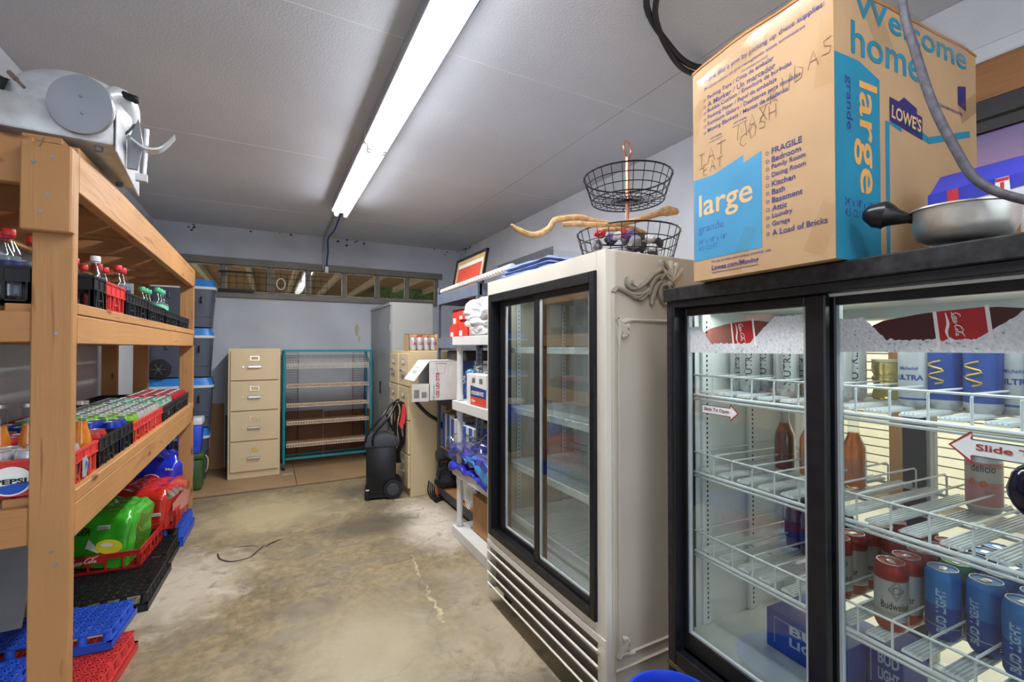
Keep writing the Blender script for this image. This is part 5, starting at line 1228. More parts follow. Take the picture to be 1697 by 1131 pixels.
b = B(); emblem(b, face((.0, -.186, .17), (1, 0, .08), off=.014), .048, 'PEPSI', wide=1.25); add_text(b, '24oz', face((.09, -.186, .25), (1, 0, 0), off=.014), 0, 0, h=.02, m=0, bold=.03); b.done('emblem_print', [white, ered, eblue, black], pp_, smooth=False)
b = thing('support_crate', 'black crate hidden behind the red pack, carrying the blue pack', 'crate', (-.80, 4.63, .0)); B().box(-.18, .18, -.16, .16, 0, .22).done('crate_wall', blackp, b, bevel=.004)
# two dark blue bottles standing behind
for i, (x, lb) in enumerate(((-.72, 'left dark blue bottle standing above the blue pack near the far post'), (-.66, 'right dark blue bottle standing above the blue pack near the far post'))):
    bottle('plastic_bottle', lb, 'bottle', (x-.03, 4.56, .58), .21, .026, None, 0, capm=blued, glassm=mat('dark_blue_bottle', '151d5a', .2, coat=.5))
# grey panel and brown carton under the near end
g = thing('leaning_sheet', 'grey sheet leaning under the near end of the lower shelf', 'sheet', (-.94, 2.5, .3)); b = B().box(-.14, .10, -.02, -.005, .0, .46, mtx=Matrix.Rotation(R(-24), 4, 'X')); b.done('sheet', mat('grey_sheet', '888b90', .55, var=.06), g, bevel=.002)
g = thing('cardboard_carton', 'brown cardboard carton in the shadow below the grey sheet', 'box', (-.97, 2.95, .0)); B().box(-.10, .10, -.05, .15, 0, .50).done('carton_box', kraftd, g, bevel=.003)
# ---------------- slicer on top ----------------
cast = mat('cast_aluminium', 'dfe2e6', .34, .5, var=.12, scale=14); plate = mat('brushed_disc', 'a9afb8', .3, .75, var=.05, scale=4); basem = mat('slicer_base_grey', 'c0c3c4', .38, .35, var=.12, scale=18)
sl = thing('meat_slicer', 'old aluminium meat slicer with a round steel guard on top of the wooden rack', 'slicer', (-.68, 2.043, 2.04), R(5))
b = B(); b.box(-.38, .225, -.15, .34, .014, .125); b.bevel(.012, 2); b.done('base', basem, sl)
b = B(); b.box(.226, .232, -.155, .375, -.005, .13); b.done('side_plate', mat('pale_side_plate', 'b9bbbf', .35, .2), sl, bevel=.002)
b = B(); add_text(b, 'WARING', face((.232, -.06, .05), (0, 1, 0)), 0, 0, w=.09, h=.022, bold=.02); add_ribbon(b, [(0, -.008), (.09, -.008)], .002, face((.232, -.06, .05), (0, 1, 0)), 0, 1); b.done('name_plate', mat('plate_blue_ink', '4a5a86', .5), sl, smooth=False)
for x, y in ((-.3, -.11), (.18, -.11), (.18, .28), (-.3, .28)):
    b = B(); b.cyl((x, y, 0), (x, y, .016), .010, .013, n=14); b.done('foot', mat('rubber_foot_grey', '77787c', .6), sl)
dn = Vector((-.10, -.93, -.30)).normalized()
def disc(b, c, nn, r, th_, n=48, dome=.0):
    c = Vector(c); u = Vector((0, 0, 1)).cross(nn).normalized(); v = nn.cross(u); M_ = Matrix(((u.x, v.x, nn.x, c.x), (u.y, v.y, nn.y, c.y), (u.z, v.z, nn.z, c.z), (0, 0, 0, 1)))
    b.lathe([(r*.98, -th_), (r, -th_*.5), (r, 0), (r*.97, th_*.4), (r*.5, th_*.5+dome*.8), (.0001, th_*.5+dome)], n, mtx=M_); return M_
b = B(); M_ = disc(b, (.15, -.192, .108), Vector((-.30, -.9, -.12)).normalized(), .088, .010, dome=.002); b.done('blade_guard', plate, sl, angle=50)
b = B()
for y in (.024, -.026): p = M_ @ Vector((.006, y, .0075)); b.blob(p, (.0045, .0045, .0045), 1, 0, 1, 2)
b.done('guard_screw', steel, sl)
b = B(); b.lathe([(.0001, .075), (.05, .073), (.105, .055), (.14, .02), (.148, 0), (.15, -.02), (.13, -.03), (.0001, -.03)], 48, mtx=Matrix.Translation((.09, .03, .185)) @ Matrix.Rotation(R(70), 4, 'X') @ Matrix.Diagonal((1.12, .93, 1, 1))); b.done('motor_housing', cast, sl, angle=60)
b = B(); b.tube([Matrix.Translation((.09, .03, .185)) @ Matrix.Rotation(R(70), 4, 'X') @ Vector((.166*math.cos(a), .138*math.sin(a), .0)) for a in [i*2*PI/40 for i in range(40)]], .0045, 8, closed=True); b.done('housing_ring', mat('dark_gap', '23242a', .6), sl)
b = B(); b.tube([(.17, -.03, .20), (.21, -.01, .24), (.235, .02, .22), (.24, .04, .17), (.235, .04, .12)], .03, 12, smooth=4, radii=[.02, .03, .034, .028, .022]); b.done('cast_neck', cast, sl)
b = B(); b.cyl((.22, -.02, .245), (.262, -.03, .232), .013, n=14); b.blob((.262, -.03, .232), (.014, .014, .014), 2, .1, 3, 2); b.done('tension_knob', black, sl)
b = B(); b.cyl((.175, -.12, .14), (.21, -.13, .125), .009, n=12); b.done('clamp_bolt', steel, sl)
b = B(); b.prism([(0, 0), (.03, 0), (.045, .1), (.03, .2), (.012, .2), (0, .12)], .012, Matrix.Translation((.235, .02, .0)) ); b.done('carriage_plate', mat('grey_cast', '8e9196', .4, .6), sl, bevel=.002)
b = B(); AP, _ = catmull([Vector(p) for p in ((.25, 0, .095), (.285, 0, .072), (.32, 0, .074), (.345, 0, .095), (.375, -.01, .135))], 6)
b.grid(lambda u, v: AP[min(len(AP)-1, int(u*(len(AP)-1)+.5))]+Vector((0, (-.028 if v < .4 or v > .9 else .028)*(1.0-.25*u), (.0035 if .2 < v < .7 else -.0035)))+Vector((0, 0, 0)), len(AP)-1, 4); b.done('pusher_arm', cast, sl)
b = B(); b.cyl((.29, .0, .085), (.292, -.002, .145), .007, n=12); b.cyl((.285, .0, -.03), (.29, .0, .075), .006, n=12); b.box(.262, .295, -.01, .012, -.045, -.02); b.done('pusher_rod', cast, sl)
b = B(); b.cyl((-.02, -.13, .185), (.0, -.15, .16), .007, n=10); b.cyl((0, -.15, .16), (.02, -.165, .135), .005, n=10); b.done('lever_handle', mat('rusty_pin', '8e7f76', .5, .6), sl)
b = B(); b.blob((-.80, 2.12, 2.20), (.09, .10, .09), 4, .35, 2.2, 3); b.blob((-.88, 2.02, 2.16), (.07, .09, .10), 9, .35, 2.2, 3); tag(b.done('dark_bag', mat('black_fabric', '2b2d2a', .85, var=.3)), 'dark crumpled bag lying behind the slicer at the left edge', 'bag')
pl_ = thing('pliers', 'red-handled tool with a dark blue tip hanging at the left edge by the slicer', 'tool', (-.70, 1.80, 2.12))
b = B(); b.tube([(-.03, 0, .10), (-.022, 0, .06), (-.008, 0, .03), (.004, 0, .01)], .007, 10, smooth=4); b.done('handle_grip', mat('orange_red_grip', 'd9502f', .45), pl_)
b = B(); b.tube([(.003, 0, .012), (.012, -.002, -.01), (.02, -.003, -.028)], .008, 10, smooth=4); b.done('handle_tip', mat('navy_grip', '23275a', .4), pl_)
# ---------------- items on the cream cooler ----------------
wireb = mat('black_wire', '17181a', .4, .3); copper = mat('copper_tube', 'c98a6c', .3, .7, var=.01)
bs = thing('tiered_wire_basket', 'two-tier black wire fruit basket with a copper pole and ring on the cream cooler', 'basket', (1.453, 1.60, ZT))
def basket(rt, rb, z0, z1, hub):
    b = B(); N = 26
    for k, (r_, z) in enumerate([(rt, z1), (rt-(rt-rb)*.33, z0+(z1-z0)*.67), (rt-(rt-rb)*.66, z0+(z1-z0)*.33), (rb, z0)]):
        b.tube([(r_*math.cos(a), r_*math.sin(a), z) for a in [2*PI*i/36 for i in range(36)]], .0036 if k in (0,) else .0022 if k < 3 else .003, 6, closed=True)
    for r_ in (rb*.2, rb*.45, rb*.72): b.tube([(r_*math.cos(a), r_*math.sin(a), z0) for a in [2*PI*i/30 for i in range(30)]], .0022, 6, closed=True)
    for k in range(N):
        a = 2*PI*k/N; c, s = math.cos(a), math.sin(a)
        b.tube([(rb*.15*c, rb*.15*s, z0), (rb*c, rb*s, z0), (rt*c, rt*s, z1), ((rt+.006)*c, (rt+.006)*s, z1+.001)], .0018, 5)
    return b.done('wire_bowl', wireb, bs)
basket(.228, .19, .006, .155, 0); basket(.197, .162, .307, .415, 0)
B().cyl((0, 0, 0), (0, 0, .515), .0085, n=16).done('pole', copper, bs)
B().tube([(.036*math.cos(a)*.92, .012*math.cos(a), .548+.036*math.sin(a)) for a in [2*PI*i/28 for i in range(28)]], .0042, 8, closed=True).done('ring_handle', copper, bs)
B().cyl((0, 0, .303), (0, 0, .31), .028, n=20).done('hub_plate', wireb, bs)
drift = mat('driftwood', 'c9a173', .8, var=.22, scale=40, bump=.5, bscale=60)
b = B(); b.tube([(.823, 1.55, 1.872), (.854, 1.55, 1.855), (.923, 1.55, 1.843), (.989, 1.55, 1.873), (1.022, 1.55, 1.913), (1.08, 1.55, 1.931), (1.151, 1.55, 1.943), (1.212, 1.55, 1.938), (1.328, 1.54, 1.935), (1.40, 1.53, 1.93)], .01, 9, smooth=5, radii=[.005, .011, .013, .012, .013, .013, .013, .011, .009, .005])
tag(b.done('driftwood_branch', drift), 'long bent driftwood branch sticking out to the left of the wire basket', 'branch')
b = B(); b.tube([(1.025, 1.5, 1.885), (1.091, 1.5, 1.897), (1.185, 1.5, 1.905), (1.31, 1.5, 1.923), (1.43, 1.5, 1.959), (1.549, 1.5, 2.004), (1.60, 1.5, 2.02), (1.661, 1.5, 2.025)], .01, 9, smooth=5, radii=[.009, .012, .011, .010, .013, .016, .024, .013])
tag(b.done('driftwood_branch', drift), 'driftwood branch with a thick knotted right end rising across the lower basket', 'branch')
b = B(); b.tube([(1.313, 1.62, 1.926), (1.415, 1.62, 1.943), (1.486, 1.62, 1.955), (1.55, 1.62, 1.945), (1.60, 1.62, 1.92), (1.66, 1.62, 1.90)], .012, 9, smooth=5, radii=[.008, .012, .012, .014, .02, .016])
tag(b.done('driftwood_branch', drift), 'short stubby driftwood piece lying down inside the lower basket', 'branch')
gl = thing('cloth_garland', 'red, grey and purple rosette cloth garland heaped in the lower basket', 'garland', (1.43, 1.58, ZT+.02))
cols = [mat('garland_red', 'b8323c', .8), mat('garland_grey', '8d8d93', .8), mat('garland_violet', '6c5a8f', .8), mat('garland_dark', '3d3f42', .8), mat('garland_pale', 'c9c9cd', .8)]
random.seed(11)
for i in range(34):
    a = random.uniform(2.2, 6.0); r_ = random.uniform(.03, .155); x, y, z = r_*math.cos(a), r_*math.sin(a)*.9, random.uniform(.01, .115)
    b = B(); 
    for k in range(3): b.blob((x+random.uniform(-.008, .008), y+random.uniform(-.008, .008), z+random.uniform(-.008, .008)), (.022, .02, .017), i*3+k, .55, 3.5, 2)
    b.done('rosette', cols[i % 5], gl)
filmblue = mat('blue_film_sheet', 'a3b5ea', .35, var=.12, scale=10, coat=.4)
tp = thing('plastic_tarp_pack', 'folded blue plastic sheets in a clear sleeve on top of the cream cooler', 'tarp', (1.33, 2.0, ZT))
def sheet(b, w, l, z, amp, seed, th_=.01, ns=7):
    def top(u, v):
        x, y = (u-.5)*w, (v-.5)*l; e = min(u, 1-u, v, 1-v)*8
        return Vector((x+.012*noise.noise(Vector((u*5, v*5, seed))), y+.012*noise.noise(Vector((u*5, v*5, seed+9))), z+th_*min(1, e+.1)+amp*(.5+.8*noise.noise(Vector((u*ns*.7, v*ns*.3, seed))))*min(1, e+.2)+amp*.15*abs(noise.noise(Vector((u*18, v*9, seed))))))
    b.grid(top, 26, 26)
    b.grid(lambda u, v: Vector(((u-.5)*w, (v-.5)*l, z-.001)), 2, 2); return b
for i in range(3): sheet(B(), .46-.02*i, .50-.03*i, .004+i*.024, .018, i*5, .02).done('folded_sheet', filmblue, tp, angle=70) if 0 else None
for i in range(3):
    b = B(); sheet(b, .44-.02*i, .50-.03*i, .004+i*.022, .016, i*5, .02); b.done('folded_sheet', filmblue, tp, angle=70)
b = B(); sheet(b, .50, .58, .072, .02, 44, .008); b.done('clear_sleeve', film, tp, angle=70)

# ---------------- stack of wheeled coolers ----------------
slate = mat('slate_plastic', '4d5361', .4, var=.05); lidb = mat('azure_plastic', '2a82d6', .35); whitep = mat('white_plastic', 'd9dcdf', .4); slatel = mat('slate_trim', '5d6473', .45)
def chest(label, z, h, y=5.70, x1=-.515, w=.56, d=.42, wheel=False, loc_rz=R(4)):
    t = thing('wheeled_cooler', label, 'cooler box', (x1-w/2, y+d/2, z), loc_rz); w2, d2 = w/2, d/2
    b = B()
    def body(u, v):
        a = 2*PI*u; e = .28; k = .90+.10*v; ca, sa = math.cos(a), math.sin(a)
        return Vector((math.copysign(abs(ca)**e, ca)*w2*k, math.copysign(abs(sa)**e, sa)*d2*k, h*.80*v))
    b.grid(body, 48, 4, closeu=True); b.box(-w2*.88, w2*.88, -d2*.88, d2*.88, 0, .01); b.done('cooler_body', slate, t, angle=50)
    def slab(z0, z1, k0, k1, m_, n_):
        b = B(); pts = []
        def f(u, v):
            a = 2*PI*u; e = .28; ca, sa = math.cos(a), math.sin(a); vv = min(max((v-.15)/.6, 0), 1); k = (k0+(k1-k0)*vv) if .1 < v < .8 else (0 if (v < .05 or v > .9) else (k0 if v < .5 else k1*.96)); zz = z0+(z1-z0)*vv
            return Vector((math.copysign(abs(ca)**e, ca)*w2*k, math.copysign(abs(sa)**e, sa)*d2*k, zz))
        b.grid(f, 48, 14, closeu=True); return b.done(n_, m_, t, angle=50)
    slab(h*.79, h*.84, 1.03, 1.04, whitep, 'rim_band'); slab(h*.84, h*.985, 1.02, .94, lidb, 'cooler_lid')
    B().box(-w2*.86, w2*.86, -d2*.955, -d2*.90, h*.22, h*.235).done('body_rib', slatel, t, bevel=.002)
    b = B(); b.tube([(w2*.55, -d2*.99, h*.62), (w2*.55, -d2*1.1, h*.60), (w2*.55, -d2*1.1, h*.52), (w2*.55, -d2*.97, h*.50)], .008, 8); b.done('latch', black, t)
    b = B(); b.box(w2*.985, w2*1.0, -.07, .03, h*.56, h*.72); b.done('side_label', mat('cooler_label', '9fb8c9', .5), t, bevel=.001)
    b = B(); b.tube([(-w2*.4, -d2*.98, h*.72), (-w2*.4, -d2*1.08, h*.70), (-w2*.4, -d2*1.08, h*.58), (-w2*.4, -d2*.97, h*.56)], .007, 8); b.done('carry_handle', slatel, t)
    if wheel:
        for yy, s_ in ((-d2-.045, 1), (d2+.005, 1)):
            b = B(); c = (-w2*.62, yy, .085); mt = Matrix.Translation(c) @ Matrix.Rotation(-PI/2, 4, 'X'); b.lathe([(.06, 0), (.095, .004), (.10, .02), (.095, .036), (.06, .04)], 28, mtx=mt); w_ = b.done('wheel', black, t)
            b = B()
            for k in range(6): a = 2*PI*k/6; b.bar(Vector(c)+Vector((.012*math.cos(a), -.003, .012*math.sin(a))), Vector(c)+Vector((.062*math.cos(a), -.003, .062*math.sin(a))), .012, .006)
            b.cyl(Vector(c)+Vector((0, -.008, 0)), Vector(c)+Vector((0, .002, 0)), .016, n=14); b.done('wheel_spoke', mat('grey_spoke', '55585f', .4), w_)
chest('big wheeled cooler box at the bottom of the stack, behind the green box', .022, .545, x1=-.545, w=.52)
chest('big wheeled cooler box, second from the bottom of the stack', .570, .52)
chest('big wheeled cooler box with its spoked wheel showing, second from the top', 1.095, .51, wheel=True)
chest('big wheeled cooler box on top of the stack, up against the high window', 1.612, .50, x1=-.50)
gb_ = thing('green_jug_cooler', 'dark green box cooler on the platform beside the rack, under the small blue one', 'cooler box', (-.62, 5.42, .022))
gm = mat('army_green_plastic', '3c5a2c', .45)
b = B(); b.box(-.14, .07, -.10, .10, 0, .30); b.bevel(.03, 3); b.done('cooler_body', gm, gb_); b = B(); b.box(-.15, .08, -.11, .11, .30, .355); b.bevel(.015, 2); b.done('cooler_lid', gm, gb_)
B().tube([(.09, -.02, .32), (.11, -.03, .28), (.105, -.03, .20), (.09, -.02, .16)], .006, 8, smooth=4).done('bail_handle', mat('tan_cord', 'b9ab8b', .7), gb_)
bb_ = thing('small_blue_cooler', 'small bright blue lunch cooler with a white lid, on the green box', 'cooler box', (-.64, 5.42, .378))
b = B(); b.prism([(-.10, 0), (.07, 0), (.085, .27), (-.115, .27)], .2, Matrix.Translation((0, -.1, 0))); b.bevel(.012, 2); b.done('cooler_body', mat('bright_blue_plastic', '2b4fd6', .35), bb_)
for k in range(5): B().box(-.08, .06, -.104, -.098, .03+k*.022, .038+k*.022).done('body_rib', MC['bright_blue_plastic'], bb_, bevel=.001)
b = B(); b.box(-.12, .09, -.105, .105, .271, .34); b.bevel(.015, 2); b.done('cooler_lid', whitep, bb_)

# ---------------- filing cabinet ----------------
beige = mat('beige_steel', 'cdb994', .42, var=.03, scale=3); beiged = mat('beige_side', 'c2ae88', .45)
brass = mat('yellow_card', 'd9a851', .5); chrome = mat('chrome', 'd9dadc', .15, 1)
def cabinet(name, label, x, y, z, rz, w, d, h, n=4, kick=.07, cardm=None):
    t = thing(name, label, 'filing cabinet', (x, y, z), rz)      # front faces local -y
    b = B(); b.box(-w/2, w/2, .006, d, 0, h); b.done('cabinet_body', beige, t, bevel=.003)
    dh = (h-kick-.02)/n
    for k in range(n):
        z0 = kick+dh*k; b = B(); b.box(-w/2+.022, w/2-.022, -.014, .006, z0+.006, z0+dh-.006); dr_ = b.done('drawer', beige, t, bevel=.003)
        b = B(); b.box(-.045, .045, -.02, -.0142, z0+dh*.66, z0+dh*.82); f = b.done('card_frame', chrome, dr_, bevel=.002)
        B().box(-.034, .034, -.0215, -.0195, z0+dh*.685, z0+dh*.795).done('card', cardm or brass, dr_, smooth=False)
        b = B(); b.box(-.06, .06, -.042, -.032, z0+dh*.43, z0+dh*.50); b.box(-.058, -.048, -.033, -.014, z0+dh*.435, z0+dh*.49); b.box(.048, .058, -.033, -.014, z0+dh*.435, z0+dh*.49); b.done('drawer_pull', chrome, dr_, bevel=.003)
        B().cyl((-w*.22, -.022, z0+dh*.46), (-w*.22, -.014, z0+dh*.46), .008, n=12).done('latch', chrome, dr_)
    return t
cabinet('filing_cabinet', 'tall beige four-drawer filing cabinet alone on the plywood platform', -.118, 5.585, .022, 0, .485, .58, 1.365)
cabinet('filing_cabinet', 'beige filing cabinet seen side-on, nearest the metal shelving', 1.18, 4.43, 0, R(-90), .385, .62, 1.365, cardm=whitep)
cabinet('filing_cabinet', 'beige filing cabinet seen edge-on, next to the tall grey wardrobe', 1.18, 4.817, 0, R(-90), .38, .62, 1.365, cardm=whitep)
# grey wardrobe
gsteel = mat('grey_steel', 'a3a6a6', .42, .15, var=.04, scale=2); gsteeld = mat('grey_steel_door', '94979a', .38, .2)
wr_ = thing('steel_wardrobe', 'tall light grey steel storage cabinet behind the beige filing cabinets', 'cabinet', (1.45, 5.55, 0))
wd(B().box(1.195, 1.66, 5.03, 6.1, .02, 1.895), 'cabinet_body', gsteel, wr_, bevel=.003)
for a, c in ((5.04, 5.558), (5.564, 6.09)): 
    wd(B().box(1.18, 1.196, a, c, .07, 1.86), 'door', gsteeld, wr_, bevel=.003)
for z in (.35, 1.0, 1.62): wd(B().cyl((1.176, 5.04, z-.03), (1.176, 5.04, z+.03), .006, n=8), 'hinge', gsteel, wr_)
wd(B().box(1.168, 1.18, 5.50, 5.53, .86, 1.0), 'handle', black, wr_, bevel=.003)
wd(B().box(1.172, 1.19, 5.03, 6.1, 1.862, 1.893), 'top_rail', gsteel, wr_, bevel=.002)
# ---------------- teal bread rack ----------------
tealm = mat('teal_enamel', '17818f', .35); cream = mat('cream_wire', 'd8d0c2', .4); hb = mat('brown_hardboard', 'b0906f', .7)
rk = thing('wire_display_rack', 'teal-framed wire display rack with five sloping shelves between the filing cabinets', 'rack', (.655, 5.93, .022))
RX0, RX1, RY0, RY1 = .165, 1.115, 5.74, 6.08
for x in (RX0, RX1):
    wd(B().tube([(x, RY0, .08), (x, RY0, 1.33), (x, RY0+.02, 1.36), (x, RY1, 1.36), (x, RY1, .1)], .014, 10), 'side_frame', tealm, rk)
    for y in (RY0, RY1):
        b = B(); b.cyl((x-.012, y, .052), (x+.012, y, .052), .028, n=16); b.box(x-.014, x+.014, y-.01, y+.01, .055, .09); wd(b, 'caster', black, rk)
wd(B().bar((RX0, RY0, 1.36), (RX1, RY0, 1.36), .026, .026), 'crossbar', tealm, rk); wd(B().bar((RX0, RY1, 1.36), (RX1, RY1, 1.36), .026, .026), 'crossbar', tealm, rk)
wd(B().bar((RX0, RY0+.03, .14), (RX1, RY0+.03, .14), .022, .022), 'crossbar', tealm, rk)
wd(B().bar((RX0, RY1, .12), (RX1, RY1, .12), .02, .02), 'crossbar', tealm, rk)
for i, z in enumerate((1.16, .945, .725, .525, .275)):
    za, zb_ = z, z+.015 if i else z+.10; ya, yb_ = RY0-.005, RY1-.06
    b = B(); x0_, x1_ = RX0+.03, RX1-.03
    for (yy, zz) in ((ya, za), (ya, za+.035), (yb_, zb_), ((ya+yb_)/2, (za+zb_)/2)): b.tube([(x0_, yy, zz), (x1_, yy, zz)], .0035, 6)
    for k in range(34):
        x = x0_+(x1_-x0_)*k/33; b.tube([(x, ya, za+.035), (x, ya, za), (x, yb_, zb_)], .0022, 5)
    if i == 0:
        for k in range(45):
            x = x0_+(x1_-x0_)*k/44; b.tube([(x, ya-.01, za), (x, ya-.01, za+.05), (x, yb_, za+.16)], .0022, 5)
        b.tube([(x0_, ya-.01, za+.05), (x1_, ya-.01, za+.05)], .003, 6); b.tube([(x0_, yb_, za+.16), (x1_, yb_, za+.16)], .003, 6)
    s_ = wd(b, 'wire_shelf', cream, rk)
    if i > 0:
        bb = B(); m_ = math.atan2(zb_-za, yb_-ya); v = [(x0_+.01, ya+.01, za+.007), (x1_-.01, ya+.01, za+.007), (x1_-.01, yb_-.01, zb_+.006), (x0_+.01, yb_-.01, zb_+.006)]
        V = [bb.bm.verts.new(p) for p in v]+[bb.bm.verts.new((p[0], p[1], p[2]+.004)) for p in v]
        for q in ((0, 1, 2, 3), (7, 6, 5, 4), (0, 4, 5, 1), (1, 5, 6, 2), (2, 6, 7, 3), (3, 7, 4, 0)): bb.bm.faces.new([V[k] for k in q])
        wd(bb, 'shelf_board', hb, rk, smooth=False)
b = B()
for k in range(40): z = .2+k*.029; b.tube([(RX0+.02, RY1-.005, z), (RX0+.16, RY1-.005, z)], .002, 4); b.tube([(RX1-.16, RY1-.005, z), (RX1-.02, RY1-.005, z)], .002, 4)
for x in (RX0+.02, RX0+.16, RX1-.16, RX1-.02): b.tube([(x, RY1-.008, .18), (x, RY1-.008, 1.34)], .003, 5)
wd(b, 'wire_back', wireb, rk)
b = thing('paper_scrap', 'small pale paper scrap on the plywood under the rack', 'paper', (.20, 5.55, .024)); B().box(-.05, .05, -.04, .04, 0, .002).done('paper', mat('pale_paper', 'a9a79f', .8), b, smooth=False)

# ---------------- battery charger with jump leads ----------------
bp_ = mat('charger_black', '17181b', .3, var=.15, scale=20); dg = mat('charger_grey', '3c3f45', .45)
bc_ = thing('battery_charger', 'black wheeled battery charger with cables and a red clamp in front of the cabinets', 'charger', (.955, 4.40, 0), R(-12))
b = B(); b.prism([(-.135, .03), (.125, .03), (.13, .48), (-.14, .48)], .2, Matrix.Translation((0, -.1, 0))); b.bevel(.012, 2); b.done('housing', bp_, bc_)
b = B(); b.prism([(-.15, .48), (.155, .48), (.15, .56), (.05, .60), (-.08, .59), (-.15, .53)], .23, Matrix.Translation((0, -.115, 0))); b.bevel(.012, 2); b.done('control_head', dg, bc_)
b = B(); b.box(-.05, .06, -.05, .05, .588, .602); b.done('display_panel', black, bc_, bevel=.003)
b = B(); b.box(-.15, -.10, -.11, .11, 0, .10); b.bevel(.01); b.box(-.145, .10, -.105, .105, .02, .04); b.done('foot', bp_, bc_)
for k in range(11): B().box(-.139, -.1355, -.08, .08, .14+k*.028, .154+k*.028).done('vent_slat', dg, bc_, smooth=False)
for y in (-.125, .095):
    b = B(); b.lathe([(.045, 0), (.085, .002), (.09, .015), (.085, .028), (.045, .03)], 30, mtx=Matrix.Translation((.10, y, .09)) @ Matrix.Rotation(-PI/2, 4, 'X')); w_ = b.done('wheel', bp_, bc_)
    b = B(); b.lathe([(.001, -.006), (.05, -.004), (.055, .0), (.001, .001)], 22, mtx=Matrix.Translation((.10, y, .09)) @ Matrix.Rotation(-PI/2, 4, 'X')); b.done('wheel_hub', dg, w_)
b = B(); b.tube([(-.14, -.10, .50), (-.13, -.11, .60), (.0, -.09, .76), (.10, .0, .88), (.16, .0, .90)], .011, 8, smooth=5); b.tube([(-.08, -.115, .50), (-.07, -.12, .60), (.05, -.10, .74), (.13, -.02, .86), (.18, 0, .88)], .011, 8, smooth=5); b.tube([(.10, .0, .88), (.11, .02, .84), (.10, .04, .60)], .01, 8, smooth=4); b.done('push_handle', bp_, bc_)
b = B()
for (dx, r_) in ((.11, .012), (.125, .012), (.16, .010), (.19, .010), (.175, .011)):
    b.tube([(dx, -.01, .88), (dx+.02, -.02, .80), (dx-.02+.04*random.random(), -.03, .64), (dx+.01, -.02, .50), (dx-.03, .0, .40), (dx-.02, .02, .30)], r_, 8, smooth=5)
b.done('cable', bp_, bc_)
b = B(); b.prism([(0, 0), (.035, .02), (.045, .11), (.03, .20), (.01, .20), (.0, .1), (-.02, .0)], .03, Matrix.Translation((.175, -.06, .66))); b.prism([(-.02, .0), (.0, .0), (-.03, .06), (-.04, .05)], .03, Matrix.Translation((.19, -.06, .63))); b.bevel(.003); b.done('red_clamp', mat('clamp_red', 'cc2a26', .4), bc_)
b = B(); b.prism([(0, 0), (.02, .02), (.03, .11), (.015, .17), (.0, .1)], .025, Matrix.Translation((.05, -.07, .62))); b.bar((.04, -.08, .78), (.09, -.06, .64), .012, .02); b.bevel(.002); b.done('black_clamp', bp_, bc_)
# cola can carton on the cabinets
cct = thing('can_carton', 'open cardboard tray of silver diet cola cans on the beige cabinets', 'carton', (1.33, 4.40, 1.365))
b = B(); b.box(-.13, .14, -.10, .14, 0, .006); b.box(-.13, .14, .13, .14, 0, .165); b.box(-.13, -.124, -.02, .14, 0, .165); b.box(.134, .14, -.10, .14, 0, .165); b.box(-.13, .14, -.02, -.015, .12, .165); b.box(-.13, .14, -.02, .14, .160, .165); b.done('carton_box', kraft, cct, bevel=.001)
b = B(); add_poly(b, [(-.08, .135), (-.02, .145), (-.02, .16), (-.08, .15)], face((.03, -.02, 0), (1, 0, 0), off=.002)); add_poly(b, [(.04, .13), (.08, .155), (.09, .155), (.05, .125)], face((.0, -.02, 0), (1, 0, 0), off=.002)); b.done('red_print', ered, cct, smooth=False)
dc = make_can('diet_cola_can', 'silver can with red letters in the front row of the cardboard tray on the cabinets', 'can', [mat('diet_silver', 'c9cbcf', .3, .5), alum], [(1, 0)], h=.122, r=.033, deco=lambda b, r, h: [add_text(b, 'Coke', Matrix(), 0, h*.42, w=.058, h=.03, m=0, bold=.03, wrap=(r, -PI/2-.8, False)), [mat('coke_red', 'b9242f', .4)]][1], group='diet cola cans on the cabinets')
for i in range(4):
    lbl = '%s silver can with red letters from the left in the tray on the cabinets' % ORD[i]
    if i == 0: dc.location = (1.235, 4.345, 1.372); dc['label'] = lbl
    else: dup(dc, (1.235+.0672*i, 4.345, 1.372), .15*i, lbl)
# ---------------- grey metal shelving ----------------
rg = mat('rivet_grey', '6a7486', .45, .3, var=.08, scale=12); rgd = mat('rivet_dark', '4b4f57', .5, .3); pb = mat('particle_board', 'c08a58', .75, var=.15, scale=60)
ms_ = thing('metal_shelving', 'grey slotted steel shelving with particle board decks along the right wall', 'shelf unit', (1.65, 3.7, 0))
MX0, MX1, MY0, MY1 = 1.42, 1.88, 3.22, 4.17
def angle_post(x, y, sx, sy):
    b = B(); a, c = sorted((x, x+sx*.035)); b.box(a, c, min(y, y+sy*.003), max(y, y+sy*.003), 0, 1.96); a, c = sorted((y, y+sy*.035)); b.box(min(x, x+sx*.003), max(x, x+sx*.003), a, c, 0, 1.96)
    p = wd(b, 'post', rg, ms_, smooth=False)
    b = B(); yy = y-sy*.0006
    for k in range(50): b.box(x+sx*.012 if sx > 0 else x-.020, x+.020 if sx > 0 else x-.012, min(y, yy), max(y, yy), .04+k*.038, .06+k*.038); b.box(min(x, x-sx*.0006), max(x, x-sx*.0006), y+sy*.012 if sy > 0 else y-.020, y+.020 if sy > 0 else y-.012, .04+k*.038, .06+k*.038)
    o = wd(b, 'slot_row', black, ms_, smooth=False); o['kind'] = 'stuff'
for x, sx in ((MX0, 1), (MX1, -1)):
    for y, sy in ((MY0, 1), (MY1, -1)): angle_post(x, y, sx, sy)
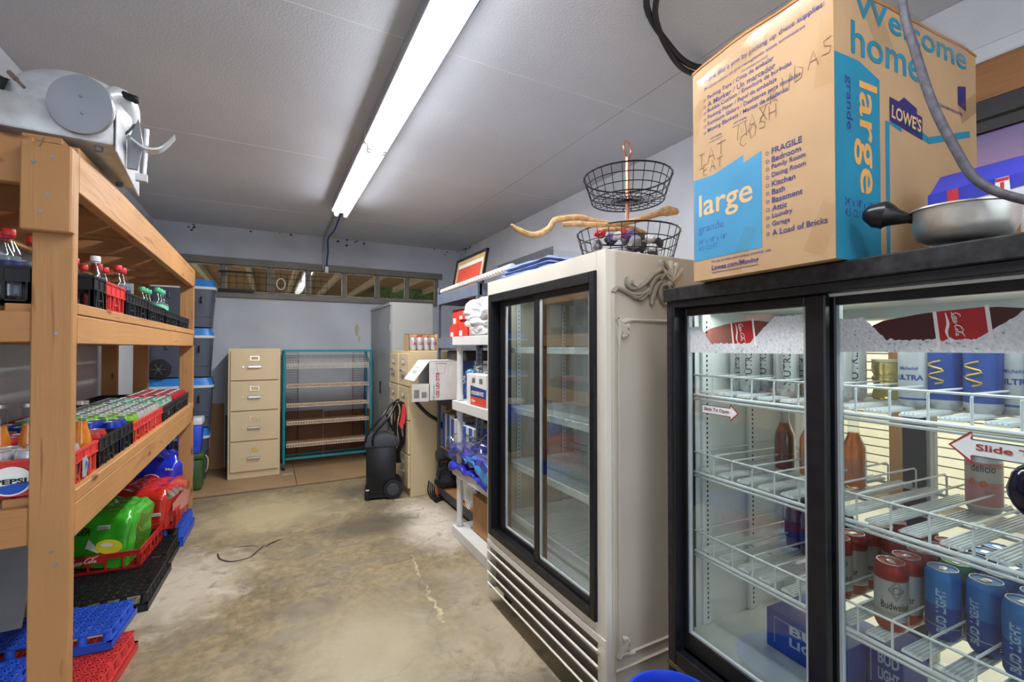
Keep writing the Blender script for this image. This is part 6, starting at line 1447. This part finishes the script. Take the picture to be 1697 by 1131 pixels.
for i, (z0, z1) in enumerate(((.03, .10), (.42, .475), (.865, .935), (1.395, 1.485), (1.80, 1.895))):
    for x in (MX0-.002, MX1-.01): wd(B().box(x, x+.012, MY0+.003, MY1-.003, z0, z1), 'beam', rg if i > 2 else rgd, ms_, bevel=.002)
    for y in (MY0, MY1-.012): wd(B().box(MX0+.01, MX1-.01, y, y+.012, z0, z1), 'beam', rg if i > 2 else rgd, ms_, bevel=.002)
    wd(B().box(MX0+.002, MX1-.01, MY0+.005, MY1-.005, z1-.022, z1-.004), 'deck_board', pb, ms_, smooth=False)
# picture on top
pc = thing('framed_picture', 'black-framed red sunset picture leaning on top of the metal shelving', 'picture', (1.74, 4.27, 1.898)); 
tl = Matrix.Rotation(R(10), 4, 'Y')
b = B(); w_, h_ = .39, .44
b.box(-.012, .012, -w_, w_, 0, .022, mtx=tl); b.box(-.012, .012, -w_, w_, h_-.022, h_, mtx=tl); b.box(-.012, .012, -w_, -w_+.022, 0, h_, mtx=tl); b.box(-.012, .012, w_-.022, w_, 0, h_, mtx=tl); b.done('frame', black, pc)
B().box(.0, .008, -w_+.02, w_-.02, .02, h_-.02, mtx=tl).done('mat_board', mat('tan_mat', 'b79a68', .7), pc, smooth=False)
B().box(-.003, .0, -w_+.075, w_-.075, .06, h_-.07, mtx=tl).done('inner_mat', mat('white_mat', 'd5d3cf', .7), pc, smooth=False)
sp = bpy.data.materials.new('red_sunset'); sp.use_nodes = True; n = sp.node_tree.nodes; L = sp.node_tree.links; tc = n.new('ShaderNodeTexCoord'); sx = n.new('ShaderNodeSeparateXYZ'); L.new(tc.outputs['Object'], sx.inputs[0]); mr = n.new('ShaderNodeMapRange'); mr.inputs[1].default_value = .06; mr.inputs[2].default_value = .36; L.new(sx.outputs[2], mr.inputs[0]); rp = n.new('ShaderNodeValToRGB'); L.new(mr.outputs[0], rp.inputs[0])
e = rp.color_ramp.elements; e[0].color = lin('7d2a1c'); e[1].color = lin('b8503c'); k = e.new(.25); k.color = lin('e08a3c'); k = e.new(.5); k.color = lin('cf4a35'); L.new(rp.outputs[0], n['Principled BSDF'].inputs['Base Color'])
B().box(-.005, -.003, -w_+.09, w_-.09, .075, h_-.11, mtx=tl).done('print', sp, pc, smooth=False)
# roll of posters along the top
b = B(); b.cyl((1.45, 4.12, 1.925), (1.40, 2.62, 1.925), .022, n=20); t = thing('poster_roll', 'long white printed poster roll lying along the top front of the metal shelving', 'roll', (1.42, 3.4, 1.9)); wd(b, 'paper_roll', mat('white_paper', 'e6e6e4', .6), t)
b = B()
for k in range(26): y = 4.05-k*.052; b.cyl((1.448-(4.12-y)*.0333, y, 1.925), (1.448-(4.12-y)*.0333, y-.016, 1.925), .0224, n=20, cap=False)
wd(b, 'roll_print', mat('faint_grey_print', 'b9a9a4', .6), t)
# red boxes, black things, blue and white boxes
def simplebox(name, label, cat, x0, x1, y0, y1, z0, z1, m, group=None, extra=None, bev=.002, part='box_body'):
    t = thing(name, label, cat, ((x0+x1)/2, (y0+y1)/2, z0), 0, group); w, l = (x1-x0)/2, (y1-y0)/2
    B().box(-w, w, -l, l, 0, z1-z0).done(part, m, t, bevel=bev)
    if extra: extra(t, w, l, z1-z0)
    return t
redbx = mat('red_card', 'd1392b', .5); bwx = mat('box_white', 'dcdcd8', .55); bbx = mat('box_blue', '2f62b8', .5)
def wlab(t, w, l, h):
    b = B(); F = face((-w, l, 0), (0, -1, 0)); add_poly(b, [(.02, h*.1), (.09, h*.1), (.09, h*.45), (.02, h*.45)], F); F = face((-w, -l, 0), (1, 0, 0)); add_poly(b, [(.02, h*.1), (.09, h*.1), (.09, h*.45), (.02, h*.45)], F); b.done('white_label', whitep, t, smooth=False)
for i, (y, x, z, h, lb) in enumerate(((3.88, 1.50, 1.60, .14, 'red box topmost of the pile behind the steel post'), (3.92, 1.49, 1.488, .11, 'red box with a white label under the topmost one'), (3.68, 1.48, 1.488, .13, 'red box beside the white bag on the fourth deck'), (3.72, 1.62, 1.488, .20, 'red box at the back of the fourth deck'))):
    simplebox('red_box', lb, 'box', x, x+.16, y-.1, y+.1, z, z+h, redbx, extra=wlab)
simplebox('red_box', 'long flat red box lying across two others on the fourth deck', 'box', 1.49, 1.64, 3.55, 3.80, 1.64, 1.72, redbx, extra=wlab)
def stripes(t, w, l, h):
    b = B(); F = face((-w, l, 0), (0, -1, 0))
    for a, c in ((.0, .3), (.55, .85)): add_poly(b, [(2*l*a, 0), (2*l*c, 0), (2*l*c, h), (2*l*a, h)], F)
    F = face((-w, -l, 0), (1, 0, 0))
    for a, c in ((.1, .35), (.6, .8)): add_poly(b, [(2*w*a, 0), (2*w*c, 0), (2*w*c, h), (2*w*a, h)], F)
    b.done('blue_print', bbx, t, smooth=False)
simplebox('white_blue_box', 'white box with blue stripes at the left of the second deck', 'box', 1.45, 1.80, 3.88, 4.10, .478, .79, bwx, extra=stripes)
simplebox('white_blue_box', 'white and blue box on the second deck, in the middle', 'box', 1.44, 1.78, 3.60, 3.85, .478, .77, bwx, extra=stripes)
simplebox('white_blue_box', 'smaller white and blue box on the second deck, behind the white post', 'box', 1.44, 1.76, 3.34, 3.57, .478, .75, bwx, extra=stripes)
b = B(); b.blob((1.6, 3.95, .835), (.16, .12, .05), 3, .3, 2, 3, flat=.79); tag(b.done('brown_cloth', mat('brown_cloth', '7d654c', .9)), 'crumpled brown cloth on top of the striped boxes', 'cloth')
t = simplebox('black_appliance', 'low black appliance under the fourth deck, above the white carton', 'appliance', 1.46, 1.80, 3.55, 4.02, 1.285, 1.37, black, bev=.012)
b = thing('black_hose', 'black corrugated hose hanging below the open white carton', 'hose', (1.38, 4.18, .6)); wd(B().tube([(1.20, 4.19, .93), (1.26, 4.2, .85), (1.35, 4.2, .76), (1.46, 4.2, .68), (1.55, 4.2, .5)], .017, 10, smooth=6), 'hose_tube', black, b)
# white open carton
kw_ = mat('white_carton', 'dedddb', .6)
wc = thing('white_carton', 'open white cardboard carton of cup lids jutting from the metal shelving, flap hanging out', 'box', (1.425, 3.95, .94))
W0, W1, L0, L1, HH = -.205, .21, -.16, .165, .345
b = B(); b.box(W0, W1, L0, L0+.005, 0, HH); b.box(W0, W1, L1-.005, L1, 0, HH); b.box(W1-.005, W1, L0, L1, 0, HH); b.box(W0, W1, L0, L1, 0, .005); b.box(W0, W0+.005, L0, L1, 0, HH*.42); b.box(W0, W1, L0, L1, HH-.005, HH); b.done('carton_box', kw_, wc, smooth=False)
b = B(); mt = Matrix.Translation((W0, 0, HH)) @ Matrix.Rotation(R(-52), 4, 'Y'); b.box(-.215, 0, L0-.0, L1, -.004, 0, mtx=mt); f_ = b.done('top_flap', mat('carton_flap', 'd6d2cc', .65), wc, smooth=False)
b = B(); mt2 = mt @ Matrix(((0, -1, 0, 0), (1, 0, 0, 0), (0, 0, 1, 0), (0, 0, 0, 1))); FM = mt @ Matrix.Translation((0, 0, .0015))
for (x_, y0_, n_) in ((-.08, -.02, 5), (-.12, -.04, 7), (-.135, -.04, 7)):
    for k in range(n_): add_ribbon(b, [(x_, y0_+k*.014), (x_, y0_+.009+k*.014)], .006, FM, 0, 1)
b.done('lettering', ink, f_, smooth=False, kind='stuff')
b = B(); b.box(W0-.15, W0, L0+.005, L0+.008, 0, .15); f2 = b.done('side_flap', MC['carton_flap'], wc, smooth=False)
b = B(); F = face((W0-.15, L0+.005, 0), (1, 0, 0)); 
for x0_ in (.02, .085):
    for k in range(9): add_poly(b, [(x0_+k*.005, .03), (x0_+.003+k*.005, .03), (x0_+.003+k*.005, .08+.02*(x0_ < .05)), (x0_+k*.005, .08+.02*(x0_ < .05))], F)
b.done('barcode', ink, f2, smooth=False)
F = face((W0, L0, 0), (1, 0, 0)); MR = F @ Matrix.Translation((.09, .03, 0)) @ Matrix.Rotation(PI/2, 4, 'Z')
b = B(); add_text(b, 'USE LID: DT8', MR, 0, 0, w=.21, h=.032, bold=.03); b.done('lettering', mat('carton_red_ink', 'b5302f', .5), wc, smooth=False)
MR = F @ Matrix.Translation((.048, .01, 0)) @ Matrix.Rotation(PI/2, 4, 'Z'); b = B(); add_text(b, 'H8S Consumer', MR, 0, 0, w=.13, h=.018, bold=.01)
add_ribbon(b, [(.06, .32), (.075, .235), (.135, .235), (.15, .32)], .003, F, 0, 1, True); add_ribbon(b, [(.052, .322), (.158, .322)], .003, F, 0, 1); add_ribbon(b, [(.17, .31), (.17, .24)], .002, F, 0, 1)
b.done('lettering', mat('grey_ink', '75777b', .5), wc, smooth=False)
b = B(); add_poly(b, [(.255, .05), (.27, .0), (.415, .0), (.415, .34), (.30, .34), (.265, .28), (.25, .17)], F); b.done('blue_print', mat('carton_navy', '2e5cab', .5), wc, smooth=False)
b = B(); MR = face((W0, L0, 0), (1, 0, 0), off=.0024) @ Matrix.Translation((.33, .14, 0)) @ Matrix.Rotation(PI/2, 4, 'Z'); add_text(b, 'Solo', MR, 0, 0, w=.1, h=.04) if 0 else add_text(b, 'Ua', MR, 0, 0, w=.07, h=.045, bold=.02); b.done('lettering', white, wc, smooth=False)
# ---------------- white plastic shelving ----------------
wp = mat('shelf_plastic', 'd6d7d5', .45, var=.02)
wsx = thing('plastic_shelving', 'white moulded plastic shelving between the cream cooler and the metal shelving', 'shelf unit', (1.43, 2.83, 0))
PX0, PX1, PY0, PY1 = 1.225, 1.66, 2.38, 3.255
for (z0, z1) in ((-.0, .075), (.455, .52), (.935, 1.005), (1.415, 1.478)):
    b = B(); b.box(PX0, PX0+.02, PY0, PY1, z0, z1); b.box(PX1-.02, PX1, PY0, PY1, z0, z1); b.box(PX0+.02, PX1-.02, PY0, PY0+.02, z0, z1); b.box(PX0+.02, PX1-.02, PY1-.02, PY1, z0, z1); b.box(PX0+.02, PX0+.10, PY0+.02, PY1-.02, z1-.012, z1-.003); b.box(PX1-.07, PX1-.02, PY0+.02, PY1-.02, z1-.012, z1-.003); b.box(PX0+.1, PX1-.07, PY1-.1, PY1-.02, z1-.012, z1-.003)
    sh_ = wd(b, 'shelf', wp, wsx, bevel=.003)
    n = 30
    for k in range(n): 
        y = PY0+.03+k*.025; 
        if y < PY1-.11: wd(B().box(PX0+.098, PX1-.068, y, y+.012, z1-.012, z1-.003), 'shelf_slat', wp, wsx, smooth=False)
for za, zb_ in ((.076, .454), (.521, .934), (1.006, 1.414)):
    for x in (PX0+.045, PX1-.045):
        for y in (PY1-.045, PY0+.045):
            b = B(); b.lathe([(.024, za), (.026, za+.03), (.022, za+.05), (.022, zb_-.05), (.026, zb_-.03), (.024, zb_)], 20, c=(x, y, 0)); wd(b, 'post', wp, wsx)
bagm = mat('white_plastic_bag', 'e9eaee', .3, var=.06, scale=14, bump=.5, bscale=30, coat=.4)
def crumple(name, label, cat, c, r, m, seed, amp=.25, f=2.5, flat=None, sub=5):
    b = B(); b.blob(c, r, seed, amp, f, sub, flat=flat)
    for v in b.bm.verts:
        p = v.co*28; d = abs(noise.noise(p))*.02+abs(noise.noise(p*2.3))*.008; n_ = (v.co-Vector(c)); n_.normalize(); v.co -= n_*d
        if flat is not None and v.co.z < flat: v.co.z = flat
    o = b.done(name, m, angle=40); tag(o, label, cat); return o
crumple('plastic_bag', 'big crumpled clear-white plastic bag of cups on the top plastic shelf', 'bag', (1.40, 2.86, 1.61), (.17, .40, .155), bagm, 3, .3, 2.6, 1.479)
fd = simplebox('food_service_box', 'white box with a navy and red label on the third plastic shelf', 'box', 1.25, 1.45, 2.70, 3.03, 1.006, 1.215, bwx)
b = B(); F = face((-.1, .165, 0), (0, -1, 0)); add_poly(b, [(.07, .055), (.33, .055), (.33, .115), (.07, .13)], F, 0); add_poly(b, [(.07, .0), (.33, .0), (.33, .055), (.07, .055)], F, 1); F2 = face((-.1, .165, 0), (0, -1, 0), off=.002); add_text(b, 'FOODSERVICE', F2, .09, .07, w=.20, h=.026, m=2, bold=.03); add_text(b, 'FILM', F2, .09, .02, w=.06, h=.016, m=2, bold=.03)
for k in range(9): add_poly(b, [(.10+k*.006, .15), (.103+k*.006, .15), (.103+k*.006, .185), (.10+k*.006, .185)], F, 3); add_poly(b, [(.22+k*.006, .15), (.223+k*.006, .15), (.223+k*.006, .185), (.22+k*.006, .185)], F, 3)
b.done('box_print', [mat('food_navy', '26407e', .5), mat('food_red', 'd2452f', .5), white, ink], fd, smooth=False)
crumple('clear_film_bag', 'crumpled grey clear film on top of the navy and red labelled box', 'bag', (1.36, 2.90, 1.245), (.09, .15, .04), film, 8, .4, 3, 1.217, 4)
crumple('clear_film_bag', 'crumpled clear film bag hanging between the open carton and the labelled box', 'bag', (1.36, 3.14, 1.09), (.07, .07, .11), film, 12, .4, 3, 1.008, 4)
crumple('light_blue_wrap', 'twist of light blue plastic beside the labelled box', 'wrapper', (1.33, 3.12, 1.215), (.05, .05, .03), mat('light_blue_plastic', '7fb4dd', .4), 15, .5, 3, None, 3)
bfm = mat('violet_blue_film', '4a4fc9', .22, var=.3, scale=12, coat=.7); bfd = mat('royal_blue_film', '2a32c4', .25, var=.25, scale=12, coat=.6); bcy = mat('sky_blue_film', '3f93dd', .3, var=.3, scale=10, coat=.5)
def drape(name, label, cat, x0, x1, y0, y1, z, edge, m, seed, amp=.02):
    """folded film lying on a shelf whose front edge sags over towards the aisle"""
    b = B()
    def f(u, v):
        x = x1+(x0-x1)*min(u, .8)/.8; y = y0+(y1-y0)*v; q = max(0, u-.8)/.2; lip = edge*(.6+.8*noise.noise(Vector((v*1.7+.3, seed*.37+.21, 5.4))))
        zz = z+amp*abs(noise.noise(Vector((u*3+.2, v*3+.4, seed*.37+.3))))*1.6+amp*.35*abs(noise.noise(Vector((u*9+.2, v*7+.1, seed*.37+.3))))-lip*q*q*1.3
        return Vector((x-.02*math.sin(q*PI/2)+.004*noise.noise(Vector((u*8, v*9, seed*.37+3.3))), y+.012*noise.noise(Vector((u*4, v*2, seed*.37+7.3)))*min(1, 4*v*(1-v)+.3), zz))
    b.grid(f, 40, 40); g = B(); 
    o = b.done(name, m, angle=70); md = o.modifiers.new('thickness', 'SOLIDIFY'); md.thickness = .006; md.offset = -1
    tag(o, label, cat); return o
drape('blue_film_pack', 'flat pack of royal blue plastic film, lowest on the second plastic shelf', 'film pack', 1.23, 1.60, 2.62, 3.30, .53, .055, bfd, 2, .035)
drape('blue_film_pack', 'bulky violet-blue film pack in clear wrap on top of the royal blue one', 'film pack', 1.24, 1.60, 2.60, 3.32, .61, .075, bfm, 9, .075)
drape('blue_film_bag', 'sky blue and black striped plastic bag spilling over the second shelf edge', 'bag', 1.235, 1.5, 2.60, 2.98, .625, .15, bcy, 21, .02)
drape('clear_film_cover', 'clear glossy plastic over the violet-blue film pack', 'plastic wrap', 1.235, 1.62, 2.58, 3.34, .67, .08, film, 17, .07)
simplebox('brown_box', 'plain brown cardboard box on the lowest plastic shelf', 'box', 1.32, 1.58, 2.55, 3.08, .078, .335, mat('brown_card', 'b98a5b', .75))
simplebox('small_box', 'row of small boxes in shadow on the bottom of the steel shelving', 'box', 1.6, 1.84, 3.3, 3.9, .102, .30, kraftd)
# big round fan cover
fn_ = thing('round_fan_cover', 'large round ribbed off-white cover standing on the lowest metal deck', 'cover', (1.50, 3.62, .10))
mtf = Matrix.Translation((0, 0, .215)) @ Matrix.Rotation(R(-80), 4, 'Y')
ow = mat('offwhite_plastic', 'c9c9c4', .45)
b = B(); b.lathe([(.001, .02), (.06, .022), (.2, .012), (.213, .0), (.213, -.02), (.2, -.02)], 56, mtx=mtf); b.done('cover_dish', ow, fn_, angle=50)
b = B()
for k in range(9): r_ = .06+k*.0165; b.tube([mtf @ Vector((r_*math.cos(a), r_*math.sin(a), .026-.012*((r_/.2)**2)+.0)) for a in [2*PI*i/48 for i in range(48)]], .0028, 5, closed=True)
b.done('rib_ring', ow, fn_)
b = thing('white_cable_coil', 'coil of white cable in front of the round cover', 'cable', (1.40, 3.36, .24)); g = B()
for k in range(5): g.tube([(.0+.012*k, .07*math.cos(a)*(1-.03*k), .11*math.sin(a)*(1-.04*k)) for a in [2*PI*i/24 for i in range(24)]], .004, 6, closed=True)
g.done('cable_loop', white, b)
# black carry bag with leads by the cabinet
kb_ = thing('black_tool_bag', 'slumped black tool bag with straps on the floor against the cabinet side', 'bag', (1.50, 4.06, .102))
b = B(); b.blob((0, 0, .10), (.13, .08, .12), 5, .3, 2, 4, flat=0); b.done('bag_body', mat('grey_black_fabric', '35373b', .8, var=.2), kb_)
b = B(); b.tube([(-.12, -.03, .05), (-.10, -.08, .18), (-.02, -.09, .27), (.05, -.08, .2), (.04, -.09, .02)], .008, 8, smooth=5); b.tube([(-.10, -.06, .10), (-.14, -.09, .15), (-.06, -.1, .22), (.0, -.09, .1)], .005, 6, smooth=5); b.done('bag_strap', black, kb_)
b = B(); b.cyl((-.11, .0, .30), (.12, .0, .31), .055, n=24); b.cyl((-.12, .0, .30), (-.11, .0, .30), .05, n=24); b.done('bedroll', mat('dark_roll', '3b3e44', .6), kb_)
lb_ = thing('lead_bundle', 'tangle of black leads with a red tip lying at the foot of the steel post', 'cable', (1.36, 4.12, 0))
b = B()
for k in range(4): b.tube([(.03*k-.05, .04*k-.05, .18-.03*k), (-.06+.02*k, -.05, .09), (-.03+.02*k, -.05+.02*k, .02), (.0+.03*k, -.07, .008), (-.02, -.09-.02*k, .008)], .007, 7, smooth=5)
b.done('lead', black, lb_); b = B(); b.tube([(.02, -.05, .12), (.03, -.06, .06), (.03, -.05, .02)], .008, 8, smooth=4); b.done('red_lead', mat('clamp_red', 'cc2a26', .4), lb_)
# black wire rack hung in the window and white ring
bw_ = thing('black_wire_grid', 'black wire grid panel standing in front of the high window', 'wire rack', (-.2, 6.13, 2.06)); b = B()
for z in (.0, .08, .16, .215): b.tube([(-.27, 0, z), (.85, 0, z)], .003, 5)
for k in range(16): b.tube([(-.27+k*.075, 0, 0), (-.27+k*.075, 0, .215)], .002, 5)
b.box(-.30, .06, -.004, .004, .195, .212); b.box(-.30, .06, -.004, .004, -.02, .01); b.done('wire_panel', wireb, bw_)
b = B(); b.tube([(.045*math.cos(a), 0, .065*math.sin(a)) for a in [2*PI*i/24 for i in range(24)]], .006, 6, closed=True); o = b.done('white_ring', whitep); o.location = (.135, 6.115, 2.155); tag(o, 'oval white ring hanging in the high window in front of the wire grid', 'ring')
